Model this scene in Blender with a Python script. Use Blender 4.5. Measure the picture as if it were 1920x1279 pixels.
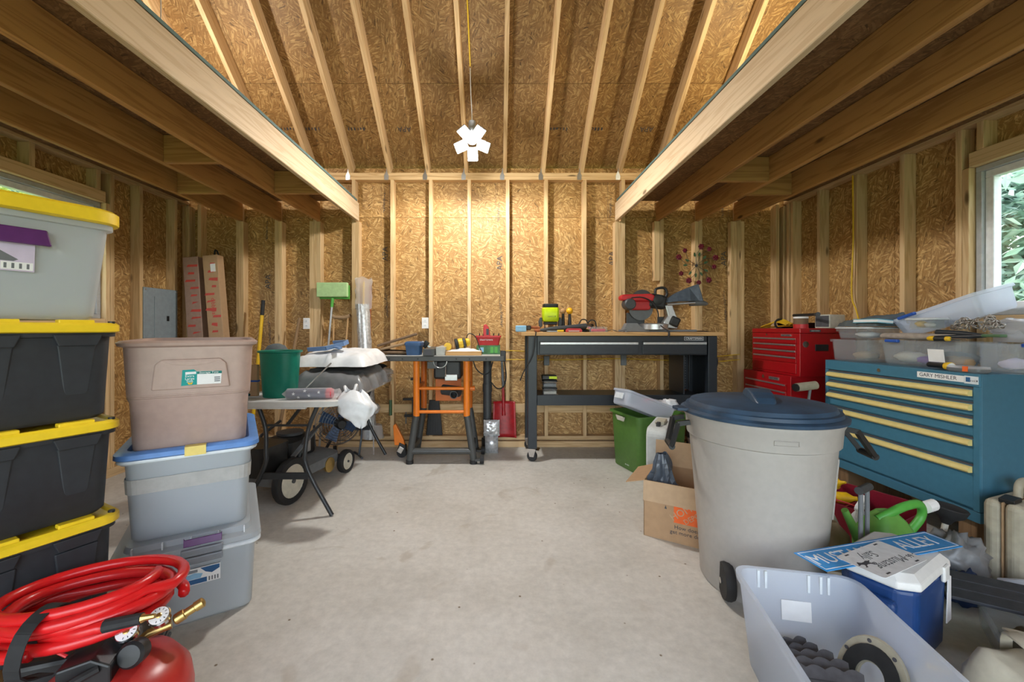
import bpy, math, random
from mathutils import Vector, Matrix, Euler, noise
for o in list(bpy.data.objects):
    bpy.data.objects.remove(o)
S = bpy.context.scene
COL = S.collection
R = math.radians
random.seed(7)

# ------------------------------------------------------------------ camera
cam_d = bpy.data.cameras.new('camera')
cam = bpy.data.objects.new('camera', cam_d)
COL.objects.link(cam)
cam.location = (0, 0, 1.2535)
cam.rotation_euler = (R(90), 0, 0)
cam_d.sensor_width = 36
cam_d.lens = 14.5875
cam_d.shift_x = 0.01458
cam_d.shift_y = -0.01276
cam_d.clip_start = 0.05
S.camera = cam

# ------------------------------------------------------------------ sky, sun, exposure
W = bpy.data.worlds.new('sky')
S.world = W
W.use_nodes = True
wn = W.node_tree
wn.nodes.clear()
sky = wn.nodes.new('ShaderNodeTexSky')
sky.sky_type = 'NISHITA'
sky.sun_disc = False
sky.sun_elevation = R(48)
sky.sun_rotation = R(0)
sky.air_density = 1.2
sky.dust_density = 3.0
hs = wn.nodes.new('ShaderNodeHueSaturation')
hs.inputs['Saturation'].default_value = 0.45
bg = wn.nodes.new('ShaderNodeBackground')
bg.inputs['Strength'].default_value = 1.0
wo = wn.nodes.new('ShaderNodeOutputWorld')
wn.links.new(sky.outputs[0], hs.inputs['Color'])
wn.links.new(hs.outputs[0], bg.inputs['Color'])
wn.links.new(bg.outputs[0], wo.inputs['Surface'])
sun_d = bpy.data.lights.new('sun', 'SUN')
sun_d.energy = 2.2
sun_d.angle = R(2)
sun_d.color = (1, .95, .86)
sun = bpy.data.objects.new('sun', sun_d)
COL.objects.link(sun)
sun.rotation_euler = (R(-42), 0, 0)          # from behind the back wall, high
vs = S.view_settings
vs.view_transform = 'Standard'
vs.look = 'None'
vs.exposure = 0.68
vs.gamma = 1.0
vs.use_curve_mapping = False
LAMP_MAIN, LAMP_LOFT_L, LAMP_LOFT_R = 26.0, 30.0, 30.0
LAMP_DOWN = 60.0

# ------------------------------------------------------------------ materials
MAT = {}

def nodes(name):
    m = bpy.data.materials.new(name)
    m.use_nodes = True
    nt = m.node_tree
    b = nt.nodes['Principled BSDF']
    MAT[name] = m
    return m, nt, b

def N(nt, typ, **kw):
    n = nt.nodes.new(typ)
    for k, v in kw.items():
        if k in n.inputs:
            n.inputs[k].default_value = v
        else:
            setattr(n, k, v)
    return n

def ramp(nt, stops):
    r = nt.nodes.new('ShaderNodeValToRGB')
    e = r.color_ramp.elements
    while len(e) < len(stops):
        e.new(0.5)
    for i, (p, c) in enumerate(stops):
        e[i].position = p
        e[i].color = (c[0], c[1], c[2], 1)
    return r

def mixrgb(nt, mode, fac, a, b):
    n = nt.nodes.new('ShaderNodeMix')
    n.data_type = 'RGBA'
    n.blend_type = mode
    for sock, v in ((n.inputs[0], fac), (n.inputs[6], a), (n.inputs[7], b)):
        if hasattr(v, 'links') or hasattr(v, 'is_linked'):
            nt.links.new(v, sock)
        elif isinstance(v, tuple):
            sock.default_value = (v[0], v[1], v[2], 1)
        else:
            sock.default_value = v
    return n.outputs[2]

def plain(name, col, rough=.5, metal=0.0, var=.08, scale=30, bump=0.0, spec=.5):
    """painted / moulded surface with a little mottling"""
    m, nt, b = nodes(name)
    tc = N(nt, 'ShaderNodeTexCoord')
    nz = N(nt, 'ShaderNodeTexNoise', Scale=scale, Detail=3.0)
    nt.links.new(tc.outputs['Object'], nz.inputs['Vector'])
    lo = tuple(max(0, c * (1 - var)) for c in col)
    hi = tuple(min(1, c * (1 + var)) for c in col)
    r = ramp(nt, [(.3, lo), (.7, hi)])
    nt.links.new(nz.outputs['Fac'], r.inputs[0])
    nt.links.new(r.outputs[0], b.inputs['Base Color'])
    b.inputs['Roughness'].default_value = rough
    b.inputs['Metallic'].default_value = metal
    b.inputs['Specular IOR Level'].default_value = spec
    if bump:
        bp = N(nt, 'ShaderNodeBump', Strength=bump, Distance=.004)
        nt.links.new(nz.outputs['Fac'], bp.inputs['Height'])
        nt.links.new(bp.outputs[0], b.inputs['Normal'])
    return m

def cloudy(name, col, clear, rough=.35):
    """milky translucent plastic"""
    m, nt, b = nodes(name)
    b.inputs['Base Color'].default_value = (*col, 1)
    b.inputs['Roughness'].default_value = rough
    tr = N(nt, 'ShaderNodeBsdfTranslucent')
    tr.inputs['Color'].default_value = (*col, 1)
    tp = N(nt, 'ShaderNodeBsdfTransparent')
    m1 = nt.nodes.new('ShaderNodeMixShader')
    m2 = nt.nodes.new('ShaderNodeMixShader')
    m1.inputs[0].default_value = .35
    m2.inputs[0].default_value = clear
    nt.links.new(b.outputs[0], m1.inputs[1])
    nt.links.new(tr.outputs[0], m1.inputs[2])
    nt.links.new(m1.outputs[0], m2.inputs[1])
    nt.links.new(tp.outputs[0], m2.inputs[2])
    nt.links.new(m2.outputs[0], nt.nodes['Material Output'].inputs['Surface'])
    return m

def wood(name, axis, light, dark, tint=.12, knots=True):
    """sawn softwood, grain running along one axis of the piece"""
    m, nt, b = nodes(name)
    tc = N(nt, 'ShaderNodeTexCoord')
    oi = N(nt, 'ShaderNodeObjectInfo')
    off = N(nt, 'ShaderNodeVectorMath', operation='MULTIPLY_ADD')
    nt.links.new(oi.outputs['Random'], off.inputs[0])
    off.inputs[1].default_value = (17.3, 31.7, 23.1)
    nt.links.new(tc.outputs['Object'], off.inputs[2])
    mp = N(nt, 'ShaderNodeMapping')
    sc = [14.0, 14.0, 14.0]
    sc[axis] = .9
    mp.inputs['Scale'].default_value = sc
    nt.links.new(off.outputs[0], mp.inputs['Vector'])
    nz = N(nt, 'ShaderNodeTexNoise', Scale=1.3, Detail=3.0, Distortion=.6)
    nt.links.new(mp.outputs[0], nz.inputs['Vector'])
    mu = N(nt, 'ShaderNodeMath', operation='MULTIPLY')
    mu.inputs[1].default_value = 26
    nt.links.new(nz.outputs['Fac'], mu.inputs[0])
    sn = N(nt, 'ShaderNodeMath', operation='SINE')
    nt.links.new(mu.outputs[0], sn.inputs[0])
    r = ramp(nt, [(.0, dark), (.55, light), (1, tuple(c * 1.06 for c in light))])
    mr = N(nt, 'ShaderNodeMapRange')
    mr.inputs['From Min'].default_value = -1.6
    nt.links.new(sn.outputs[0], mr.inputs['Value'])
    nt.links.new(mr.outputs[0], r.inputs[0])
    col = r.outputs[0]
    mr2 = N(nt, 'ShaderNodeMapRange')
    mr2.inputs['To Min'].default_value = 1 - tint
    mr2.inputs['To Max'].default_value = 1 + tint
    nt.links.new(oi.outputs['Random'], mr2.inputs['Value'])
    cv = N(nt, 'ShaderNodeCombineColor')
    for i in range(3):
        nt.links.new(mr2.outputs[0], cv.inputs[i])
    col = mixrgb(nt, 'MULTIPLY', 1.0, col, cv.outputs[0])
    if knots:
        mk = N(nt, 'ShaderNodeMapping')
        sk = [7.0, 7.0, 7.0]
        sk[axis] = 2.3
        mk.inputs['Scale'].default_value = sk
        nt.links.new(off.outputs[0], mk.inputs['Vector'])
        vo = N(nt, 'ShaderNodeTexVoronoi', Scale=.75)
        nt.links.new(mk.outputs[0], vo.inputs['Vector'])
        kr = ramp(nt, [(.06, (1, 1, 1)), (.11, (0, 0, 0))])
        nt.links.new(vo.outputs['Distance'], kr.inputs[0])
        col = mixrgb(nt, 'MIX', kr.outputs[0], col, tuple(c * .38 for c in dark))
    nt.links.new(col, b.inputs['Base Color'])
    b.inputs['Roughness'].default_value = .72
    return m

def osb(name, plane, base, bright):
    """oriented strand board: flakes lying at random angles in one plane"""
    m, nt, b = nodes(name)
    tc = N(nt, 'ShaderNodeTexCoord')
    oi = N(nt, 'ShaderNodeObjectInfo')
    off = N(nt, 'ShaderNodeVectorMath', operation='MULTIPLY_ADD')
    nt.links.new(oi.outputs['Random'], off.inputs[0])
    off.inputs[1].default_value = (13.0, 29.0, 41.0)
    nt.links.new(tc.outputs['Object'], off.inputs[2])
    wob = N(nt, 'ShaderNodeTexNoise', Scale=7.0, Detail=2.0)
    nt.links.new(off.outputs[0], wob.inputs['Vector'])
    wv = N(nt, 'ShaderNodeVectorMath', operation='MULTIPLY_ADD')
    nt.links.new(wob.outputs['Color'], wv.inputs[0])
    wv.inputs[1].default_value = (.05, .05, .05)
    nt.links.new(off.outputs[0], wv.inputs[2])
    sel = N(nt, 'ShaderNodeTexNoise', Scale=9.0, Detail=1.0)
    nt.links.new(off.outputs[0], sel.inputs['Vector'])
    outs = []
    for k, ang in enumerate((18, 75, -38)):
        mp = N(nt, 'ShaderNodeMapping')
        rot = [0, 0, 0]
        rot[plane] = R(ang)
        # turn first, then squeeze: two mappings
        mp.inputs['Rotation'].default_value = rot
        nt.links.new(wv.outputs[0], mp.inputs['Vector'])
        mq = N(nt, 'ShaderNodeMapping')
        sc = [118.0, 118.0, 118.0]
        sc[(plane + 1) % 3] = 25.0
        sc[plane] = .5
        mq.inputs['Scale'].default_value = sc
        nt.links.new(mp.outputs[0], mq.inputs['Vector'])
        vo = N(nt, 'ShaderNodeTexVoronoi', Scale=1.0)
        nt.links.new(mq.outputs[0], vo.inputs['Vector'])
        sp = N(nt, 'ShaderNodeSeparateColor')
        nt.links.new(vo.outputs['Color'], sp.inputs[0])
        outs.append((sp, vo))
    def pick(a, bsock, lo, hi):
        mr = N(nt, 'ShaderNodeMapRange')
        mr.inputs['From Min'].default_value = lo
        mr.inputs['From Max'].default_value = hi
        nt.links.new(sel.outputs['Fac'], mr.inputs['Value'])
        mx = N(nt, 'ShaderNodeMix')
        nt.links.new(mr.outputs[0], mx.inputs[0])
        nt.links.new(a, mx.inputs[2])
        nt.links.new(bsock, mx.inputs[3])
        return mx.outputs[0]
    v = pick(outs[0][0].outputs[0], outs[1][0].outputs[1], .40, .45)
    v = pick(v, outs[2][0].outputs[2], .56, .60)
    r = ramp(nt, [(.0, tuple(c * .42 for c in base)), (.07, tuple(c * .82 for c in base)),
                  (.55, base), (.9, bright), (1, tuple(min(1, c * 1.15) for c in bright))])
    nt.links.new(v, r.inputs[0])
    big = N(nt, 'ShaderNodeTexNoise', Scale=2.2, Detail=2.0)
    nt.links.new(off.outputs[0], big.inputs['Vector'])
    br = ramp(nt, [(.3, (.82, .80, .76)), (.7, (1.08, 1.06, 1.02))])
    nt.links.new(big.outputs['Fac'], br.inputs[0])
    col = mixrgb(nt, 'MULTIPLY', 1.0, r.outputs[0], br.outputs[0])
    fine = N(nt, 'ShaderNodeTexNoise', Scale=95.0, Detail=4.0, Roughness=.7)
    nt.links.new(off.outputs[0], fine.inputs['Vector'])
    fr = ramp(nt, [(.25, (.62, .58, .52)), (.5, (1, 1, 1)), (.75, (1.22, 1.22, 1.2))])
    nt.links.new(fine.outputs['Fac'], fr.inputs[0])
    col = mixrgb(nt, 'MULTIPLY', .75, col, fr.outputs[0])
    spk = N(nt, 'ShaderNodeTexNoise', Scale=34.0, Detail=2.0)
    nt.links.new(off.outputs[0], spk.inputs['Vector'])
    kr = ramp(nt, [(.68, (0, 0, 0)), (.76, (1, 1, 1))])
    nt.links.new(spk.outputs['Fac'], kr.inputs[0])
    km = N(nt, 'ShaderNodeMath', operation='MULTIPLY')
    km.inputs[1].default_value = .6
    nt.links.new(kr.outputs[0], km.inputs[0])
    col = mixrgb(nt, 'MIX', km.outputs[0], col, tuple(c * .3 for c in base))
    nt.links.new(col, b.inputs['Base Color'])
    b.inputs['Roughness'].default_value = .6
    bp = N(nt, 'ShaderNodeBump', Strength=.25, Distance=.003)
    nt.links.new(v, bp.inputs['Height'])
    nt.links.new(bp.outputs[0], b.inputs['Normal'])
    return m

def concrete(name):
    m, nt, b = nodes(name)
    tc = N(nt, 'ShaderNodeTexCoord')
    n1 = N(nt, 'ShaderNodeTexNoise', Scale=1.1, Detail=6.0, Roughness=.65)
    n2 = N(nt, 'ShaderNodeTexNoise', Scale=24.0, Detail=6.0, Roughness=.7)
    n3 = N(nt, 'ShaderNodeTexNoise', Scale=2.6, Detail=4.0, Distortion=1.0)
    vo = N(nt, 'ShaderNodeTexVoronoi', Scale=8.0)
    for n in (n1, n2, n3, vo):
        nt.links.new(tc.outputs['Object'], n.inputs['Vector'])
    r1 = ramp(nt, [(.3, (.50, .475, .42)), (.5, (.62, .595, .54)), (.72, (.70, .68, .63))])
    nt.links.new(n1.outputs['Fac'], r1.inputs[0])
    r2 = ramp(nt, [(.3, (.86, .86, .86)), (.7, (1.08, 1.08, 1.08))])
    nt.links.new(n2.outputs['Fac'], r2.inputs[0])
    c = mixrgb(nt, 'MULTIPLY', 1.0, r1.outputs[0], r2.outputs[0])
    r3 = ramp(nt, [(.62, (0, 0, 0)), (.68, (1, 1, 1))])          # brown stains with edges of their own
    nt.links.new(n3.outputs['Fac'], r3.inputs[0])
    mm = N(nt, 'ShaderNodeMath', operation='MULTIPLY')
    mm.inputs[1].default_value = .40
    nt.links.new(r3.outputs[0], mm.inputs[0])
    c = mixrgb(nt, 'MIX', mm.outputs[0], c, (.36, .30, .22))
    r4 = ramp(nt, [(.03, (1, 1, 1)), (.06, (0, 0, 0))])         # small dark specks
    nt.links.new(vo.outputs['Distance'], r4.inputs[0])
    c = mixrgb(nt, 'MIX', r4.outputs[0], c, (.16, .11, .06))
    nt.links.new(c, b.inputs['Base Color'])
    b.inputs['Roughness'].default_value = .62
    bp = N(nt, 'ShaderNodeBump', Strength=.12, Distance=.004)
    nt.links.new(n2.outputs['Fac'], bp.inputs['Height'])
    nt.links.new(bp.outputs[0], b.inputs['Normal'])
    return m

def emit(name, col, strength):
    m, nt, b = nodes(name)
    b.inputs['Base Color'].default_value = (*col, 1)
    b.inputs['Emission Color'].default_value = (*col, 1)
    b.inputs['Emission Strength'].default_value = strength
    return m

def glass(name):
    m, nt, b = nodes(name)
    g = N(nt, 'ShaderNodeBsdfGlossy')
    g.inputs['Roughness'].default_value = .03
    t = N(nt, 'ShaderNodeBsdfTransparent')
    t.inputs['Color'].default_value = (.95, .97, .97, 1)
    mx = nt.nodes.new('ShaderNodeMixShader')
    mx.inputs[0].default_value = .06
    nt.links.new(t.outputs[0], mx.inputs[1])
    nt.links.new(g.outputs[0], mx.inputs[2])
    nt.links.new(mx.outputs[0], nt.nodes['Material Output'].inputs['Surface'])
    return m

def leafmat(name, c1, c2):
    m, nt, b = nodes(name)
    tc = N(nt, 'ShaderNodeTexCoord')
    nz = N(nt, 'ShaderNodeTexNoise', Scale=3.0, Detail=2.0)
    nt.links.new(tc.outputs['Object'], nz.inputs['Vector'])
    r = ramp(nt, [(.35, c1), (.65, c2)])
    nt.links.new(nz.outputs['Fac'], r.inputs[0])
    nt.links.new(r.outputs[0], b.inputs['Base Color'])
    b.inputs['Roughness'].default_value = .45
    tr = N(nt, 'ShaderNodeBsdfTranslucent')
    nt.links.new(r.outputs[0], tr.inputs['Color'])
    mx = nt.nodes.new('ShaderNodeMixShader')
    mx.inputs[0].default_value = .4
    nt.links.new(b.outputs[0], mx.inputs[1])
    nt.links.new(tr.outputs[0], mx.inputs[2])
    nt.links.new(mx.outputs[0], nt.nodes['Material Output'].inputs['Surface'])
    return m

L_WOOD, D_WOOD = (.66, .46, .245), (.50, .30, .125)
for ax, nm in enumerate('xyz'):
    wood('stud_' + nm, ax, L_WOOD, D_WOOD)
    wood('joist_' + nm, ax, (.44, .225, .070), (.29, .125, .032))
wood('header_y', 1, (.63, .48, .31), (.52, .35, .19))
wood('bench_wood', 0, (.55, .32, .13), (.40, .21, .07), knots=False)
wood('tool_wood', 2, (.50, .30, .13), (.34, .18, .07), knots=False)
wood('old_wood', 2, (.26, .16, .08), (.16, .09, .045), knots=False)
osb('osb_wall_x', 0, (.43, .24, .080), (.64, .43, .19))
osb('osb_wall_y', 1, (.43, .24, .080), (.64, .43, .19))
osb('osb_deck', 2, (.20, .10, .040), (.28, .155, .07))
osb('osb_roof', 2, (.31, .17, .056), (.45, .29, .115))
concrete('concrete')
plain('seam_green', (.10, .17, .16), .7)
plain('steel_clip', (.62, .64, .66), .35, .9)
plain('vinyl_white', (.80, .82, .84), .4)
plain('vinyl_grey', (.40, .41, .42), .5)
glass('pane_glass')
plain('yellow_lid', (.86, .60, .02), .38, var=.05)
plain('tote_black', (.020, .023, .028), .55, var=.15, bump=.05)
plain('tote_tan', (.46, .335, .29), .42, var=.05)
plain('tote_green', (.085, .20, .035), .45)
plain('lid_blue', (.11, .26, .62), .4)
plain('tape_yellow', (.78, .62, .18), .6)
plain('tape_grey', (.40, .40, .39), .5)
cloudy('clear_tote', (.66, .71, .75), .32)
cloudy('clear_bin', (.74, .80, .90), .46)
cloudy('clear_tub', (.60, .66, .70), .78)
plain('clear_rim', (.68, .73, .76), .35)
plain('purple', (.10, .02, .13), .4)
plain('latch_grey', (.21, .23, .26), .4)
plain('slat_grey', (.095, .095, .105), .5, var=.25)
plain('paper_white', (.82, .82, .82), .6, var=.03)
plain('paper_lilac', (.60, .52, .66), .6, var=.05)
plain('print_purple', (.16, .05, .34), .6)
plain('print_dark', (.06, .06, .07), .6)
plain('print_blue', (.02, .10, .25), .6)
plain('print_sky', (.25, .48, .68), .6)
plain('print_teal', (.0, .30, .28), .6)
plain('print_darkteal', (.0, .16, .14), .6)
plain('print_red', (.55, .06, .04), .6)
plain('print_orange', (.85, .14, .02), .6)
plain('hose_red', (.62, .012, .014), .3, var=.05)
plain('tank_red', (.42, .025, .02), .32, var=.2, scale=8)
plain('chest_red', (.36, .006, .010), .3, var=.06)
plain('tool_red', (.50, .02, .025), .4)
plain('shovel_red', (.36, .01, .015), .35, var=.2)
plain('maroon', (.20, .008, .022), .4)
plain('black_plastic', (.012, .0125, .0135), .45, var=.2)
plain('black_rubber', (.015, .015, .016), .7, var=.25)
plain('dark_grey', (.045, .048, .052), .5)
plain('charcoal_steel', (.016, .021, .028), .38, var=.1)
plain('mid_grey', (.15, .16, .17), .5)
plain('aluminium', (.55, .56, .57), .35, .85)
plain('chrome', (.72, .72, .73), .15, 1.0)
plain('brass', (.50, .34, .12), .35, .9)
plain('table_white', (.62, .62, .60), .45, var=.04)
plain('leg_grey', (.045, .048, .052), .35, .4)
plain('bin_green', (.0, .17, .115), .4, var=.06)
plain('bag_white', (.78, .80, .82), .4, var=.05)
plain('bag_grey', (.16, .165, .17), .35, var=.35, scale=9)
plain('bag_dark', (.075, .095, .125), .3, var=.2)
cloudy('film_clear', (.80, .80, .82), .62, .2)
plain('foil', (.62, .63, .64), .3, .5, var=.3, scale=40)
plain('dustpan_blue', (.14, .24, .44), .45)
plain('dust_grey', (.38, .36, .33), .8)
plain('flag_navy', (.035, .045, .12), .6)
plain('flag_red', (.62, .05, .08), .6)
plain('mop_green', (.42, .62, .30), .8, bump=.3)
plain('vivid_green', (.08, .36, .05), .45)
plain('can_green', (.12, .33, .06), .45)
plain('handle_yellow', (.75, .46, .01), .4)
plain('orange', (.78, .20, .012), .38, var=.05)
plain('orange_dark', (.60, .14, .012), .4)
plain('saw_grey', (.060, .062, .060), .45)
plain('saw_top', (.42, .42, .39), .45, var=.1)
plain('cloth_brown', (.17, .105, .06), .8)
plain('leather_tan', (.34, .22, .12), .7)
plain('box_blue', (.03, .085, .20), .45)
plain('sander_yellow', (.72, .45, .02), .45)
plain('dust_white', (.70, .70, .68), .9, var=.1, bump=.5)
plain('card_green', (.05, .16, .06), .6, var=.4, scale=14)
plain('lime', (.52, .68, .0), .4)
plain('ball_orange', (.85, .42, .01), .4)
plain('cardboard', (.44, .28, .155), .8, var=.05)
plain('cardboard_light', (.52, .36, .22), .8, var=.05)
plain('cardboard_print', (.34, .22, .17), .8)
plain('can_beige', (.40, .375, .345), .45, var=.04, bump=.03)
plain('lid_navy', (.022, .055, .105), .5, var=.45, scale=7)
plain('cabinet_blue', (.050, .175, .265), .42, var=.05)
plain('cabinet_side', (.045, .15, .225), .45, var=.05)
plain('handle_cream', (.72, .58, .22), .4, var=.05)
plain('cooler_blue', (.012, .048, .17), .32, var=.1)
plain('cooler_white', (.72, .72, .70), .45, var=.04)
plain('sign_blue', (.03, .28, .68), .4)
plain('sign_white', (.82, .83, .84), .4)
plain('case_beige', (.36, .33, .25), .55, var=.1)
plain('fan_white', (.62, .66, .66), .45)
plain('fan_beige', (.52, .50, .40), .5)
plain('breaker_grey', (.25, .30, .33), .42)
plain('denim', (.025, .05, .13), .85, bump=.3)
plain('canvas', (.50, .46, .36), .85, bump=.2)
plain('plank_black', (.040, .043, .052), .6, var=.25)
plain('rust', (.30, .09, .03), .8, var=.4)
plain('handle_blue', (.02, .09, .42), .4)
plain('book_teal', (.12, .36, .46), .5)
plain('cloth_dark', (.085, .10, .105), .85, bump=.3)
plain('mat_grey', (.34, .29, .25), .9, bump=.5, var=.2)
plain('chain_steel', (.42, .38, .34), .4, .8)
plain('cord_yellow', (.72, .46, .02), .5)
plain('cream', (.55, .53, .45), .5)
plain('wheel_cream', (.58, .54, .44), .55, var=.1)
plain('fan_wire', (.10, .12, .15), .3, .7)
plain('deep_blue', (.02, .06, .16), .4)
plain('soil_grass', (.08, .14, .03), .9, var=.5, scale=3)
plain('fence_wood', (.10, .10, .10), .85, var=.2)
plain('berry', (.16, .01, .03), .25, var=.5, scale=60)
plain('leaf_metal', (.05, .12, .05), .4)
plain('glove_teal', (.0, .16, .22), .8, bump=.3)
plain('bulb_grey', (.30, .31, .33), .5)
plain('shingle_roof', (.10, .095, .09), .9)
leafmat('leaf_cool', (.14, .26, .19), (.34, .46, .38))
leafmat('leaf_warm', (.22, .34, .06), (.50, .58, .16))
plain('bark', (.16, .11, .07), .9, bump=.4)
emit('led_white', (1, .99, .96), 30)
emit('led_warm', (1, .85, .55), 12)

# ------------------------------------------------------------------ mesh building helpers
class MB:
    """collects verts/faces, then links them as ONE mesh object"""
    def __init__(s):
        s.v, s.f = [], []
    def add(s, vs_, fs):
        o = len(s.v)
        s.v += [tuple(p) for p in vs_]
        s.f += [tuple(i + o for i in q) for q in fs]
        return s
    def box(s, x0, x1, y0, y1, z0, z1, M=None):
        vs_ = [(x, y, z) for z in (z0, z1) for y in (y0, y1) for x in (x0, x1)]
        if M is not None:
            vs_ = [M @ Vector(p) for p in vs_]
        return s.add(vs_, [(0, 2, 3, 1), (4, 5, 7, 6), (0, 1, 5, 4), (2, 6, 7, 3), (0, 4, 6, 2), (1, 3, 7, 5)])
    def cbox(s, c, d, rot=(0, 0, 0)):
        M = Matrix.Translation(c) @ Euler(rot).to_matrix().to_4x4()
        return s.box(-d[0] / 2, d[0] / 2, -d[1] / 2, d[1] / 2, -d[2] / 2, d[2] / 2, M)
    def bar(s, p0, p1, w, h, up=(0, 0, 1)):
        """rectangular bar from p0 to p1"""
        p0, p1 = Vector(p0), Vector(p1)
        d = (p1 - p0).normalized()
        u = Vector(up)
        if abs(d.dot(u)) > .98:
            u = Vector((0, 1, 0))
        a = d.cross(u).normalized() * w / 2
        b_ = a.cross(d).normalized() * h / 2
        vs_ = [p + sa * a + sb * b_ for p in (p0, p1) for sa, sb in ((-1, -1), (1, -1), (1, 1), (-1, 1))]
        return s.add(vs_, [(3, 2, 1, 0), (4, 5, 6, 7), (0, 1, 5, 4), (1, 2, 6, 5), (2, 3, 7, 6), (3, 0, 4, 7)])
    def loft(s, rings, cap0=True, cap1=True, closed=True):
        n = len(rings[0])
        o = len(s.v)
        for r_ in rings:
            s.v += [tuple(p) for p in r_]
        m = n if closed else n - 1
        for k in range(len(rings) - 1):
            for i in range(m):
                j = (i + 1) % n
                s.f.append((o + k * n + i, o + k * n + j, o + (k + 1) * n + j, o + (k + 1) * n + i))
        if cap0:
            s.f.append(tuple(o + i for i in reversed(range(n))))
        if cap1:
            s.f.append(tuple(o + (len(rings) - 1) * n + i for i in range(n)))
        return s
    def tube(s, path, r, n=8, cap=True):
        P = [Vector(p) for p in path]
        rr = r if isinstance(r, (list, tuple)) else [r] * len(P)
        rings = []
        prev = None
        for i, p in enumerate(P):
            t = (P[min(i + 1, len(P) - 1)] - P[max(i - 1, 0)])
            if t.length < 1e-9:
                t = Vector((0, 0, 1))
            t.normalize()
            if prev is None:
                a = t.orthogonal().normalized()
            else:
                a = (prev - t * prev.dot(t))
                a = a.normalized() if a.length > 1e-6 else t.orthogonal().normalized()
            prev = a
            b_ = t.cross(a)
            rings.append([p + (a * math.cos(q) + b_ * math.sin(q)) * rr[i]
                          for q in [2 * math.pi * k / n for k in range(n)]])
        return s.loft(rings, cap, cap)
    def cyl(s, p0, p1, r0, r1=None, n=16):
        return s.tube([p0, p1], [r0, r0 if r1 is None else r1], n)
    def lathe(s, prof, n=24, c=(0, 0, 0), axis='z', cap0=True, cap1=True, sx=1, sy=1):
        rings = []
        for (r_, z) in prof:
            ring = []
            for k in range(n):
                q = 2 * math.pi * k / n
                p = (r_ * math.cos(q) * sx, r_ * math.sin(q) * sy, z)
                if axis == 'x':
                    p = (p[2], p[0], p[1])
                elif axis == 'y':
                    p = (p[0], -p[2], p[1])
                ring.append((p[0] + c[0], p[1] + c[1], p[2] + c[2]))
            rings.append(ring)
        return s.loft(rings, cap0, cap1)
    def prism(s, poly, h0, h1, M=None):
        """polygon in local xy, extruded along z"""
        rings = [[(x, y, h) for (x, y) in poly] for h in (h0, h1)]
        if M is not None:
            rings = [[M @ Vector(p) for p in r_] for r_ in rings]
        return s.loft(rings)
    def grid(s, fn, nu, nv):
        o = len(s.v)
        for j in range(nv + 1):
            for i in range(nu + 1):
                s.v.append(tuple(fn(i / nu, j / nv)))
        for j in range(nv):
            for i in range(nu):
                a = o + j * (nu + 1) + i
                s.f.append((a, a + 1, a + nu + 2, a + nu + 1))
        return s
    def lump(s, c, rad, seed=0, amp=.25, freq=3.0, nu=22, nv=14, floor=None, sharp=1.0):
        """crumpled closed blob (bags, cloth)"""
        rings = []
        for j in range(1, nv):
            ph = math.pi * j / nv
            ring = []
            for i in range(nu):
                th = 2 * math.pi * i / nu
                d = Vector((math.sin(ph) * math.cos(th), math.sin(ph) * math.sin(th), -math.cos(ph)))
                k = 1 + amp * (noise.noise(d * freq + Vector((seed * 7.3, seed * 3.1, 0))) * 1.3
                               + .5 * abs(noise.noise(d * freq * 2.7 + Vector((seed, 5, seed * 2)))) * sharp)
                p = Vector((c[0] + d.x * rad[0] * k, c[1] + d.y * rad[1] * k, c[2] + d.z * rad[2] * k))
                if floor is not None and p.z < floor:
                    p.z = floor
                ring.append(p)
            rings.append(ring)
        return s.loft(rings)
    def obj(s, name, mat, parent=None, smooth=False, bevel=0, seg=2, loc=None, rot=None, thick=0):
        me = bpy.data.meshes.new(name)
        me.from_pydata(s.v, [], s.f)
        me.validate()
        me.materials.append(MAT[mat] if isinstance(mat, str) else mat)
        o = bpy.data.objects.new(name, me)
        COL.objects.link(o)
        if smooth:
            for p in me.polygons:
                p.use_smooth = True
            if smooth != 'all':
                try:
                    me.set_sharp_from_angle(angle=R(40))
                except Exception:
                    pass
        if thick:
            md = o.modifiers.new('thickness', 'SOLIDIFY')
            md.thickness = thick
            md.offset = 0
        if bevel:
            md = o.modifiers.new('rounding', 'BEVEL')
            md.width = bevel
            md.segments = seg
            md.limit_method = 'ANGLE'
            md.angle_limit = R(40)
        if loc is not None:
            o.location = loc
        if rot is not None:
            o.rotation_euler = rot
        if parent is not None:
            o.parent = parent
        return o

def tag(o, label, cat, group=None):
    o['label'] = label
    o['category'] = cat
    if group:
        o['group'] = group
    return o

def struct(o):
    o['kind'] = 'structure'
    return o

def thing(name, label, cat, loc=(0, 0, 0), rz=0, group=None, rot=None):
    o = bpy.data.objects.new(name, None)
    o.empty_display_size = .05
    COL.objects.link(o)
    o.location = loc
    o.rotation_euler = rot if rot is not None else (0, 0, R(rz))
    return tag(o, label, cat, group)

def copy_tree(o, parent=None):
    c = o.copy()
    COL.objects.link(c)
    c.parent = parent
    for ch in list(o.children):
        copy_tree(ch, c)
    return c

def rr(hx, hy, r, z, k=4, cx=0, cy=0):
    """rounded rectangle ring"""
    pts = []
    for (sx, sy, a0) in ((1, 1, 0), (-1, 1, 90), (-1, -1, 180), (1, -1, 270)):
        for i in range(k + 1):
            a = R(a0 + 90 * i / k)
            pts.append((cx + sx * (hx - r) + r * math.cos(a), cy + sy * (hy - r) + r * math.sin(a), z))
    return pts

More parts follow.
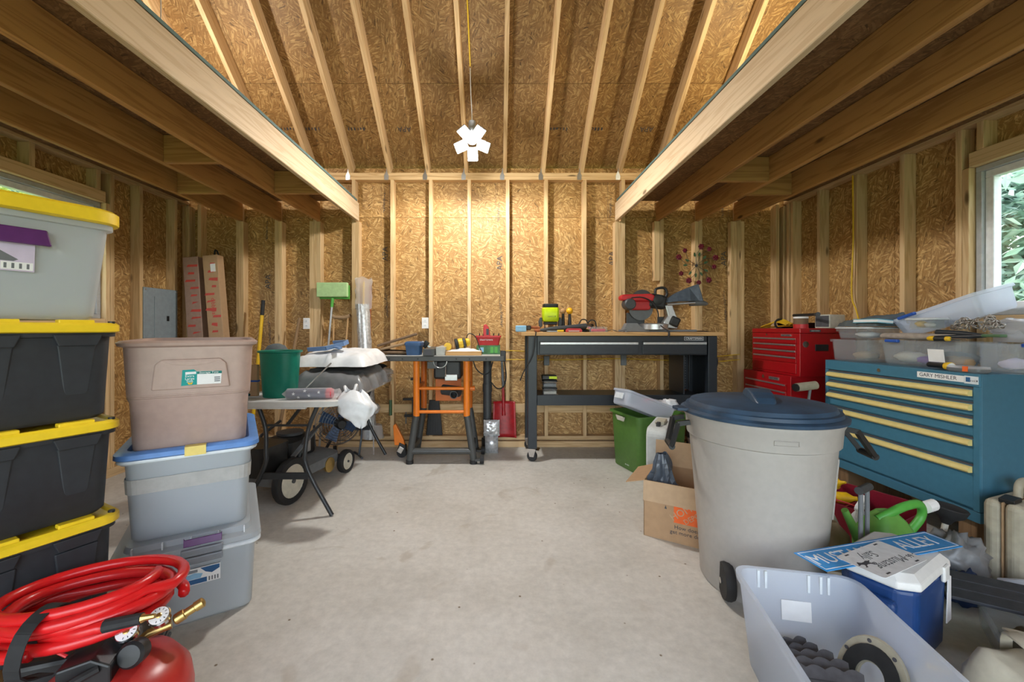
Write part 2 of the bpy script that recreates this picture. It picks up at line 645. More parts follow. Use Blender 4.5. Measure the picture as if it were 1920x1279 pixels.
def text(name, body, size, mat, parent, M, ext=.0006, sx=1.0, shear=0, align='CENTER'):
    """flat lettering as thin mesh in the plane of M (local x right, y up, z out)"""
    cu = bpy.data.curves.new(name, 'FONT')
    cu.body = body
    cu.size = size
    cu.extrude = ext
    cu.shear = shear
    cu.align_x = align
    cu.align_y = 'CENTER'
    cu.resolution_u = 2
    t = bpy.data.objects.new(name + '_curve', cu)
    COL.objects.link(t)
    bpy.context.view_layer.update()
    me = bpy.data.meshes.new_from_object(t.evaluated_get(bpy.context.evaluated_depsgraph_get()))
    bpy.data.objects.remove(t)
    me.transform(M @ Matrix.Diagonal((sx, 1, 1, 1)))
    me.materials.clear()
    me.materials.append(MAT[mat])
    me.name = name
    o = bpy.data.objects.new(name, me)
    COL.objects.link(o)
    o.parent = parent
    return o

def marks(name, n, size, mat, parent, M, ext=.0003):
    """a row of small print marks where the lettering is too small to read"""
    rnd = random.Random(n)
    m = MB()
    w = size * .62
    for i in range(n):
        x = (i - n / 2) * w
        m.box(x, x + w * rnd.uniform(.25, .7), -size * .3, size * rnd.uniform(.05, .35), 0, ext, M)
    o = m.obj(name, mat, parent)
    o['kind'] = 'stuff'
    return o

def plane_m(o, x, y):
    """matrix from origin + in-plane x and y axes"""
    x, y = Vector(x).normalized(), Vector(y).normalized()
    z = x.cross(y)
    return Matrix(((x.x, y.x, z.x, o[0]), (x.y, y.y, z.y, o[1]), (x.z, y.z, z.z, o[2]), (0, 0, 0, 1)))

def arc(c, r, a0, a1, n, plane='xz'):
    out = []
    for i in range(n + 1):
        a = R(a0 + (a1 - a0) * i / n)
        u, w_ = r * math.cos(a), r * math.sin(a)
        out.append({'xz': (c[0] + u, c[1], c[2] + w_), 'yz': (c[0], c[1] + u, c[2] + w_),
                    'xy': (c[0] + u, c[1] + w_, c[2])}[plane])
    return out

def smoothpath(pts, n=6):
    """Catmull-Rom through the points"""
    P = [Vector(p) for p in pts]
    P = [P[0] * 2 - P[1]] + P + [P[-1] * 2 - P[-2]]
    out = []
    for i in range(1, len(P) - 2):
        for k in range(n):
            t = k / n
            a, b_, c, d = P[i - 1], P[i], P[i + 1], P[i + 2]
            out.append(.5 * ((2 * b_) + (c - a) * t + (2 * a - 5 * b_ + 4 * c - d) * t * t + (3 * b_ - a - 3 * c + d) * t ** 3))
    out.append(P[-2])
    return out

# ------------------------------------------------------------------ the building
XL, XR, YB, YF = -3.24, 3.02, 4.373, -1.6        # stud faces (left, right, back), front wall
SX0, SX1, SY1 = XL - .089, XR + .089, YB + .089  # inside of the sheathing
SLOPE = .834
PLATE = 2.89
YR = (SY1 + YF) / 2
ANG = math.atan(SLOPE)

def cboxobj(name, x0, x1, y0, y1, z0, z1, mat, parent, bevel=0):
    """box with its origin at its own centre"""
    c = ((x0 + x1) / 2, (y0 + y1) / 2, (z0 + z1) / 2)
    m = MB().box(x0 - c[0], x1 - c[0], y0 - c[1], y1 - c[1], z0 - c[2], z1 - c[2])
    return m.obj(name, mat, parent, loc=c, bevel=bevel, seg=1)

def shell(name):
    o = bpy.data.objects.new(name, None)
    COL.objects.link(o)
    return struct(o)

fl = MB().box(SX0 - .02, SX1 + .02, YF - .02, SY1 + .02, -.12, 0)
struct(fl.obj('floor', 'concrete'))
gr = MB().box(-30, 30, -30, 40, -.30, -.13)
struct(gr.obj('ground', 'soil_grass'))

# --- back wall
wb = shell('wall_back')
edges = [SX0, -2.326, -1.107, .112, 1.331, 2.55, SX1]
for a, b_ in zip(edges, edges[1:]):
    cboxobj('osb_panel', a + .0015, b_ - .0015, SY1, SY1 + .012, 0, 2.438, 'osb_wall_y', wb)
    cboxobj('osb_panel', a + .0015, b_ - .0015, SY1, SY1 + .012, 2.441, 2.97, 'osb_wall_y', wb)
cboxobj('house_wrap', SX0 - .02, SX1 + .02, SY1 + .0125, SY1 + .02, -.1, 2.96, 'seam_green', wb)
STUDS = [-1.107 + .4064 * k for k in range(-5, 11)]
for i, x in enumerate(STUDS):
    cboxobj('stud', x - .019, x + .019, YB, SY1 - .001, .115, 2.815, 'stud_z', wb, .002)
cboxobj('top_plate', SX0, SX1, YB, SY1 - .001, 2.815, 2.8525, 'stud_x', wb, .002)
cboxobj('top_plate', SX0, SX1, YB, SY1 - .001, 2.8535, 2.89, 'stud_x', wb, .002)
cboxobj('sill_plate', SX0, SX1, YB - .012, SY1 - .001, 0, .062, 'stud_x', wb, .002)
cboxobj('dark_gap_strip', SX0, SX1, YB + .03, SY1 - .001, .062, .076, 'old_wood', wb)  # dark strip set back, its colour standing in for the shaded gap between plates
cboxobj('bottom_plate', SX0, SX1, YB - .004, SY1 - .001, .076, .115, 'stud_x', wb, .002)
for a, b_ in zip(STUDS[3:], STUDS[4:14]):
    cboxobj('blocking', a + .020, b_ - .020, YB + .004, YB + .042, .36, .45, 'stud_x', wb, .002)
# doubled studs carrying the loft beams
for x0, x1 in ((-1.495, -1.453), (-1.901, -1.861), (-1.979, -1.940), (-2.307, -2.268), (-2.714, -2.674), (1.242, 1.281), (1.282, 1.311), (2.085, 2.124), (2.570, 2.607)):
    cboxobj('jack_stud', x0, x1, YB, SY1 - .001, .116, 2.377, 'stud_z', wb, .002)
cboxobj('scab_board', 1.656, 1.716, YB - .002, SY1 - .03, 1.75, 2.377, 'stud_z', wb, .002)
cboxobj('scab_board', 2.462, 2.530, YB - .002, SY1 - .03, .97, 2.377, 'stud_z', wb, .002)
for x in (XR - .001, XR + .038, XL - .040, XL - .080):
    cboxobj('corner_stud', x, x + .037, YB - .0, SY1 - .001, .116, 2.54, 'stud_z', wb, .002)
# mill stamps printed on the sheathing
def stamp(x, z, parent, y=SY1 - .0008):
    up = plane_m((x, y, z), (0, 0, 1), (-1, 0, 0))
    text('stamp', 'APA', .085, 'print_dark', parent, up, .0002)
    for k, (dz, w_) in enumerate(((.52, .02), (.56, .026), (-.42, .02), (-.55, .03), (-.60, .022))):
        marks('stamp', 12, w_, 'print_dark', parent, plane_m((x + .012 * (k - 2), y, z + dz), (0, 0, 1), (-1, 0, 0)))
    m = MB()
    for dx in (-.045, .045):
        m.box(x + dx - .0008, x + dx + .0008, y - .0001, y + .0001, z + .3, z + .85)
    m.obj('stamp_line', 'print_dark', parent)
for x, z in ((-2.46, 1.75), (-1.20, 2.05), (.03, 1.95), (1.235, 2.0), (2.44, 2.0)):
    stamp(x, z, wb)
cboxobj('junction_box', .49, .55, YB - .02, YB, .86, .96, 'mid_grey', wb, .004)
cboxobj('junction_box', 1.30, 1.36, YB - .02, YB, .86, .97, 'mid_grey', wb, .004)

# --- side walls
def side_wall(name, side, studs, win):
    w_ = shell(name)
    face, sh = (XL, SX0) if side < 0 else (XR, SX1)
    mat = 'osb_wall_x'
    x0, x1 = (sh - .012, sh) if side < 0 else (sh, sh + .012)
    f0, f1 = (sh + .001, face) if side < 0 else (face, sh - .001)
    wy0, wy1, wz0, wz1 = win
    ys = [SY1 - 1.219 * k for k in range(0, 5)] + [YF]
    for b_, a in zip(ys, ys[1:]):
        segs = [(a, b_)]
        if a < wy1 and b_ > wy0:
            segs = [(a, min(wy0, b_)), (max(wy1, a), b_)]
            lo, hi = max(a, wy0), min(b_, wy1)
            cboxobj('osb_panel', x0, x1, lo, hi, 0, wz0, mat, w_)
            cboxobj('osb_panel', x0, x1, lo, hi, wz1, 2.62, mat, w_)
        for (p, q) in segs:
            if q - p > .02:
                cboxobj('osb_panel', x0, x1, p + .0015, q - .0015, 0, 2.62, mat, w_)
    ridge = PLATE + SLOPE * (YB - YR) + .30
    tri = MB()
    P = [(YF - .02, 2.62), (SY1 + .02, 2.62), (SY1 + .02, 2.98), (YR, ridge), (YF - .02, 2.98)]
    tri.loft([[(x, y, z) for (y, z) in P] for x in (x0, x1)])
    tri.obj('gable_panel', mat, w_)
    wrap = MB()
    xo = x0 - .006 if side < 0 else x1 + .0005
    for (y0, y1, z0, z1) in ((YF, wy0, -.1, 2.7), (wy1, SY1, -.1, 2.7), (wy0, wy1, -.1, wz0), (wy0, wy1, wz1, 2.7)):
        wrap.box(xo, xo + .005, y0, y1, z0, z1)
    wrap.obj('house_wrap', 'seam_green', w_)
    for y in studs:
        cboxobj('stud', f0, f1, y - .038, y, .076, 2.546, 'stud_z', w_, .002)
    cboxobj('top_plate', f0, f1, YF, YB - .001, 2.546, 2.583, 'stud_y', w_, .002)
    cboxobj('top_plate', f0, f1, YF, YB - .001, 2.584, 2.622, 'stud_y', w_, .002)
    cboxobj('bottom_plate', f0, f1, YF, YB - .013, 0, .075, 'stud_y', w_, .002)
    # rough opening
    cboxobj('window_header', f0, f1, wy0 - .04, wy1 + .002, wz1, wz1 + .09, 'stud_y', w_, .002)
    cboxobj('window_sill_plate', f0, f1, wy0, wy1, wz0 - .04, wz0, 'stud_y', w_, .002)
    for y in (wy0 + .12, (wy0 + wy1) / 2, wy1 - .06):
        cboxobj('cripple_stud', f0, f1, y - .019, y + .019, wz1 + .091, 2.545, 'stud_z', w_, .002)
        cboxobj('cripple_stud', f0, f1, y - .019, y + .019, .076, wz0 - .041, 'stud_z', w_, .002)
    for y0, y1 in ((wy1 + .002, wy1 + .040), (wy0 - .040, wy0 - .002)):
        cboxobj('jack_stud', f0, f1, y0, y1, .076, wz1 - .001, 'stud_z', w_, .002)
    return w_

def window(name, side, win):
    w_ = shell(name)
    sh = SX0 if side < 0 else SX1
    inn = sh - side * .05
    a, b_ = sorted((sh + side * .03, inn))
    wy0, wy1, wz0, wz1 = win
    def ring(nm, t, x0, x1, mat, ins):
        y0, y1, z0, z1 = wy0 + ins, wy1 - ins, wz0 + ins, wz1 - ins
        for (p, q, r_, s_) in ((y0, y1, z0, z0 + t), (y0, y1, z1 - t, z1), (y0, y0 + t, z0 + t, z1 - t), (y1 - t, y1, z0 + t, z1 - t)):
            cboxobj(nm, x0, x1, p, q, r_, s_, mat, w_, .003)
    ring('window_frame', .035, a, b_, 'vinyl_grey', .002)
    c0, c1 = sorted((sh + side * .02, sh - side * .03))
    ring('window_sash', .045, c0, c1, 'vinyl_white', .038)
    cboxobj('window_pane', sh - .003, sh + .003, wy0 + .08, wy1 - .08, wz0 + .08, wz1 - .08, 'pane_glass', w_)
    return w_

WIN_R = (1.73, 2.655, 1.33, 2.28)
WIN_L = (2.35, 3.435, 1.33, 2.29)
wr = side_wall('wall_right', 1, [4.33, 3.92, 3.52, 3.115, 2.735, 1.69, 1.28, .87, .46, .05, -.36, -.77, -1.18], WIN_R)
wl = side_wall('wall_left', -1, [4.207, 3.80, 3.515, 2.41, 2.0, 1.6, 1.2, .8, .4, 0, -.4, -.8, -1.2], WIN_L)
window('window_1', 1, WIN_R)
window('window_2', -1, WIN_L)
cboxobj('stud', XR, SX1 - .001, 4.235, 4.273, .076, 2.546, 'stud_z', wr, .002)

# --- front wall behind the viewer, its wide door standing open
wf = shell('wall_front')
cboxobj('osb_panel', SX0, -2.44, YF - .012, YF, 0, 2.97, 'osb_wall_y', wf)
cboxobj('osb_panel', 2.44, SX1, YF - .012, YF, 0, 2.97, 'osb_wall_y', wf)
cboxobj('osb_panel', -2.44, 2.44, YF - .012, YF, 2.36, 2.97, 'osb_wall_y', wf)
cboxobj('top_plate', SX0, SX1, YF, YF + .089, 2.815, 2.89, 'stud_x', wf)
for x in (-3.1, -2.8, -2.46, 2.46, 2.8, 3.0):
    cboxobj('stud', x - .019, x + .019, YF, YF + .089, 0, 2.815, 'stud_z', wf)

# --- roof: rafters, boards, ridge
ce = shell('ceiling')
RAF = [x - .03 for x in STUDS] + [STUDS[-1] + .12]
run = YB - YR
zr = PLATE + SLOPE * run
dn = .14 * math.sqrt(1 + SLOPE ** 2)
half = [(YB + .06, PLATE - SLOPE * .06), (YR + .02, zr - SLOPE * .02), (YR + .02, zr - SLOPE * .02 + dn), (YB + .06, PLATE - SLOPE * .06 + dn)]
cy, cz = (YB + YR) / 2, (PLATE + zr) / 2 + dn / 2
mw = MB()
lng = math.hypot(run + .04, (run + .04) * SLOPE)
mw.box(-.019, .019, -lng / 2, lng / 2, -.07, .07)
me_raf = None
for x in RAF:
    if me_raf is None:
        o = mw.obj('rafter', 'stud_y', ce, bevel=.002, seg=1)
        me_raf = o
    else:
        o = me_raf.copy()
        COL.objects.link(o)
    o.location = (x, cy + .04, cz - .035)
    o.rotation_euler = (-ANG, 0, 0)
    q = me_raf.copy()
    COL.objects.link(q)
    q.location = (x, 2 * YR - cy - .04, cz - .035)
    q.rotation_euler = (ANG, 0, 0)
cboxobj('ridge_board', SX0, SX1, YR - .019, YR + .019, zr - .06, zr + .13, 'stud_x', ce)
srow = [SY1 + .35, 3.845, 2.908, 1.97, YR]
for r_, (y1, y0) in enumerate(zip(srow, srow[1:])):
    xs = [-3.5, -2.30, .14, 2.58, 3.3] if r_ % 2 else [-3.5, -1.08, 1.36, 3.3]
    for a, b_ in zip(xs, xs[1:]):
        for sgn in (1, -1):
            L = (y1 - y0) * math.sqrt(1 + SLOPE ** 2)
            ym = (y0 + y1) / 2
            zm = PLATE + SLOPE * (YB - ym) + dn + .008
            if sgn < 0:
                ym = 2 * YR - ym
            m = MB().box(-(b_ - a) / 2 + .001, (b_ - a) / 2 - .001, -L / 2 + .0015, L / 2 - .0015, -.006, .006)
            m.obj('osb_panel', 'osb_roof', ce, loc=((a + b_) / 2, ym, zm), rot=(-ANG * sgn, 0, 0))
for sgn in (1, -1):
    L = (SY1 + .4 - YR) * math.sqrt(1 + SLOPE ** 2)
    ym = (SY1 + .4 + YR) / 2
    zm = PLATE + SLOPE * (YB - ym) + dn + .03
    m = MB().box(-3.52, 3.32, -L / 2, L / 2, -.008, .008)
    m.obj('roof_felt', 'shingle_roof', ce, loc=(0, ym if sgn > 0 else 2 * YR - ym, zm), rot=(-ANG * sgn, 0, 0))
# mill stamps on the roof boards, seen upside down
def roof_stamp(x, y, body, size):
    z = PLATE + SLOPE * (YB - y) + dn - .0015
    M = plane_m((x, y, z), (-1, 0, 0), Vector((0, 1, -SLOPE)))
    if body == 'APA':
        text('stamp', body, size, 'print_dark', ce, M, .0002)
    else:
        marks('stamp', int(body), size, 'print_dark', ce, M)
for x, b_ in ((-.93, 'APA'), (-2.0, '14'), (-1.42, '6'), (.58, '8'), (.98, '5'), (1.5, 'APA')):
    roof_stamp(x, 4.16, b_, .075 if b_ == 'APA' else .05)
# hurricane clips on the plate
for x in RAF[3:13]:
    m = MB()
    m.prism([(-.020, -.055), (.022, -.055), (.026, -.01), (.012, .02), (.012, .06), (.002, .07), (-.004, .03), (-.022, -.01)], -.0012, .0012,
            Matrix.Translation((x - .03, YB - .003, PLATE - .022)) @ Euler((R(90), 0, 0)).to_matrix().to_4x4())
    m.obj('rafter_clip', 'steel_clip', ce)

# --- the two lofts
JZ0, JZ1 = 2.378, 2.569
def loft(name, header, joists, dx0, dx1, blocks, inner):
    t = shell(name)
    cboxobj('header_beam', header[0], header[1], YF, YB - .001, JZ0, JZ1, 'header_y', t, .004)
    for x in joists:
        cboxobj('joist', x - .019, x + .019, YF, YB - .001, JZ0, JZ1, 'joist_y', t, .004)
    ys = [YF, -.55, .67, 1.89, 3.11, 4.30]
    for a, b_ in zip(ys, ys[1:]):
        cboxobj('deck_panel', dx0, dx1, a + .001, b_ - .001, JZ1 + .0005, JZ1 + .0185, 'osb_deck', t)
    e0, e1 = (inner - .0005, inner + .003) if inner < 0 else (inner - .003, inner + .0005)
    cboxobj('deck_edge', e0, e1, YF, 4.30, JZ1 + .0003, JZ1 + .019, 'seam_green', t)
    for (x0, x1, y) in blocks:
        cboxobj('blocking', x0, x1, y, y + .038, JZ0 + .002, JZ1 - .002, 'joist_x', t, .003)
    return t
JL = [-1.882, -2.288, -2.695]
JR = [1.690, 2.105, 2.512]
loft('trim_1', (-1.491, -1.453), JL, SX0 + .002, -1.4535, [(-1.863, -1.491, 3.47), (-2.269, -1.901, 2.82), (-2.676, -2.307, 3.47)], -1.453)
loft('trim_2', (1.242, 1.280), JR, 1.2425, SX1 - .002, [(1.709, 2.086, 3.18), (2.124, 2.493, 3.51)], 1.242)

# --- hanging work light with five tilting lamp heads
LX, LY, LZ = -.217, 3.60, 2.86
hl = thing('hanging_work_light', 'bright work light with five lamp heads hanging under the rafters on a cord', 'lamp', (LX, LY, LZ))
m = MB().lathe([(.012, .19), (.03, .185), (.034, .12), (.05, .10), (.055, .05), (.045, .01), (.03, -.005)], 20)
m.obj('socket', 'bulb_grey', hl, smooth=True)
for k in range(5):
    a = 2 * math.pi * k / 5 + .3
    M = Matrix.Rotation(R(-48), 4, 'X') @ Matrix.Rotation(a, 4, 'Z') @ Matrix.Translation((.098, 0, .0)) @ Matrix.Rotation(R(16), 4, 'Y')
    hd = MB().box(-.058, .058, -.046, .046, .004, .02, M)
    h = hd.obj('lamp_head', 'bulb_grey', hl, bevel=.006)
    MB().box(-.053, .053, -.041, .041, -.003, .0035, M).obj('led_panel', 'led_white', h)
cd = MB().tube(smoothpath([(0, 0, .185), (-.004, .005, .30), (-.012, .012, .45), (-.018, .02, .66)]), .004, 6)
cd.obj('cord', 'vinyl_white', hl)
ld = bpy.data.lights.new('work_light', 'POINT')
ld.energy = LAMP_MAIN
ld.color = (1, .98, .94)
ld.shadow_soft_size = .07
lo = bpy.data.objects.new('work_light', ld)
COL.objects.link(lo)
lo.location = (0, -.09, -.10)
lo.parent = hl
sd = bpy.data.lights.new('work_light_down', 'SPOT')
sd.energy = LAMP_DOWN
sd.color = (1, .98, .94)
sd.spot_size = R(178)
sd.spot_blend = .25
sd.shadow_soft_size = .07
so_ = bpy.data.objects.new('work_light_down', sd)
COL.objects.link(so_)
so_.location = (0, -.09, -.10)
so_.parent = hl
yc = MB()
yc.tube([(-.235, y, PLATE + SLOPE * (YB - y) + .02) for y in (3.62, 3.2, 2.8, 2.4, 2.0)], .006, 6)
tag(yc.obj('lamp_cable', 'cord_yellow'), 'yellow cable stapled along the rafter above the work light', 'cable')
# bulbs that light the space above each loft
for (x, y, z, e, c, lab) in ((-2.35, 2.9, 3.22, LAMP_LOFT_L, (1, .95, .86), 'bulb on a cord above the loft with the breaker panel wall'),
                             (2.15, 2.9, 3.30, LAMP_LOFT_R, (1, .90, .62), 'bulb on a cord above the loft over the blue cabinet')):
    t = thing('loft_bulb', lab, 'lamp', (x, y, z))
    MB().lathe([(.004, -.06), (.022, -.05), (.03, -.025), (.024, 0), (.014, .02)], 14).obj('bulb', 'led_warm', t, smooth='all')
    MB().cyl((0, 0, .02), (0, 0, .06), .018, .016, 12).obj('socket', 'black_plastic', t)
    MB().cyl((0, 0, .06), (0, 0, PLATE + SLOPE * (YB - y) - z), .004, n=6).obj('cord', 'vinyl_white', t)
    d = bpy.data.lights.new('loft_bulb_light', 'POINT')
    d.energy = e
    d.color = c
    d.shadow_soft_size = .04
    q = bpy.data.objects.new('loft_bulb_light', d)
    COL.objects.link(q)
    q.parent = t
    q.location = (0, 0, -.11)

# --- outlets, breaker panel, cable on the right wall
def outlet(x, z, lab):
    t = thing('outlet', lab, 'outlet', (x, YB - .004, z))
    MB().box(-.035, .035, -.004, .004, -.058, .058).obj('cover_plate', 'paper_white', t, bevel=.003)
    for dz in (-.025, .025):
        r_ = MB().box(-.015, .015, -.006, -.0035, dz - .014, dz + .014).obj('receptacle', 'vinyl_white', t, bevel=.002)
        for dx in (-.006, .006):
            MB().box(dx - .0012, dx + .0012, -.0068, -.0055, dz - .004, dz + .006).obj('slot', 'print_dark', r_)
outlet(-2.006, 1.30, 'white outlet cover beside the green mop head')
outlet(-.757, 1.305, 'white outlet cover above the table saw')
bp = thing('breaker_panel', 'grey steel breaker panel set between wall studs', 'electrical panel', (XL + .001, 3.99, 1.37))
MB().box(0, .012, -.20, .20, -.26, .26).obj('cover', 'breaker_grey', bp, bevel=.003)
dr = MB().box(.012, .018, -.085, .11, -.215, .18).obj('door', 'breaker_grey', bp, bevel=.002)
MB().box(.018, .022, .055, .085, -.05, 0).obj('latch', 'black_plastic', dr, bevel=.002)
for s in (-1, 1):
    for z in (-.24, .24):
        MB().cyl((.012, s * .18, z), (.016, s * .18, z), .008, n=10).obj('screw', 'steel_clip', bp)
cb = MB().tube(smoothpath([(3.0, 3.50, 2.54), (2.995, 3.49, 2.0), (2.99, 3.50, 1.55), (2.995, 3.46, 1.40), (2.98, 3.40, 1.26)]), .006, 6)
tag(cb.obj('slung_cable', 'cord_yellow'), 'yellow cable running down a stud over the red tool chest', 'cable')
for z, nm in ((.985, 'upper'), (.93, 'lower')):
    m = MB().tube(smoothpath([(-1.05, YB - .006, z - .01), (-.4, YB - .01, z - .03), (.1, YB - .008, z + (.03 if nm == 'upper' else -.01)), (.7, YB - .012, z - .01), (1.3, YB - .008, z), (2.2, YB - .01, z - .03), (2.55, YB - .01, z - .01)]), .0045, 6)
    tag(m.obj('slung_cable', 'cord_yellow'), nm + ' of two yellow cables slung across the studs behind the workbench', 'cable')

# --- outside: board fence, trees, shrub
fn = thing('board_fence', 'dark weathered board fence behind the tree outside the right window', 'fence', (6.7, 0, -.13))
bm0 = None
for k in range(34):
    if bm0 is None:
        bm0 = MB().box(-.012, .012, -.068, .068, 0, 1.62).obj('board', 'fence_wood', fn)
        o = bm0
    else:
        o = bm0.copy()
        COL.objects.link(o)
    o.location = (0, .6 + k * .142, random.uniform(-.02, .02))
def tree(name, label, base, h, spread, n, mat, seed, lsize=.085, low=.25):
    rnd = random.Random(seed)
    t = thing(name, label, 'tree', base, group=None)
    br = MB()
    br.tube(smoothpath([(0, 0, 0), (.05, .03, h * .3), (-.04, .05, h * .6), (.02, 0, h * .9)], 4), [.09 - .0045 * i for i in range(13)], 7)
    tips = []
    for k in range(16):
        a = rnd.uniform(0, 6.28)
        z0 = h * rnd.uniform(low, .8)
        L = spread * rnd.uniform(.5, 1)
        p1 = Vector((math.cos(a) * L, math.sin(a) * L, z0 + rnd.uniform(-.1, .5)))
        pts = smoothpath([(0, 0, z0), p1 * .5 + Vector((0, 0, z0 * .5 + .1)), p1], 3)
        br.tube(pts, [.026 - .003 * i for i in range(len(pts))], 5)
        tips += pts[1:]
    br.obj('branches', 'bark', t, smooth=True)
    lv = MB()
    for k in range(n):
        c = rnd.choice(tips) + Vector((rnd.gauss(0, .28), rnd.gauss(0, .28), rnd.gauss(0, .24)))
        e = Euler((rnd.uniform(-.9, .9), rnd.uniform(-.9, .9), rnd.uniform(0, 6.28)))
        s_ = lsize * rnd.uniform(.6, 1.25)
        M = Matrix.Translation(c) @ e.to_matrix().to_4x4()
        q = [M @ Vector(p) for p in ((0, -s_, 0), (s_ * .34, -.1 * s_, .06 * s_), (0, s_, 0), (-s_ * .34, -.1 * s_, .06 * s_))]
        lv.add(q, [(0, 1, 2, 3)])
    f = lv.obj('foliage', mat, t)
    f['kind'] = 'stuff'
    return t
tree('tree', 'leafy blue-green tree close outside the right window', (5.0, 2.75, -.13), 3.6, .9, 7000, 'leaf_cool', 3, .095)
tree('tree', 'tall leafy tree beyond the fence outside the right window', (9.2, 3.6, -.13), 4.6, 1.8, 9000, 'leaf_cool', 5, .15)
tree('tree', 'tall tree outside filling the sky of the right window', (11.0, 9.6, -.13), 5.2, 2.2, 9000, 'leaf_cool', 15, .18)
tree('tree', 'sunlit leafy tree outside the left window', (-5.9, 4.4, -.13), 3.8, 1.3, 4200, 'leaf_warm', 11, .10)
tree('tree', 'dark leafy tree further off outside the left window', (-9.2, 7.4, -.13), 4.8, 2.0, 4200, 'leaf_cool', 12, .13)
# ------------------------------------------------------------------ left: stacks of storage totes
def rim_box(rings_out, t, rings_in_z):
    pass

def tote_body(m, hx, hy, r, z0, z1, taper=.9, t=.004, lip=.012, k=4):
    """open moulded tub: outer wall up, rim, inner wall down"""
    bx, by = hx * taper, hy * taper
    rings = [rr(bx * .96, by * .96, r * .9, z0, k), rr(bx, by, r, z0 + .012, k),
             rr(hx - lip, hy - lip, r, z1 - .02, k), rr(hx, hy, r, z1 - .018, k), rr(hx, hy, r, z1, k),
             rr(hx - lip - t, hy - lip - t, r, z1, k), rr(bx - t, by - t, r, z0 + t + .012, k), rr(bx * .9, by * .9, r * .9, z0 + t + .006, k)]
    return m.loft(rings)

def lid(m, hx, hy, r, z0, h, k=4, step=.02):
    rings = [rr(hx - .006, hy - .006, r, z0, k), rr(hx, hy, r, z0 + .004, k), rr(hx, hy, r, z0 + h - .008, k), rr(hx - .008, hy - .008, r, z0 + h, k),
             rr(hx - step, hy - step, r * .8, z0 + h, k), rr(hx - step - .008, hy - step - .008, r * .8, z0 + h - .008, k)]
    return m.loft(rings)

# yellow-lidded stack; long side of each tote faces the room
YS_C = Vector((-1.342, 1.500))
yu = Vector((math.sin(R(28)), math.cos(R(28))))           # along the long side
yn = Vector((math.cos(R(28)), -math.sin(R(28))))          # out of the long side
HX, HY = .385, .262                                       # half length, half width at the lid
yc = YS_C - yu * HX - yn * HY
RZY = 90 - 28                                             # local x along the long side; local -y faces the room

def yellow_tote(z0, h, label, deep=False):
    t = thing('storage_tote', label, 'storage tote', (yc.x, yc.y, z0), RZY, 'black totes with yellow lids in the stack')
    m = MB()
    tote_body(m, HX - .012, HY - .012, .045, 0, h - .030, .93)
    b = m.obj('body', 'tote_black', t, smooth=True)
    # moulded channels on the long side, grips under the rim
    sl = (HY - .024) * .07 / h
    for x in (-.21, .07, .262):
        y0 = -(HY - .024)
        M = plane_m((x, y0 + .008 + .003, h * .56), (1, 0, 0), (0, -sl * 1.0, 1))
        w = .055
        MB().prism([(-w, h * .30), (w, h * .30), (w * .86, h * .18), (w * .58, -h * .26), (w * .45, -h * .30), (-w * .45, -h * .30), (-w * .58, -h * .26), (-w * .86, h * .18)],
                   -.006, .012, M).obj('rib_panel', 'tote_black', b, bevel=.004)
        MB().prism([(-.062, .02), (.062, .02), (.048, -.018), (-.048, -.018)], -.004, .020,
                   plane_m((x, -(HY - .022) + .004, h - .058), (1, 0, 0), (0, -.1, 1))).obj('grip', 'tote_black', b, bevel=.003)
    lm = MB()
    lid(lm, HX, HY, .06, h - .034, .034)
    l = lm.obj('lid', 'yellow_lid', t, smooth=True)
    for x in (-.30, -.10, .085, .26):
        MB().box(x - .045, x + .045, -HY + .012, -HY + .045, h - .004, h + .010).obj('lid_tab', 'yellow_lid', l, bevel=.003)
    MB().cyl((HX - .03, -HY + .03, h - .002), (HX - .03, -HY + .03, h + .006), .010, n=10).obj('lid_rivet', 'black_plastic', l)
    return t
yellow_tote(0, .595, 'deep black tote with yellow lid at the bottom of its stack beside the compressor')
yellow_tote(.606, .322, 'black tote with yellow lid, middle of three stacked below the see-through one')
yellow_tote(.939, .332, 'black tote with yellow lid directly under the see-through yellow-lidded tote')
# see-through tote with yellow lid on top
t = thing('storage_tote', 'see-through tote with yellow lid and purple latch topping the tall stack', 'storage tote', (yc.x, yc.y, 1.282), RZY)
m = MB()
tote_body(m, HX - .018, HY - .018, .04, 0, .335, .88)
m.obj('body', 'clear_tote', t, smooth=True)
lm = MB()
lid(lm, HX + .006, HY + .006, .09, .336, .05)
l = lm.obj('lid', 'yellow_lid', t, smooth=True)
# purple latch and paper label on the long side
sx = -(HY - .018)
MB().prism([(-.15, .02), (.118, .02), (.122, .0), (.128, -.03), (-.15, -.03)], 0, .014, plane_m((.07, sx - .002, .262), (1, 0, 0), (0, .06, 1))).obj('latch', 'purple', t, bevel=.004)
Ml = plane_m((.070, sx + .0095, .196), (1, 0, 0), (0, -.10, 1))
lb = MB().prism([(-.13, -.048), (.095, -.048), (.095, .048), (-.13, .048)], 0, .0012, Ml).obj('paper_label', 'paper_lilac', t)
MB().prism([(-.13, -.042), (.02, -.042), (.02, -.022), (-.13, -.022)], .0012, .0018, Ml).obj('label_band', 'print_purple', lb)
MB().prism([(.024, -.044), (.092, -.044), (.092, -.020), (.024, -.020)], .0012, .0018, Ml).obj('label_barcode', 'paper_white', lb)
MB().prism([(-.115, .024), (-.035, .024), (-.035, .040), (-.115, .040)], .0012, .0018, Ml).obj('label_badge', 'print_red', lb)
text('label_badge_text', 'Sterilite', .015, 'paper_white', lb, Ml @ Matrix.Translation((-.075, .032, .0021)), .0002)
MB().prism([(-.028, .036), (.01, .02), (.06, -.012), (.05, -.018), (.0, -.018)], .0012, .0018, Ml).obj('label_picture', 'mid_grey', lb)
marks('label_text', 8, .013, 'print_dark', lb, Ml @ Matrix.Translation((-.085, .006, .0018)))
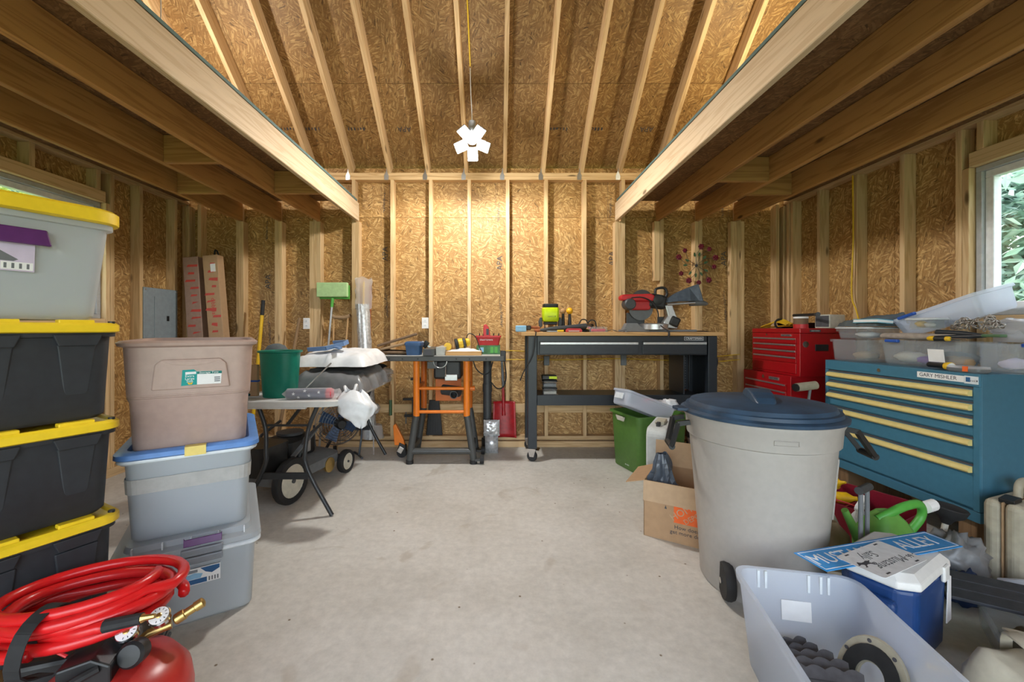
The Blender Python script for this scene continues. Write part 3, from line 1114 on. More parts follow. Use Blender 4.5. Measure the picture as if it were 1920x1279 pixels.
for k in range(4):
    MB().prism([(.03 + k * .016, -.040), (.036 + k * .016, -.040), (.036 + k * .016, -.024), (.03 + k * .016, -.024)], .0018, .0022, Ml).obj('label_bar', 'mid_grey', lb)

# second stack: clear tote, blue-lidded tote, tan tote; short ends face the room
CC = Vector((-1.085, 1.862))
cu_ = Vector((math.sin(R(58)), math.cos(R(58))))
cnn = Vector((math.cos(R(58)), -math.sin(R(58))))
CW, CL = .235, .335                                       # half width (front), half length
ccen = CC - cu_ * CW - cnn * CL
RZC = 90 - 58
t = thing('storage_tote', 'large clear latching tote on the floor under the blue-lidded tote', 'storage tote', (ccen.x, ccen.y, 0), RZC)
m = MB()
tote_body(m, CW + .012, CL + .012, .04, 0, .318, .90)
b = m.obj('body', 'clear_tote', t, smooth=True)
MB().loft([rr(CW + .016, CL + .016, .045, .298), rr(CW + .022, CL + .022, .045, .304), rr(CW + .022, CL + .022, .045, .314), rr(CW + .016, CL + .016, .045, .318)]).obj('rim_band', 'clear_rim', b, smooth=True)
lm = MB()
lm.loft([rr(CW + .018, CL + .018, .05, .319), rr(CW + .024, CL + .024, .05, .325), rr(CW + .022, CL + .022, .05, .345), rr(CW - .012, CL - .012, .05, .352),
         rr(CW - .018, CL - .018, .05, .374), rr(CW - .03, CL - .03, .045, .378)])
l = lm.obj('lid', 'clear_tote', t, smooth=True)
yf = -(CL + .032)
for k in range(5):
    MB().box(-.19 + k * .095, -.185 + k * .095, -CL - .004, -CL + .012, .35, .376).obj('lid_rib', 'clear_rim', l)
MB().box(-.03, .115, yf - .012, yf + .006, .312, .342).obj('latch', 'latch_grey', t, bevel=.005)
MB().box(-.03, .115, yf - .010, yf + .006, .277, .307).obj('latch', 'latch_grey', t, bevel=.005)
MB().prism([(-.062, .014), (.062, .014), (.066, .022), (.066, -.014), (-.066, -.014), (-.066, .022)], 0, .012, plane_m((.045, yf + .012, .362), (1, 0, 0), (0, .3, 1))).obj('latch_tab', 'purple', t, bevel=.003)
Ml = plane_m((.045, -(CL + .0035), .205), (1, 0, 0), (0, -.11, 1))
lb = MB().prism([(-.065, -.032), (.060, -.032), (.060, .040), (-.065, .040)], 0, .0012, Ml).obj('paper_label', 'paper_white', t)
MB().prism([(-.062, -.029), (.012, -.029), (.012, -.008), (-.062, -.008)], .0012, .0018, Ml).obj('label_band', 'print_blue', lb)
MB().prism([(-.062, -.006), (-.01, -.006), (-.002, .012), (-.03, .020), (-.062, .014)], .0012, .0018, Ml).obj('label_picture', 'print_sky', lb)
MB().prism([(-.01, .037), (.057, .037), (.057, .02), (.03, .006), (.008, .016)], .0012, .0018, Ml).obj('label_picture', 'print_blue', lb)
MB().prism([(-.058, .020), (-.02, .022), (-.02, .034), (-.058, .034)], .0012, .0018, Ml).obj('label_badge', 'latch_grey', lb)
for k in range(4):
    MB().prism([(.018 + k * .010, -.027), (.023 + k * .010, -.027), (.023 + k * .010, -.009), (.018 + k * .010, -.009)], .0012, .0018, Ml).obj('label_bar', 'mid_grey', lb)

t = thing('storage_tote', 'clear tote with blue lid and yellow tape, grey tape round its body', 'storage tote', (ccen.x, ccen.y, .379), RZC)
m = MB()
tote_body(m, CW - .004, CL - .004, .045, 0, .345, .88)
b = m.obj('body', 'clear_tote', t, smooth=True)
def sring(f, z):
    return rr((CW - .012) * f, (CL - .012) * f, .045, z)
m = MB()
m.loft([sring(.975 + .001, .205), sring(.986 + .002, .265)], False, False)
m.obj('grey_tape', 'tape_grey', b, thick=.0015)
MB().loft([rr(CW + .006, CL + .006, .05, .335), rr(CW + .008, CL + .008, .05, .34), rr(CW + .006, CL + .006, .05, .347), rr(CW - .03, CL - .03, .05, .3475)]).obj('rim_band', 'clear_rim', b, smooth=True)
lm = MB()
lm.loft([rr(CW + .008, CL + .008, .055, .348), rr(CW + .016, CL + .016, .055, .354), rr(CW + .015, CL + .015, .055, .372), rr(CW + .004, CL + .004, .055, .380),
         rr(CW - .022, CL - .022, .05, .380), rr(CW - .030, CL - .030, .05, .362)])
l = lm.obj('lid', 'lid_blue', t, smooth=True)
MB().prism([(-.018, -.008), (.055, -.008), (.055, .030), (-.018, .030)], 0, .0015, plane_m((0, -(CL + .0172), .352), (1, 0, 0), (0, 0, 1))).obj('yellow_tape', 'tape_yellow', l)
MB().box(-.018, .055, -(CL + .0172), -(CL - .022), .3805, .3815).obj('yellow_tape', 'tape_yellow', l)

t = thing('storage_tote', 'tan tote with teal and white sticker stacked on the blue-lidded tote', 'storage tote', (ccen.x, ccen.y, .743), RZC)
TW, TL = .242, .34
m = MB()
k = 5
rings = [rr(TW * .80, TL * .84, .05, 0, k), rr(TW * .83, TL * .87, .06, .012, k), rr(TW * .865, TL * .90, .06, .205, k), rr(TW * .885, TL * .915, .06, .215, k), rr(TW * .90, TL * .925, .06, .24, k),
         rr(TW * .935, TL * .95, .06, .43, k), rr(TW, TL, .06, .438, k), rr(TW + .004, TL + .004, .06, .450, k), rr(TW - .006, TL - .006, .06, .458, k), rr(TW * .93, TL * .945, .06, .456, k),
         rr(TW * .82, TL * .86, .055, .02, k)]
m.loft(rings)
b = m.obj('body', 'tote_tan', t, smooth=True)
for z in (.222, .229, .236):
    MB().loft([rr(TW * .893, TL * .921, .06, z - .001, k), rr(TW * .900, TL * .926, .06, z, k), rr(TW * .893, TL * .921, .06, z + .001, k)], False, False).obj('moulded_line', 'tote_tan', b)
tilt = (TL * .05) / .25
Mf = plane_m((.0, -(TL * .925 + .004), .255), (1, 0, 0), (0, -.09, 1))
hp = [(-.13, .0), (-.118, .105), (-.095, .125), (.105, .125), (.125, .105), (.14, .0)]
hr = []
for (x, y) in hp:
    hr.append((x, y))
MB().prism(hp, -.012, .006, Mf).obj('handle_panel', 'tote_tan', b, bevel=.005)
MB().prism([(-.095, .118), (-.06, .105), (0, .098), (.06, .103), (.105, .118)], .0, .0075, Mf).obj('handle_shadow_lip', 'tote_tan', b, bevel=.002)
ML0 = Mf
Mf = Mf @ Matrix.Translation((-.022, -.004, 0)) @ Matrix.Diagonal((1.22, 1.15, 1, 1))
lb = MB().prism([(-.005, .018), (.105, .018), (.108, .066), (.035, .068), (-.002, .072)], .004, .0075, Mf).obj('paper_label', 'paper_white', t)
MB().prism([(-.008, .016), (.036, .018), (.037, .066), (.028, .075), (-.004, .074)], .0075, .0082, Mf).obj('label_panel', 'print_teal', lb)
MB().prism([(.037, .057), (.108, .056), (.108, .066), (.037, .067)], .0075, .0082, Mf).obj('label_band', 'print_darkteal', lb)
text('label_text', 'Storage Tote', .0105, 'paper_white', lb, Mf @ Matrix.Translation((.070, .0615, .0085)), .0002, shear=.2)
for q, (w, z) in enumerate((('Extra', .051), ('Large', .041), ('Size', .032))):
    text('label_text', w, .012, 'paper_white', lb, Mf @ Matrix.Translation((.016, z, .0085)), .0002)
MB().prism([(.004, .057), (.034, .058), (.034, .067), (.004, .066)], .0082, .0088, Mf).obj('label_badge', 'paper_white', lb)
MB().prism([(.012, .020), (.022, .020), (.025, .029), (.017, .025), (.009, .029)], .0082, .0088, Mf).obj('label_badge', 'sander_yellow', lb)
for q in range(3):
    MB().prism([(.086, .026 + q * .007), (.103, .026 + q * .007), (.103, .030 + q * .007), (.086, .030 + q * .007)], .0075, .0081, Mf).obj('label_bar', 'mid_grey', lb)

# ------------------------------------------------------------------ air compressor with coiled hose
CX, CY = -1.045, 1.16
t = thing('air_compressor', 'small air compressor with red tank and black ribbed shroud', 'compressor', (CX - .075, CY, 0))
t.scale = (.88, .88, .84)
m = MB()
m.lathe([(.02, -.15), (.10, -.145), (.165, -.115), (.20, -.06), (.208, 0), (.20, .06), (.165, .115), (.10, .145), (.02, .15)], 36, (.10, -.06, .275))
m.obj('tank', 'tank_red', t, smooth='all')
for (x, y) in ((.0, -.20), (.24, -.16), (-.02, .06), (.24, .06)):
    MB().tube([(x, y, 0), (x, y, .2)], [.018, .014], 10).obj('foot', 'black_rubber', t)
rz = Matrix.Translation((-.13, .06, 0)) @ Matrix.Rotation(R(24), 4, 'Z')
sh = MB()
P = [(-.17, .10), (-.15, .40), (-.08, .435), (.14, .425), (.215, .36), (.225, .10)]
sh.prism(P, -.13, .13, rz @ Matrix.Rotation(R(90), 4, 'X'))
s_ = sh.obj('shroud', 'black_plastic', t, bevel=.015)
for k in range(9):
    MB().box(-.135, .10, -.146, -.128, .14 + k * .026, .152 + k * .026, rz).obj('shroud_rib', 'black_plastic', s_, bevel=.003)
    MB().box(.219, .234, -.11, .11, .12 + k * .026, .132 + k * .026, rz).obj('shroud_rib', 'black_plastic', s_, bevel=.003)
MB().prism([(.03, .17), (.20, .19), (.20, .375), (.03, .345)], .1475, .1485, rz @ Matrix.Rotation(R(90), 4, 'X')).obj('warning_label', 'print_dark', t)
wl_ = t.children[-1]
MB().prism([(.03, .330), (.20, .360), (.20, .375), (.03, .345)], .1486, .1492, rz @ Matrix.Rotation(R(90), 4, 'X')).obj('label_band', 'print_orange', wl_)
for k in range(9):
    MB().prism([(.038, .185 + k * .016), (.190, .203 + k * .0165), (.190, .207 + k * .0165), (.038, .189 + k * .016)], .1486, .149, rz @ Matrix.Rotation(R(90), 4, 'X')).obj('label_line', 'paper_white', wl_)
# pressure switch box, regulator, gauges
sw = MB()
sw.prism([(-.05, .0), (.075, .0), (.075, .085), (.03, .115), (-.05, .10)], -.05, .05, Matrix.Translation((.07, -.10, .385)) @ Matrix.Rotation(R(20), 4, 'Z') @ Matrix.Rotation(R(90), 4, 'X'))
so = sw.obj('pressure_switch', 'black_plastic', t, bevel=.006)
MB().tube(smoothpath([(.13, -.13, .47), (.09, -.18, .46), (.02, -.22, .41), (-.08, -.24, .36)]), .012, 8).obj('power_cord', 'black_rubber', t, smooth=True)
MB().cyl((.02, -.11, .49), (-.03, -.115, .52), .005, n=8).obj('switch_lever', 'tool_red', so)
for i, (x, y, z) in enumerate(((.125, -.03, .50), (.185, .02, .515))):
    g = MB().lathe([(.012, -.012), (.029, -.012), (.031, .008), (.028, .012)], 22)
    g_ = g.obj('pressure_gauge', 'chrome', t, smooth=True, loc=(x, y, z), rot=(R(32), R(12), 0))
    MB().lathe([(.001, .0125), (.0265, .0125), (.0265, .0135), (.001, .0135)], 20).obj('gauge_dial', 'paper_white', g_)
    MB().lathe([(.001, .0137), (.009, .0137), (.006, .016), (.001, .016)], 10).obj('gauge_hub', 'brass', g_)
    q = MB()
    for a in range(20, 340, 32):
        d = R(a - 90)
        q.bar((math.cos(d) * .017, math.sin(d) * .017, .0138), (math.cos(d) * .023, math.sin(d) * .023, .0138), .002, .0006)
    q = q.obj('gauge_ticks', 'print_dark', g_)
    q['kind'] = 'stuff'
MB().tube([(.10, -.06, .38), (.125, .0, .44), (.15, .02, .46), (.20, .05, .47)], .014, 10).obj('manifold', 'brass', t, smooth=True)
MB().lathe([(.02, 0), (.036, .004), (.038, .04), (.030, .048), (.005, .05)], 18).obj('regulator_knob', 'black_plastic', t, smooth=True, loc=(.17, -.04, .455), rot=(R(70), R(28), 0))
MB().lathe([(.013, 0), (.018, .005), (.018, .03), (.014, .032), (.014, .06), (.017, .062), (.017, .085), (.008, .09)], 12).obj('outlet_coupling', 'brass', t, smooth=True, loc=(.205, .055, .478), rot=(R(-30), R(62), 0))
# hose
t = thing('air_hose', 'coiled red air hose strapped in a bundle on the compressor', 'hose', (-1.20, 1.225, .375))
hp = []
rnd = random.Random(4)
turns = 5
for i in range(turns * 28 + 1):
    a = 2 * math.pi * i / 28
    k = i / 28
    ra = .232 - .016 * ((k * 2.3) % 3) + .006 * math.sin(a * .5 + k)
    rb = .178 - .014 * ((k * 1.7) % 3)
    x = math.cos(a + .4) * ra + .02 * math.sin(k * 2.2)
    y = math.sin(a + .4) * rb + .012 * math.cos(k * 3.1)
    z = .012 + .018 * (k % 6) + .045 * math.cos(a + .9) * .5 + .02
    hp.append((x, y, z))
MB().tube(hp, .0155, 9).obj('hose', 'hose_red', t, smooth='all')
e0 = Vector(hp[0])
MB().tube(smoothpath([(.02, -.145, .075), (.10, -.15, .085), (.17, -.135, .095)], 5), .0155, 9).obj('hose_end', 'hose_red', t, smooth='all')
MB().tube(smoothpath([(-.22, -.10, .05), (-.10, -.175, .045), (.02, -.175, .05)], 5), .0155, 9).obj('hose_end', 'hose_red', t, smooth='all')
MB().tube([(.17, -.135, .095), (.255, -.12, .105)], [.0165, .0145], 10).obj('bend_guard', 'black_rubber', t)
MB().tube([(.255, -.12, .105), (.262, -.119, .106), (.285, -.115, .108)], [.012, .008, .006], 8).obj('fitting', 'brass', t)
MB().tube([(-.02, -.205, .02), (-.08, -.235, .005)], [.016, .014], 10).obj('fitting', 'brass', t)
MB().tube([(-.08, -.235, .005), (-.25, -.31, -.055)], [.009, .008], 10).obj('air_chuck', 'aluminium', t)
st = MB()
sp_ = smoothpath([(.03, -.085, .0), (.03, -.085, .10), (.028, -.13, .145), (.028, -.20, .12), (.03, -.225, .03), (.03, -.15, -.02)], 4)
st.loft([[p + Vector((dx, 0, 0)) + n_ for dx, n_ in ((-.02, Vector((0, 0, 0))), (.02, Vector((0, 0, 0))), (.02, Vector((0, .003, .003))), (-.02, Vector((0, .003, .003))))] for p in sp_])
st.obj('strap', 'black_rubber', t)
# ------------------------------------------------------------------ folding table and what is on and under it
TZ = .775
t = thing('folding_table', 'white plastic folding table with grey wishbone legs', 'table', (-1.41, 3.43, 0))
k = 5
m = MB()
m.loft([rr(.355, .70, .10, TZ - .044, k), rr(.375, .72, .11, TZ - .040, k), rr(.38, .725, .11, TZ - .006, k), rr(.374, .719, .11, TZ, k)])
m.obj('table_top', 'table_white', t, smooth=True)
for s in (-1, 1):
    m = MB().box(-.26, .16, s * .712 - .012, s * .712 + .012, TZ - .052, TZ - .040)
    m.obj('top_skirt', 'table_white', t, bevel=.004)
    y = s * .665
    for e in (-1, 1):
        MB().tube(smoothpath([(e * .20, y - s * .03, TZ - .045), (e * .145, y - s * .02, .58), (e * .13, y, .42), (e * .132, y, .36), (e * .18, y, .24), (e * .31, y + s * .0, .005)], 5), .0145, 10).obj('leg', 'leg_grey', t, smooth=True)
    MB().box(-.155, .155, y - .008, y + .008, .245, .29).obj('crossbar', 'leg_grey', t, bevel=.004)
    MB().bar((0, y - s * .02, .60), (.0, y - s * .32, TZ - .05), .02, .012).obj('brace', 'leg_grey', t)
    MB().bar((-.14, y - s * .02, .60), (.14, y - s * .02, .60), .02, .012).obj('brace_bar', 'leg_grey', t)

# green double bin
t = thing('waste_bin', 'green ribbed plastic bin standing on the folding table', 'bin', (-1.515, 2.90, TZ))
def lobe(r, z, n=28):
    return [((1 + .10 * math.cos(2 * a + 3.14 + .0) * 0 - .10 * max(0, math.cos(a + R(90))) ** 8) * r * math.cos(a),
             (1 - .10 * max(0, math.cos(a + R(90))) ** 8) * r * math.sin(a) * .85, z) for a in [2 * math.pi * i / n for i in range(n)]]
m = MB()
m.loft([lobe(.108, 0), lobe(.112, .005), lobe(.132, .305), lobe(.146, .310), lobe(.148, .320), lobe(.142, .322), lobe(.128, .318), lobe(.108, .01)])
m.obj('body', 'bin_green', t, smooth=True)

# paper-and-card bundle, gloves
t = thing('card_bundle', 'upright brown card and paper bundle beside the green bin', 'paper bundle', (-1.73, 2.93, TZ))
MB().box(-.05, -.005, -.02, .0, 0, .27).obj('card', 'cardboard_light', t)
MB().cbox((.025, -.01, .11), (.05, .03, .22)).obj('card', 'cardboard', t, bevel=.003)
MB().prism([(-.05, 0), (.01, 0), (-.01, .12), (-.03, .14)], -.06, -.055, plane_m((-.02, 0, 0), (1, 0, 0), (0, 0, 1))).obj('folded_paper', 'leather_tan', t)
MB().cbox((-.045, -.03, .20), (.045, .004, .14)).obj('white_paper', 'paper_white', t)
MB().box(-.001, .052, -.027, .007, .10, .112).obj('blue_band', 'handle_blue', t)
m = MB()
m.lump((-1.742, 2.80, TZ + .035), (.055, .05, .035), 3, .35, 4, floor=TZ + .001)
m.lump((-1.735, 2.79, TZ + .075), (.045, .035, .028), 5, .4, 5, floor=TZ + .001)
tag(m.obj('work_gloves', 'glove_teal', smooth='all'), 'crumpled teal work gloves on the folding table', 'gloves')

# white sheet heap, dark plastic heap, dustpan
def heap(name, label, cat, mat, x0, x1, y0, y1, z0, zf, seed, amp=.02, nu=26, nv=20, freq=9):
    m = MB()
    top, bot = [], []
    def P(u, v, up):
        x, y = x0 + (x1 - x0) * u, y0 + (y1 - y0) * v
        e = min(1, 9 * min(u, 1 - u, v, 1 - v))
        n = noise.noise(Vector((x * freq + seed, y * freq, seed))) + .6 * abs(noise.noise(Vector((x * freq * 2.3, y * freq * 2.3 + seed, 1))))
        xo = amp * 1.2 * noise.noise(Vector((y * freq, seed, 2)))
        return (x + xo * (1 if u < .5 else -1), y + amp * noise.noise(Vector((x * freq, 3, seed))), (z0 + (zf(u, v) - z0) * (e ** .5) + amp * n * e) if up else z0 + (zf(u, v) - z0) * .0)
    m.grid(lambda u, v: P(u, v, True), nu, nv)
    m.grid(lambda u, v: P(1 - u, v, False), nu, nv)
    return tag(m.obj(name, mat, smooth='all'), label, cat)
heap('plastic_sheeting', 'crumpled dark grey plastic sheeting heaped on the folding table', 'plastic sheet', 'bag_grey', -1.50, -.98, 3.02, 3.75, TZ + .001, lambda u, v: TZ + .16 - .05 * u + .02 * v, 2, .03)
heap('plastic_bag', 'big white plastic bag lying flat over the dark sheeting', 'plastic bag', 'bag_white', -1.58, -.98, 3.12, 3.72, TZ + .185, lambda u, v: TZ + .275 + .035 * v - .04 * abs(u - .5), 6, .022)
t = thing('dustpan', 'dusty blue dustpan lying on the white plastic bag', 'dustpan', (-1.33, 3.30, TZ + .325), rot=(R(12), R(-8), R(-8)))
m = MB()
m.prism([(-.17, -.03), (.02, -.09), (.12, -.01), (.13, .06), (-.03, .12)], -.004, .002)
m.obj('pan', 'dustpan_blue', t)
MB().prism([(-.15, -.02), (.01, -.07), (.09, -.0), (.09, .045), (-.03, .095)], .0025, .006).obj('dust', 'dust_grey', t)
for a, b_ in (((-.17, -.03), (.02, -.09)), ((.02, -.09), (.12, -.01)), ((.12, -.01), (.13, .06)), ((.13, .06), (-.03, .12))):
    MB().bar((a[0], a[1], .012), (b_[0], b_[1], .012), .012, .034).obj('pan_wall', 'dustpan_blue', t, bevel=.003)
MB().bar((.07, -.05, .006), (.15, -.11, .0), .03, .014).obj('handle', 'dustpan_blue', t, bevel=.005)

# bundled flag in a clear sleeve, hanging bag, rods
t = thing('flag_bundle', 'rolled flag with white stars in a clear plastic sleeve on the table edge', 'flag', (-1.225, 2.80, TZ + .036), rz=6)
MB().lathe([(.018, -.185), (.032, -.18), (.036, -.10), (.036, .08), (.034, .10)], 16, axis='x', sy=.9).obj('rolled_cloth', 'flag_navy', t, smooth=True)
MB().lathe([(.0355, .072), (.0368, .076), (.0365, .108), (.03, .112)], 16, axis='x', sy=.9).obj('red_end', 'flag_red', t, smooth=True)
for (x, a) in ((-.13, -55), (-.06, -20), (-.03, -75), (.03, -38), (-.10, -95)):
    p = [((.0125 if i % 2 == 0 else .005) * math.cos(R(90 + 36 * i)), (.0125 if i % 2 == 0 else .005) * math.sin(R(90 + 36 * i))) for i in range(10)]
    n_ = Vector((0, math.cos(R(a)) * -1, math.sin(R(a)) * -1)) if False else Vector((0, -math.cos(R(a + 50)), math.sin(R(a + 50)) * .9 + .2)).normalized()
    MB().prism(p, 0, .0012, plane_m(Vector((x, 0, 0)) + n_ * .0365, (1, 0, 0), Vector((1, 0, 0)).cross(n_) * -1)).obj('star', 'sign_white', t)
MB().lathe([(.004, -.215), (.02, -.195), (.037, -.18), (.039, 0), (.039, .10), (.026, .125), (.034, .155), (.012, .17)], 14, axis='x').obj('clear_sleeve', 'film_clear', t, smooth=True)
t = thing('shopping_bag', 'small white plastic bag hanging over the corner of the folding table', 'plastic bag', (-1.0, 2.86, TZ))
m = MB()
def hang(u, v):
    a = 2 * math.pi * u
    w = (.05 + .075 * math.sin(math.pi * min(1, v * 1.15 + .05))) * (1 if v < .9 else (1 - v) * 9 + .1)
    n = 1 + .35 * noise.noise(Vector((math.cos(a) * 1.6, math.sin(a) * 1.6, v * 4)))
    return (w * math.cos(a) * n + .03 + .06 * v, w * .5 * math.sin(a) * n - .035 - .05 * min(1, v * 4), .05 - .235 * v + .012 * math.sin(a * 3))
m.grid(hang, 20, 14)
m.obj('bag', 'bag_white', t, smooth='all')
MB().tube(smoothpath([(-.03, -.03, .04), (-.05, .0, .075), (-.02, .03, .012)], 4), .010, 6).obj('bag_handle', 'bag_white', t, smooth='all')
MB().tube(smoothpath([(.03, -.05, .04), (.03, .0, .085), (.02, .03, .012)], 4), .011, 6).obj('bag_handle', 'bag_white', t, smooth='all')
tag(MB().tube([(-1.335, 2.90, TZ + .06), (-1.22, 3.05, TZ + .22)], [.0045, .006], 8).obj('metal_rod', 'aluminium'), 'thin metal rod leaning on the flag bundle', 'rod')
# clutter at the far corner of the table
m = MB()
m.lump((-1.12, 3.95, TZ + .055), (.12, .12, .05), 9, .4, 4, floor=TZ + .002)
tag(m.obj('plastic_wrap', 'film_clear', smooth='all'), 'wad of clear plastic wrap on the far end of the folding table', 'plastic wrap')
m = MB().lump((-1.18, 3.86, TZ + .12), (.11, .09, .04), 4, .5, 4)
tag(m.obj('black_cloth', 'black_rubber', smooth='all'), 'black rag above the wad of clear wrap', 'rag')
m = MB().lump((-1.17, 3.80, TZ + .172), (.05, .035, .012), 8, .3, 4)
tag(m.obj('red_cloth', 'tool_red', smooth='all'), 'small red cloth on the black rag', 'rag')
t = thing('ball_cap', 'black and white cap behind the green bin', 'cap', (-1.67, 3.14, TZ + .28))
MB().lathe([(.085, 0), (.082, .03), (.06, .065), (.02, .08)], 18).obj('crown', 'cloth_dark', t, smooth=True)
MB().prism([(-.05, 0), (.05, 0), (.06, -.05), (.0, -.08), (-.06, -.05)], 0, .006, Matrix.Translation((0, -.06, .004))).obj('brim', 'paper_white', t)
tag(MB().lathe([(.06, .001), (.07, .01), (.074, .26), (.078, .262), (.078, .279)], 18, (-1.67, 3.14, TZ)).obj('black_can', 'black_plastic', smooth=True), 'tall black can under the cap behind the green bin', 'can')

# ------------------------------------------------------------------ lawn mower and wire fan under the table
t = thing('lawn_mower', 'grey push mower with tall cream rear wheel parked under the table', 'lawn mower', (-1.66, 3.33, 0), rz=-14)
MB().loft([rr(.20, .32, .08, .10), rr(.24, .36, .10, .12), rr(.235, .355, .10, .19), rr(.17, .26, .08, .235)]).obj('deck', 'mid_grey', t, smooth=True)
en = MB().loft([rr(.12, .15, .04, .235), rr(.13, .16, .05, .25), rr(.13, .16, .05, .37), rr(.09, .11, .04, .40)]).obj('engine', 'black_plastic', t, smooth=True)
MB().lathe([(.09, .40), (.10, .405), (.10, .425), (.05, .435)], 18).obj('recoil_cover', 'dark_grey', en, smooth=True)
MB().cbox((.12, .02, .31), (.05, .09, .10)).obj('muffler', 'aluminium', en, bevel=.01)
def wheel(y, r, w, x, hub, parent):
    g = MB().lathe([(r * .72, -w / 2), (r * .96, -w / 2), (r, -w * .3), (r, w * .3), (r * .96, w / 2), (r * .72, w / 2), (r * .72, -w / 2)], 28, axis='x', cap0=False, cap1=False).obj('wheel', 'black_rubber', parent, smooth=True, loc=(x, y, r))
    MB().lathe([(r * .12, -w * .42), (r * .70, -w * .30), (r * .76, -w * .46), (r * .76, w * .46), (r * .70, w * .30), (r * .12, w * .42)], 24, axis='x').obj('hub', hub, g, smooth=True)
    MB().cyl((-w * .5, 0, 0), (w * .6, 0, 0), r * .10, n=10).obj('axle_cap', 'dark_grey', g)
    return g
wheel(-.31, .162, .05, .27, 'wheel_cream', t)
wheel(-.31, .162, .05, -.27, 'wheel_cream', t)
wheel(.35, .098, .05, .27, 'wheel_cream', t)
wheel(.35, .098, .05, -.27, 'wheel_cream', t)
MB().cyl((.225, .17, .12), (.245, .17, .12), .06, n=16).obj('drive_cover', 'brass', t)
for s in (-1, 1):
    MB().tube([(s * .21, -.20, .20), (s * .2, -.08, .40), (s * .2, .12, .47)], .012, 8).obj('handle_bar', 'dark_grey', t)
MB().bar((.21, -.22, .30), (.20, .05, .44), .035, .012).obj('handle_bracket', 'mid_grey', t)
MB().loft([rr(.16, .12, .04, .20, 4, 0, -.31), rr(.18, .13, .05, .42, 4, 0, -.33)]).obj('grass_catcher', 'black_plastic', t, smooth=True)
t = thing('wire_fan', 'round floor fan with dark wire cage behind the mower', 'fan', (-1.50, 3.93, 0), rz=35)
FZ, FR = .36, .21
for s in (-1, 1):
    for kx in range(9):
        r_ = FR * (kx + 1) / 9
        yy = s * (.075 * math.sqrt(max(0, 1 - (r_ / FR) ** 2)) + .01)
        MB().tube([(r_ * math.cos(a), yy, FZ + r_ * math.sin(a)) for a in [2 * math.pi * i / 28 for i in range(29)]], .0022, 4, cap=False).obj('cage_ring', 'fan_wire', t)
    for kx in range(12):
        a = 2 * math.pi * kx / 12
        MB().tube([(r_ * math.cos(a), s * (.075 * math.sqrt(1 - (r_ / FR) ** 2) + .01), FZ + r_ * math.sin(a)) for r_ in (.03, .09, .15, .19, FR * .999)], .002, 4).obj('cage_spoke', 'fan_wire', t)
for kx in range(4):
    a = math.pi / 2 * kx + .4
    MB().prism([(.02, -.03), (.17, -.06), (.18, .05), (.03, .03)], -.002, .002, Matrix.Translation((0, 0, FZ)) @ Matrix.Rotation(a, 4, 'Y') @ Matrix.Rotation(R(90), 4, 'X') @ Matrix.Rotation(R(18), 4, 'X')).obj('blade', 'deep_blue', t)
MB().lathe([(.03, -.03), (.05, -.02), (.05, .09), (.035, .12)], 16, (0, 0, FZ), axis='y').obj('motor', 'black_plastic', t, smooth=True)
MB().tube(smoothpath([(-.19, -.10, .012), (-.19, .10, .012), (-.15, .13, .012), (.15, .13, .012), (.19, .10, .012), (.19, -.10, .012)], 4), .011, 8).obj('foot', 'fan_wire', t, smooth=True)
for s in (-1, 1):
    MB().tube([(s * .19, .0, .012), (s * .215, 0, .20), (s * .218, 0, FZ)], .010, 8).obj('stand_arm', 'fan_wire', t)
m = MB().lump((-1.22, 4.10, .44), (.05, .09, .03), 12, .4, 3)
m.lump((-1.20, 4.06, .47), (.05, .05, .05), 2, .25, 3)
m.tube([(-1.22, 4.10, .0), (-1.22, 4.10, .44)], .008, 6)
tag(m.obj('plastic_hood', 'film_clear', smooth='all'), 'clear plastic hood on a stick beside the wire fan', 'plastic hood')

# ------------------------------------------------------------------ long things leaning on the back wall behind the table
t = thing('flat_mop', 'pale green flat mop stood head up against the wall', 'mop', (-1.755, 4.265, .0))
MB().tube([(-.045, -.075, .005), (.045, .05, 1.555)], .011, 10).obj('pole', 'aluminium', t)
MB().tube([(.038, .043, 1.47), (.045, .05, 1.565)], .016, 10).obj('socket', 'vivid_green', t)
MB().box(-.115, .205,   .025, .070, 1.575, 1.725).obj('mop_pad', 'mop_green', t, bevel=.008)
MB().box(-.10, .215, .071, .081, 1.555, 1.70).obj('mop_plate', 'vivid_green', t, bevel=.003)
t = thing('crutch', 'wooden crutch leaning on the wall beside the mop pole', 'crutch', (-1.64, 4.275, 0))
for s in (-1, 1):
    MB().tube([(s * .012, -.07, .02), (s * .045, -.03, .55), (s * .075, .078, 1.355)], .011, 8).obj('upright', 'tool_wood', t)
MB().tube(smoothpath([(-.10, .08, 1.385), (-.05, .08, 1.365), (.05, .08, 1.365), (.10, .08, 1.385)], 4), .020, 10).obj('arm_pad', 'leather_tan', t, smooth=True)
MB().tube([(-.058, .02, .88), (.058, .02, .88)], .014, 8).obj('hand_grip', 'tool_wood', t)
MB().cyl((0, -.075, 0), (0, -.07, .06), .02, n=10).obj('rubber_tip', 'black_rubber', t)
t = thing('digging_tool', 'yellow-handled yard tool with black grip leaning in the back corner', 'yard tool', (-2.46, 4.22, 0))
MB().tube([(-.012, -.05, .12), (.022, .085, 1.385)], .017, 10).obj('shaft', 'handle_yellow', t)
MB().tube([(.022, .085, 1.385), (.026, .10, 1.54)], .019, 10).obj('grip', 'black_rubber', t)
MB().prism([(-.09, .14), (.09, .14), (.085, .04), (0, .0), (-.085, .04)], -.003, .003, plane_m((-.012, -.052, 0), (1, 0, 0), (0, -.05, 1))).obj('blade', 'mid_grey', t)
t = thing('plastic_roll', 'tall roll wrapped in crinkled clear plastic against a stud', 'wrapped roll', (-1.33, 4.25, 0))
m = MB()
rings = []
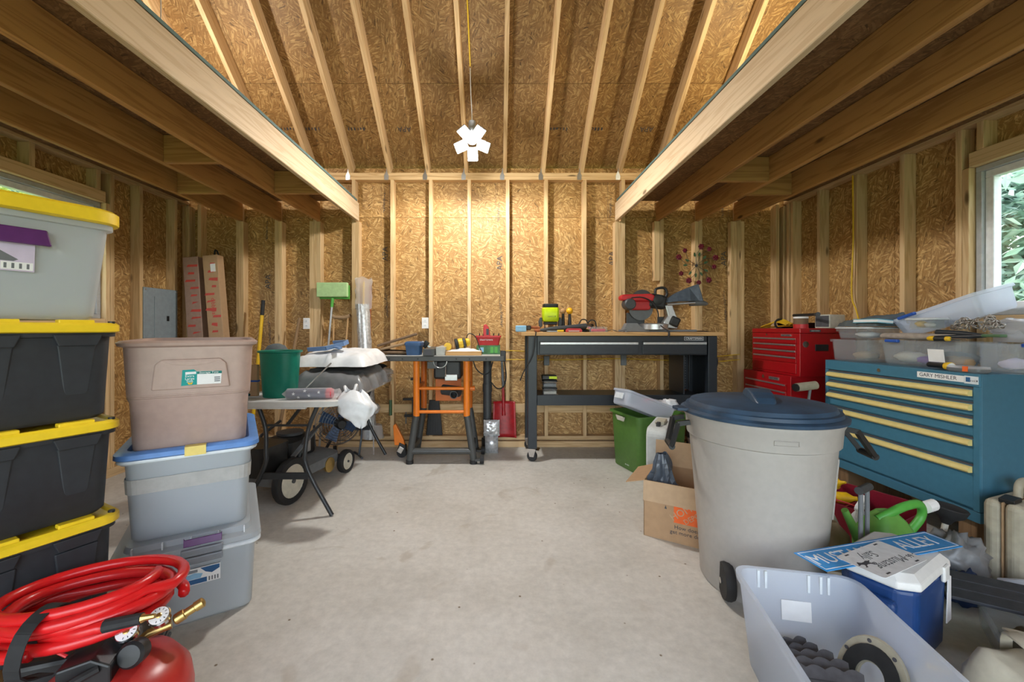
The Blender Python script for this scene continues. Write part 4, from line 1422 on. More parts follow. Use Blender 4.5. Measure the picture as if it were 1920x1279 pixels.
for j in range(26):
    z = .14 + 1.36 * j / 25
    r_ = .068 - .0 * j
    rings.append([((r_ + .010 * noise.noise(Vector((math.cos(a) * 2, math.sin(a) * 2, z * 14)))) * math.cos(a) - .004 * j + .03, (r_ + .010 * noise.noise(Vector((math.cos(a) * 2, math.sin(a) * 2 + 4, z * 14)))) * math.sin(a) * .9 + .003 * j, z) for a in [2 * math.pi * i / 18 for i in range(18)]])
m.loft(rings)
m.obj('wrapped_core', 'foil', t, smooth=True)
m = MB()
m.grid(lambda u, v: ((.085 - .0 * v) * math.cos(6.28 * u) - .06 + .02 * noise.noise(Vector((u * 5, v * 4, 1))), .06 * math.sin(6.28 * u) + .075, 1.46 + .31 * v + .015 * math.sin(u * 19)), 18, 8)
m.obj('loose_sleeve', 'film_clear', t, smooth='all')
m = MB()
m.grid(lambda u, v: ((.12 - .02 * v) * math.cos(6.28 * u) + .05 + .02 * noise.noise(Vector((u * 6, v * 4, 3))), .06 * math.sin(6.28 * u), .125 + .14 * v), 18, 6)
m.obj('sleeve_foot', 'film_clear', t, smooth='all')
MB().cyl((.03, 0, .121), (.03, 0, .14), .06, n=14).obj('core_end', 'foil', t)
tag(MB().cyl((-1.42, 4.345, .12), (-1.40, 4.355, 1.74), .010, n=8).obj('wooden_stick', 'handle_yellow'), 'thin yellow stick standing beside the wrapped roll', 'stick')
tag(MB().cyl((-1.34, 4.34, .12), (-1.33, 4.355, 1.70), .012, n=8).obj('wooden_stick', 'rust'), 'dark reddish stick standing behind the wrapped roll', 'stick')
for q, nm in enumerate(('narrow', 'middle', 'broad')):
    w_ = .018 + .012 * q
    tag(MB().box(-1.70 + .06 * q, -1.70 + .06 * q + w_, 4.335, 4.36, .117, .72).obj('wood_lath', 'tool_wood'), nm + ' of three pale wood strips leaning on the wall behind the mower', 'wood strip')
t = thing('garden_tool', 'tool with worn wooden handle leaning by the outlet cover', 'yard tool', (-2.13, 4.25, 0))
MB().tube([(-.10, -.07, .03), (.06, .10, 1.36)], [.018, .015], 8).obj('handle', 'old_wood', t)
MB().prism([(-.10, 0), (.10, 0), (.08, .16), (-.08, .16)], -.004, .004, plane_m((-.10, -.10, 0), (1, 0, 0), (0, .1, 1))).obj('blade', 'mid_grey', t)
for i, (x, a, ln, w, d, mat) in enumerate(((-.12, -4.5, 1.95, .155, .14, 'cardboard_print'), (.115, -5.4, 1.97, .15, .10, 'cardboard'))):
    t = thing('long_carton', ('darker long carton covered in red print leaning in the corner', 'lighter long carton with white sticker and red lettering leaning in the corner')[i], 'cardboard box', (-2.90, 4.20, 0))
    M = Matrix.Translation((x + .10, -.05 if i else -.02, .02)) @ Matrix.Rotation(R(a), 4, 'Y') @ Matrix.Rotation(R(-1.2), 4, 'X')
    bx_ = MB().box(-w / 2, w / 2, -d / 2, d / 2, 0, ln, M).obj('carton', mat, t, bevel=.006)
    Mp = M @ plane_m((0, -d / 2 - .0008, 0), (1, 0, 0), (0, 0, 1))
    rnd = random.Random(i)
    for q in range(16):
        z = ln - .10 - q * .075
        wq = w * rnd.uniform(.15, .4)
        xq = rnd.uniform(-.2, .2) * w
        MB().prism([(xq - wq, z), (xq + wq * .9, z + rnd.uniform(-.02, .02)), (xq + wq, z + .018), (xq - wq * .7, z + .022)], 0, .0008, Mp).obj('red_print', 'print_red', bx_)
    if i:
        text('red_print', 'dibbles.', .06, 'print_red', bx_, Mp @ Matrix.Translation((0, 1.45, .001)) @ Matrix.Rotation(R(-90), 4, 'Z'), .0004)
        MB().prism([(.0, ln - .17), (.05, ln - .17), (.05, ln - .09), (.0, ln - .09)], 0, .0012, Mp).obj('sticker', 'paper_white', bx_)
m = MB().tube(smoothpath([(-2.96, 4.34, 1.2), (-2.955, 4.335, 1.97), (-2.93, 4.335, 2.06), (-2.90, 4.335, 1.98)], 5), .008, 6)
m.tube([(-2.96, 4.34, .02), (-2.96, 4.34, 1.2)], .008, 6)
tag(m.obj('bent_wire', 'black_rubber', smooth=True), 'bent black wire hook standing behind the printed cardboard boxes', 'wire')
# ------------------------------------------------------------------ table saw on its orange stand
SXC = -.52
t = thing('table_saw', 'table saw on a stand of orange tubes and dark splayed legs', 'table saw', (SXC, 4.02, 0))
MB().box(-.565, .575, -.215, .27, .958, .998).obj('saw_table', 'saw_top', t, bevel=.004)
MB().box(-.575, .585, -.245, -.216, .950, .996).obj('front_rail', 'saw_grey', t, bevel=.005)
for x in (-.46, -.34, -.2, .15, .27, .42):
    MB().cyl((x, -.249, .972), (x, -.244, .972), .008, n=8).obj('rail_bolt', 'black_plastic', t)
MB().box(.55, .60, -.235, -.16, .945, 1.045).obj('fence_clamp', 'black_plastic', t, bevel=.006)
for x in (-.225, .24):
    for y in (-.185, .205):
        s = 1 if x > 0 else -1
        MB().cyl((x, y, .948), (x, y, .44), .030, n=18).obj('upper_leg', 'orange' if y < 0 else 'orange_dark', t, smooth=True)
        MB().tube([(x, y, .44), (x + s * .01, y, .40), (x + s * .055, y, .10), (x + s * .062, y, .035)], [.031, .032, .032, .03], 16).obj('lower_leg', 'saw_grey', t, smooth=True)
        MB().cyl((x + s * .062, y, 0), (x + s * .062, y, .035), .034, n=16).obj('foot', 'black_rubber', t)
    MB().cyl((x, -.16, .70), (x, .18, .70), .016, n=10).obj('side_tube', 'orange_dark', t)
    MB().bar((x + (.05 if x > 0 else -.05), -.16, .12), (x + (.05 if x > 0 else -.05), .18, .12), .03, .05).obj('side_tube', 'saw_grey', t)
for z in (.695, .478):
    MB().cyl((-.20, -.185, z), (.215, -.185, z), .015, n=12).obj('cross_tube', 'orange', t, smooth=True)
MB().cyl((.27, -.185, .695), (.315, -.185, .695), .022, n=12).obj('tube_end', 'orange_dark', t)
MB().cyl((-.26, -.185, .115), (.28, -.185, .115), .028, n=14).obj('floor_tube', 'saw_grey', t, smooth=True)
for y in (-.19, .10):
    w = MB().lathe([(.012, -.018), (.036, -.018), (.038, 0), (.036, .018), (.012, .018)], 18, axis='x').obj('caster', 'black_rubber', t, smooth=True, loc=(.38, y, .038))
    MB().bar((-.06, 0, .0), (.0, 0, 0), .05, .02).obj('caster_arm', 'saw_grey', w)
# motor, blade, dust port hanging below the table
MB().cbox((.05, .02, .86), (.26, .26, .18)).obj('motor_housing', 'black_plastic', t, bevel=.02)
MB().tube(arc((0, -.232, .952), .062, 180, 360, 16), .005, 6).obj('saw_scale', 'aluminium', t)
MB().box(-.12, -.03, -.222, -.205, .88, .945).obj('scale_plate', 'saw_grey', t, bevel=.004)
MB().cyl((.04, -.15, .80), (.04, -.15, .90), .006, n=8).obj('riving_rod', 'chrome', t)
MB().cbox((.09, -.13, .79), (.12, .03, .06)).obj('bracket', 'aluminium', t, bevel=.005)
MB().tube(smoothpath([(.0, -.02, .66), (.09, -.06, .655), (.16, -.10, .65)], 4), [.05] * 9, 16).obj('dust_duct', 'dark_grey', t, smooth=True)
MB().lathe([(.030, -.035), (.037, -.035), (.037, .05), (.030, .05), (.028, -.03)], 20, (.12, -.14, .635), axis='y', cap0=False, cap1=False).obj('dust_port', 'dark_grey', t, smooth=True)
MB().cyl((.12, -.09, .635), (.12, -.085, .635), .03, n=16).obj('port_dark', 'print_dark', t)
MB().box(-.10, .16, .15, .165, .52, .80).obj('rear_panel', 'orange_dark', t, bevel=.004)
# rip fence and mitre parts on the table
MB().box(-.155, -.055, -.255, .26, .999, 1.062).obj('rip_fence', 'saw_grey', t, bevel=.005)
MB().box(-.135, -.075, -.2565, -.255, 1.005, 1.052).obj('fence_opening', 'print_dark', t)
MB().box(-.05, .035, -.16, .22, .999, 1.075).obj('fence_face', 'saw_top', t, bevel=.003)

# things lying on the saw
ST = .999
t = thing('folded_tool_bag', 'folded brown canvas bag on the left wing of the table saw', 'bag', (-.98, 4.06, ST))
for i, (z, a, w) in enumerate(((.022, -2, .34), (.065, 13, .36), (.10, 17, .38))):
    MB().cbox((.01, 0, z + .02 * i), (w, .26, .026), (0, R(-a), R(4 * i))).obj('fold', 'cloth_brown' if i != 1 else 'leather_tan', t, bevel=.012, seg=3)
t = thing('small_box', 'small dark blue lidded box in front of the folded brown bag', 'box', (-.782, 3.92, ST), rz=-6)
MB().loft([rr(.062, .05, .012, 0), rr(.072, .058, .014, .09)]).obj('body', 'box_blue', t, smooth=True)
MB().loft([rr(.078, .063, .014, .0905), rr(.078, .063, .014, .115), rr(.062, .05, .012, .128)]).obj('lid', 'box_blue', t, smooth=True)
t = thing('trigger_clamp', 'silver trigger clamp lying against the saw fence', 'clamp', (-.70, 4.13, ST), rot=(0, R(38), 0))
MB().box(-.11, .11, -.008, .008, .06, .076).obj('bar', 'aluminium', t)
MB().box(.05, .12, -.016, .016, .0, .075).obj('jaw', 'aluminium', t, bevel=.005)
MB().box(-.09, -.04, -.016, .016, .03, .10).obj('handle', 'black_plastic', t, bevel=.006)
t = thing('wood_board', 'short pale board dusted with white powder on the table saw', 'board', (-.312, 3.93, ST))
MB().box(-.165, .165, -.09, .09, 0, .036).obj('plank', 'bench_wood', t, bevel=.003)
m = MB()
m.grid(lambda u, v: (-.155 + .31 * u, -.08 + .16 * v, .0365 + .028 * max(0, math.sin(math.pi * u)) * math.sin(math.pi * v) * (1 + .7 * noise.noise(Vector((u * 9, v * 6, 2))))), 24, 10)
m.obj('powder', 'dust_white', t, smooth='all')
t = thing('orbital_sander', 'yellow and black orbital sander lying on the dusty board', 'sander', (-.345, 3.95, ST + .105), rot=(0, R(78), R(8)))
MB().lathe([(.05, -.055), (.058, -.05), (.058, -.028), (.04, -.026)], 22).obj('sanding_pad', 'black_rubber', t, smooth=True)
MB().lathe([(.042, -.026), (.05, -.02), (.05, .018), (.044, .022)], 22).obj('body', 'sander_yellow', t, smooth=True)
MB().lathe([(.045, .022), (.047, .026), (.047, .04), (.03, .05)], 22).obj('body_band', 'dark_grey', t, smooth=True)
MB().lathe([(.034, .05), (.04, .06), (.034, .085), (.01, .092)], 20).obj('top_cap', 'sander_yellow', t, smooth=True)
m = MB().tube(smoothpath([(-.30, 3.97, ST + .14), (-.27, 3.99, ST + .20), (-.21, 4.0, ST + .17), (-.165, 3.98, ST + .06), (-.14, 3.98, ST + .01)], 5), .005, 6)
tag(m.obj('sander_cord', 'black_rubber', smooth=True), 'black power cord arching from the orbital sander', 'cord')
t = thing('tape_tool', 'small yellow tape tool beside the orbital sander', 'tape measure', (-.475, 3.99, ST + .037), rz=10)
MB().lathe([(.02, -.02), (.035, -.018), (.036, .018), (.02, .02)], 18, (0, 0, .04), axis='y').obj('case', 'sander_yellow', t, smooth=True)
MB().lathe([(.001, -.022), (.014, -.022), (.014, .0), (.001, .0)], 12, (0, 0, .04), axis='y').obj('case_button', 'print_dark', t)
t = thing('screw_box', 'green printed card box on the right wing of the table saw', 'box', (-.085, 4.10, ST))
MB().box(-.115, .115, -.07, .07, 0, .085).obj('box', 'card_green', t, bevel=.003)
MB().box(-.09, -.045, -.0715, -.07, .02, .065).obj('print_panel', 'print_sky', t)
for x in (.02, .06):
    MB().box(x, x + .03, -.0715, -.07, .012, .072).obj('print_panel', 'vivid_green', t)
t = thing('tool_caddy', 'red plastic tool caddy standing on the green box', 'tool caddy', (-.085, 4.10, ST + .086))
m = MB()
m.loft([rr(.10, .06, .012, 0), rr(.118, .072, .014, .075), rr(.125, .079, .014, .078), rr(.125, .079, .014, .092), rr(.115, .07, .012, .092), rr(.097, .057, .01, .006)])
m.obj('tray', 'tool_red', t, smooth=True)
MB().prism([(-.035, .01), (.03, .01), (.026, .12), (.01, .18), (-.012, .205), (-.036, .20), (-.042, .16)], -.012, .012, plane_m((-.01, .0, .0), (1, 0, 0), (0, 0, 1))).obj('handle', 'tool_red', t, bevel=.006)
MB().box(-.022, .004, -.0135, -.0115, .10, .16).obj('handle_slot', 'print_dark', t)
text('lettering', 'CRAFTSMAN', .022, 'paper_white', t, plane_m((-.02, -.0715, .052), (1, 0, 0), (0, -.12, 1)), .0004)
for x in (-.10, -.06, .04, .09):
    MB().cyl((x, -.0, .02), (x + .012, .01, .115), .006, n=6).obj('bit', 'black_plastic', t)

m = MB().tube(smoothpath([(-.22, 3.80, .955), (-.19, 3.79, .88), (-.13, 3.80, .83), (-.07, 3.82, .85), (-.04, 3.85, .94)], 6), .006, 6)
tag(m.obj('saw_cord', 'black_rubber', smooth=True), 'black cord looping under the front rail of the table saw', 'cord')
m = MB().tube(smoothpath([(.068, 3.87, .94), (.085, 3.90, .80), (.06, 3.92, .70), (.0, 3.94, .68), (-.06, 3.96, .74)], 6), .006, 6)
tag(m.obj('saw_cord', 'black_rubber', smooth=True), 'black cord hanging from the end clamp of the table saw', 'cord')
# things between saw and wall, on the floor or hung
t = thing('snow_shovel', 'red plastic shovel standing blade down beside the workbench', 'shovel', (.075, 4.30, .0))
MB().grid(lambda u, v: ((-.125 + .25 * u) * (1 - .10 * v), .035 * (2 * u - 1) ** 2 * -1 + .02 + .03 * v, .118 + .37 * v), 12, 10).obj('blade', 'shovel_red', t, smooth='all', thick=.005)
MB().tube([(-.005, .03, .34), (-.012, .045, .64)], [.02, .013], 10).obj('socket', 'shovel_red', t, smooth=True)
MB().tube([(-.012, .045, .64), (-.028, .055, .98)], .014, 10).obj('shaft', 'mid_grey', t)
MB().box(-.025, .005, .034, .062, .66, .70).obj('collar', 'black_plastic', t, bevel=.004)
t = thing('drain_pipe', 'black corrugated drain pipe standing behind the table saw', 'pipe', (-.10, 4.27, 0))
MB().cyl((0, 0, .118), (0, 0, .93), .043, n=18).obj('pipe', 'dark_grey', t, smooth=True)
MB().cyl((0, 0, .60), (0, 0, .68), .049, n=18).obj('coupling', 'dark_grey', t, smooth=True)
MB().lathe([(.043, .0), (.06, .002), (.06, .117), (.043, .118)], 18).obj('base_socket', 'black_plastic', t, smooth=True)
m = MB()
def pouch(sg):
    return lambda u, v: (-.135 + .16 * u + .006 * noise.noise(Vector((v * 9, 1, 0))), 4.17 + sg * (.004 + .03 * (math.sin(math.pi * u) * math.sin(math.pi * v)) ** .5 * (1 + .6 * noise.noise(Vector((u * 11, v * 11, 2))))), .17 + .16 * v + .006 * noise.noise(Vector((u * 12, 3, 0))))
m.grid(pouch(-1), 16, 16)
m.grid(pouch(1), 16, 16)
m.box(-.12, .01, 4.15, 4.19, 0, .169)
tag(m.obj('foil_pouch', 'foil', smooth='all'), 'crinkled silver pouch in front of the red shovel', 'pouch')
t = thing('black_pan', 'black plastic pan hung upright on the wall behind the saw', 'dustpan', (-.66, 4.345, 0))
MB().prism([(-.085, .13), (.09, .13), (.055, .50), (-.05, .50)], -.006, .006, plane_m((0, 0, 0), (1, 0, 0), (0, 0, 1))).obj('pan', 'black_plastic', t, bevel=.01)
for k_ in range(6):
    MB().bar((-.07 + .028 * k_, -.008, .15), (-.042 + .017 * k_, -.008, .49), .006, .006).obj('ridge', 'black_plastic', t)
t = thing('foot_lever', 'orange steel foot lever with black caster beside the saw stand', 'caster lever', (-.92, 4.02, 0))
MB().prism([(-.07, .12), (.03, .12), (.02, .17), (-.06, .33), (-.085, .31)], -.02, .02, plane_m((0, 0, 0), (1, 0, 0), (0, 0, 1))).obj('lever', 'orange', t, bevel=.006)
MB().prism([(-.05, .05), (.04, .04), (.04, .12), (-.02, .15)], -.03, .03, plane_m((0, 0, 0), (1, 0, 0), (0, 0, 1))).obj('bracket', 'black_plastic', t, bevel=.004)
MB().lathe([(.015, -.02), (.048, -.02), (.05, 0), (.048, .02), (.015, .02)], 18, (0, 0, .05), axis='y').obj('wheel', 'black_rubber', t, smooth=True)
MB().cbox((-.01, -.03, .08), (.05, .006, .06), (0, R(30), 0)).obj('fork', 'chrome', t, bevel=.003)
def clamp(x, z0, z1, d, label):
    t = thing('bar_clamp', label, 'clamp', (x, 4.325, 0))
    MB().box(-.005, .005, -.014, .014, z0, z1).obj('bar', 'black_plastic', t)
    MB().box(-.10, .02, -.016, .016, z1 - .03, z1 - .006).obj('fixed_jaw', 'black_plastic', t, bevel=.004)
    MB().box(-.085, .02, -.016, .016, z0 + (z1 - z0) * d, z0 + (z1 - z0) * d + .026).obj('sliding_jaw', 'black_plastic', t, bevel=.004)
    MB().cyl((-.07, 0, z0 + (z1 - z0) * d - .07), (-.07, 0, z0 + (z1 - z0) * d + .05), .006, n=8).obj('screw', 'mid_grey', t)
    MB().cyl((-.07, 0, z0 + (z1 - z0) * d - .13), (-.07, 0, z0 + (z1 - z0) * d - .07), .013, n=10).obj('handle', 'tool_wood', t)
clamp(-.80, .16, .74, .5, 'long black bar clamp hung on the wall beside the saw leg')
clamp(-.88, .16, .53, .45, 'short black bar clamp hung beside the longer one')
t = thing('hand_trowel', 'small wooden-handled tool with green grip hung on a stud', 'hand tool', (-1.115, 4.345, 0))
MB().cyl((0, 0, .50), (-.004, 0, .66), .014, .012, n=10).obj('handle', 'tool_wood', t)
MB().cyl((0, 0, .34), (0, 0, .50), .016, n=10).obj('grip', 'leaf_metal', t)

# ------------------------------------------------------------------ rolling workbench
t = thing('workbench', 'long charcoal steel workbench on casters with wooden top', 'workbench', (1.165, 4.09, 0))
MB().box(-.94, .94, -.25, .245, 1.180, 1.214).obj('wood_top', 'bench_wood', t, bevel=.004)
for x in (-.835, .845):
    s = 1 if x > 0 else -1
    for y in (-.185, .205):
        MB().box(x - .042, x + .042, y - .04, y + .025, .125, 1.178).obj('leg', 'charcoal_steel', t, bevel=.004)
        c = MB().lathe([(.012, -.016), (.046, -.016), (.05, 0), (.046, .016), (.012, .016)], 20, axis='x').obj('caster', 'black_rubber', t, smooth=True, loc=(x, y + .0, .05), rot=(0, 0, R(68)))
        MB().prism([(-.04, .0), (.04, .0), (.02, -.075), (-.02, -.075)], -.022, -.018, plane_m((0, 0, .07), (0, 1, 0), (0, 0, 1))).obj('caster_fork', 'chrome', c)
        MB().prism([(-.04, .0), (.04, .0), (.02, -.075), (-.02, -.075)], .018, .022, plane_m((0, 0, .07), (0, 1, 0), (0, 0, 1))).obj('caster_fork', 'chrome', c)
        MB().box(-.035, .035, -.035, .035, .065, .074).obj('caster_plate', 'chrome', c)
        if y < 0:
            MB().cbox((.02, -.05, .06), (.06, .03, .01), (0, R(-12), 0)).obj('caster_brake', 'chrome', c)
    MB().box(x - .006, x + .006, -.155, .17, .53, 1.176).obj('side_panel', 'charcoal_steel', t)
m = MB().box(-.79, .80, -.21, -.19, 1.000, 1.178)
m.obj('front_apron', 'charcoal_steel', t, bevel=.003)
MB().box(-.79, .80, .18, .20, 1.0, 1.178).obj('rear_apron', 'charcoal_steel', t)
for (a, b_) in ((-.77, .155), (.19, .79)):
    d = MB().box(a, b_, -.222, -.211, 1.008, 1.128).obj('drawer', 'charcoal_steel', t, bevel=.004)
    MB().box(a + .006, b_ - .006, -.238, -.223, 1.098, 1.122).obj('pull', 'aluminium', d, bevel=.004)
pl = MB().box(.585, .765, -.2115, -.2105, 1.136, 1.172).obj('name_plate', 'aluminium', t)
MB().box(.590, .760, -.2135, -.2118, 1.140, 1.168).obj('plate_field', 'print_dark', pl)
text('lettering', 'CRAFTSMAN', .027, 'paper_white', pl, plane_m((.675, -.2142, 1.154), (1, 0, 0), (0, 0, 1)), .0004)
MB().box(-.79, .80, -.205, -.185, .527, .625).obj('shelf_lip', 'charcoal_steel', t, bevel=.003)
MB().box(-.79, .80, -.184, .20, .60, .612).obj('shelf', 'charcoal_steel', t)
MB().box(-.60, -.585, -.18, .19, .613, .622).obj('shelf_seam', 'aluminium', t)
MB().box(-.79, .80, .19, .205, .527, .612).obj('shelf_lip', 'charcoal_steel', t)
# perforated end cabinet under the right end
pb = MB().box(.60, .612, -.16, .17, .626, .99).obj('pegboard_panel', 'charcoal_steel', t)
MB().box(.613, .79, .155, .167, .626, .99).obj('pegboard_panel', 'charcoal_steel', t)
m = MB()
for i in range(9):
    for j in range(12):
        m.cyl((.665 + i * .012, .153, .66 + j * .026), (.665 + i * .012, .1515, .66 + j * .026), .0026, n=6)
h = m.obj('peg_holes', 'aluminium', pb)
h['kind'] = 'stuff'
# cords hanging from the bench ends
m = MB().tube(smoothpath([(.36, 3.845, 1.218), (.355, 3.825, 1.19), (.33, 3.83, 1.0), (.25, 3.86, .85), (.215, 3.88, .76)], 5), .005, 6)
tag(m.obj('power_cord', 'black_rubber', smooth=True), 'black cord hanging down the drawer end of the workbench below the blue vise', 'cord')
m = MB().tube(smoothpath([(1.78, 4.24, 1.222), (2.02, 4.20, 1.222), (2.125, 4.12, 1.20), (2.14, 4.10, 1.05), (2.19, 4.12, .92), (2.16, 4.12, .80), (2.13, 4.10, .74)], 5), .005, 6)
m.cyl((2.13, 4.10, .74), (2.125, 4.10, .69), .014, .010, 8)
tag(m.obj('power_cord', 'black_rubber', smooth=True), 'black cord with plug hanging off the workbench under the miter saw bag', 'cord')

BT = 1.2145
t = thing('miter_saw', 'red and black sliding miter saw with dark dust bag', 'miter saw', (1.50, 4.08, BT))
MB().box(-.28, .44, -.06, .10, 0, .022).obj('base', 'mid_grey', t, bevel=.006)
MB().prism([(-.29, 0), (-.02, 0), (-.03, .03), (-.10, .045), (-.14, .085), (-.245, .085), (-.275, .03)], -.05, .04, plane_m((0, -.03, .0), (1, 0, 0), (0, 0, 1))).obj('base_wing', 'mid_grey', t, bevel=.006)
MB().lathe([(.10, .022), (.135, .025), (.135, .075), (.11, .085)], 28, (.04, 0, 0)).obj('turntable', 'aluminium', t, smooth=True)
MB().box(-.21, -.03, .05, .07, .03, .19).obj('fence', 'dark_grey', t, bevel=.004)
MB().box(.10, .28, .05, .07, .03, .15).obj('fence', 'dark_grey', t, bevel=.004)
MB().prism([(.10, .04), (.24, .03), (.26, .09), (.22, .19), (.19, .27), (.12, .26), (.15, .16), (.11, .10)], -.03, .05, plane_m((.02, .02, 0), (1, 0, 0), (0, 0, 1))).obj('tilt_arm', 'aluminium', t, bevel=.008)
MB().cbox((.235, .0, .10), (.10, .09, .10), (0, R(25), 0)).obj('tilt_knob', 'black_plastic', t, bevel=.02)
MB().lathe([(.012, -.001), (.12, -.001), (.12, .001), (.012, .001)], 36, (-.075, .03, .235), axis='y').obj('blade', 'mid_grey', t)
MB().prism([(-.30, .345), (-.29, .31), (-.20, .30), (.02, .30), (.04, .355), (.0, .372), (-.27, .365)], -.05, .045, plane_m((0, 0, 0), (1, 0, 0), (0, 0, 1))).obj('motor_cover', 'tool_red', t, bevel=.012)
MB().prism([(-.17, .215), (.0, .215), (.02, .305), (-.17, .305)], -.06, .02, plane_m((0, 0, 0), (1, 0, 0), (0, 0, 1))).obj('gear_cover', 'tool_red', t, bevel=.012)
MB().lathe([(.045, -.06), (.055, -.05), (.055, .05), (.045, .06)], 20, (-.215, -.03, .27), axis='y').obj('motor', 'dark_grey', t, smooth=True)
MB().lathe([(.03, -.02), (.05, -.012), (.05, .03), (.03, .035)], 18, (.07, -.01, .315), axis='y').obj('pivot', 'black_plastic', t, smooth=True)
MB().cbox((.075, .02, .30), (.17, .10, .14), (0, R(10), 0)).obj('saw_head', 'black_plastic', t, bevel=.025)
MB().tube(smoothpath([(.05, -.01, .36), (.06, -.01, .42), (.14, -.01, .43), (.165, -.01, .38), (.15, -.01, .33)], 5), .013, 10).obj('carry_handle', 'black_plastic', t, smooth=True)
MB().cyl((.16, -.03, .268), (.43, -.03, .285), .012, n=12).obj('slide_rod', 'aluminium', t, smooth=True)
MB().cyl((.16, .05, .268), (.43, .05, .285), .012, n=12).obj('slide_rod', 'aluminium', t, smooth=True)
MB().tube([(.40, .01, .284), (.47, .01, .289), (.555, .01, .280), (.575, .01, .276)], [.030, .032, .022, .01], 14).obj('rod_end', 'mid_grey', t, smooth=True)
m = MB()
m.loft([[(.155, y, z) for y, z in ((-.03, .29), (.04, .29), (.04, .325), (-.03, .325))],
        [(.28, y, z) for y, z in ((-.05, .300), (.06, .300), (.035, .41), (-.025, .41))],
        [(.42, y, z) for y, z in ((-.05, .318), (.06, .318), (.02, .44), (-.01, .44))],
        [(.475, y, z) for y, z in ((-.05, .318), (.06, .318), (-.0, .455), (.01, .455))][:4]])
# the bag rises to a peak near its closed end
db = MB().loft([[(x, -.05 * w, z0), (x, .06 * w, z0), (x, .03 * w, z1), (x, -.02 * w, z1)] for (x, w, z0, z1) in
                ((.155, .5, .285, .325), (.26, .9, .297, .385), (.38, 1, .300, .437), (.475, .6, .300, .472), (.51, .8, .302, .36), (.515, .6, .303, .32))])
db.obj('dust_bag', 'bag_dark', t, bevel=.006)
MB().tube(smoothpath([(-.20, -.065, .33), (-.10, -.07, .335), (.0, -.06, .29), (.05, -.075, .20), (.06, -.09, .08), (.045, -.345, .008)], 5), .006, 6).obj('power_cord', 'black_rubber', t, smooth=True)
MB().tube([(.045, -.345, .008), (.044, -.356, -.015), (.04, -.356, -.045)], .009, 6).obj('cord_plug', 'black_rubber', t)
MB().lathe([(.08, -.004), (.11, -.004), (.11, .004), (.08, .004)], 28, (-.06, .04, .31), axis='y').obj('blade_guard', 'dark_grey', t, smooth=True)

t = thing('router', 'lime and black plunge router standing on the workbench', 'router', (.515, 4.02, BT))
MB().cyl((0, 0, 0), (0, 0, .012), .075, n=22).obj('base_plate', 'black_plastic', t)
for s in (-1, 1):
    MB().cyl((s * .052, 0, .012), (s * .052, 0, .12), .009, n=10).obj('plunge_post', 'chrome', t)
    MB().prism([(.075, .06), (.105, .03), (.115, .10), (.10, .14), (.08, .14)] if s > 0 else [(-.075, .06), (-.08, .14), (-.10, .14), (-.115, .10), (-.105, .03)], -.02, .02, plane_m((0, 0, 0), (1, 0, 0), (0, 0, 1))).obj('hand_grip', 'dark_grey', t, bevel=.006)
MB().cbox((0, 0, .085), (.13, .10, .03)).obj('carriage', 'black_plastic', t, bevel=.01)
MB().loft([rr(.068, .052, .02, .10), rr(.078, .06, .022, .115), rr(.080, .062, .022, .225), rr(.07, .055, .02, .235)]).obj('motor_housing', 'lime', t, smooth=True)
MB().loft([rr(.068, .053, .018, .2355), rr(.072, .056, .018, .242), rr(.072, .056, .018, .268), rr(.06, .045, .015, .272)]).obj('top_cap', 'black_plastic', t, smooth=True)
marks('lettering', 7, .018, 'print_dark', t, plane_m((.01, -.0625, .150), (1, 0, 0), (0, 0, 1)), .0008)
def knob_tool(x, y, z, r_, mat, label):
    t = thing('knob_handle', label, 'tool handle', (x, y, BT))
    MB().tube([(0, 0, 0), (0, 0, z - r_ * .8)], [.024, .013], 12).obj('stem', 'black_plastic', t)
    MB().lathe([(.002, -r_), (r_ * .6, -r_ * .8), (r_ * .95, -r_ * .3), (r_, 0), (r_ * .9, r_ * .42), (r_ * .5, r_ * .86), (.002, r_)], 18, (0, 0, z)).obj('knob', mat, t, smooth='all')
    return t
knob_tool(.71, 4.06, .205, .034, 'ball_orange', 'round orange knob on a black stem beside the router')
knob_tool(.655, 4.12, .205, .030, 'tool_wood', 'round wooden knob on a black stem between router and orange knob')
t = thing('bench_vise', 'pale blue clamp head overhanging the end of the workbench', 'clamp', (.245, 3.92, BT), rz=4)
MB().cbox((-.02, 0, .032), (.10, .06, .06)).obj('head', 'print_sky', t, bevel=.01)
MB().cbox((.05, 0, .04), (.05, .045, .045)).obj('body', 'black_plastic', t, bevel=.01)
MB().cyl((.07, 0, .045), (.16, .01, .040), .013, n=10).obj('sleeve', 'rust', t)
t = thing('caulk_gun', 'long black stick tool lying across the bench in front of the router', 'hand tool', (.60, 3.90, BT))
MB().tube([(-.22, -.02, .014), (-.10, -.01, .03), (.08, 0, .045), (.24, .02, .058)], [.012, .020, .022, .026], 12).obj('barrel', 'dark_grey', t, smooth=True)
MB().tube([(-.25, -.022, .012), (-.20, -.02, .017)], [.017, .015], 10).obj('nose', 'rust', t)
MB().cyl((.24, .02, .055), (.275, .025, .045), .034, .030, 14).obj('end_cap', 'chrome', t)
MB().tube(smoothpath([(.17, .02, .07), (.20, .03, .115), (.24, .03, .115), (.26, .03, .08)], 4), .006, 6).obj('trigger', 'black_plastic', t)
t = thing('utility_knife', 'red utility knife lying at the front of the workbench', 'knife', (.715, 3.865, BT))
MB().prism([(-.075, .0), (.07, .0), (.08, .018), (.06, .034), (-.06, .036), (-.078, .018)], -.01, .01, plane_m((0, 0, 0), (1, 0, 0), (0, 0, 1))).obj('body', 'tool_red', t, bevel=.004)
MB().box(-.05, .05, -.0115, -.010, .006, .014).obj('stripe', 'cream', t)
t = thing('blister_pack', 'clear plastic pack with red contents on the workbench', 'pack', (.945, 3.87, BT))
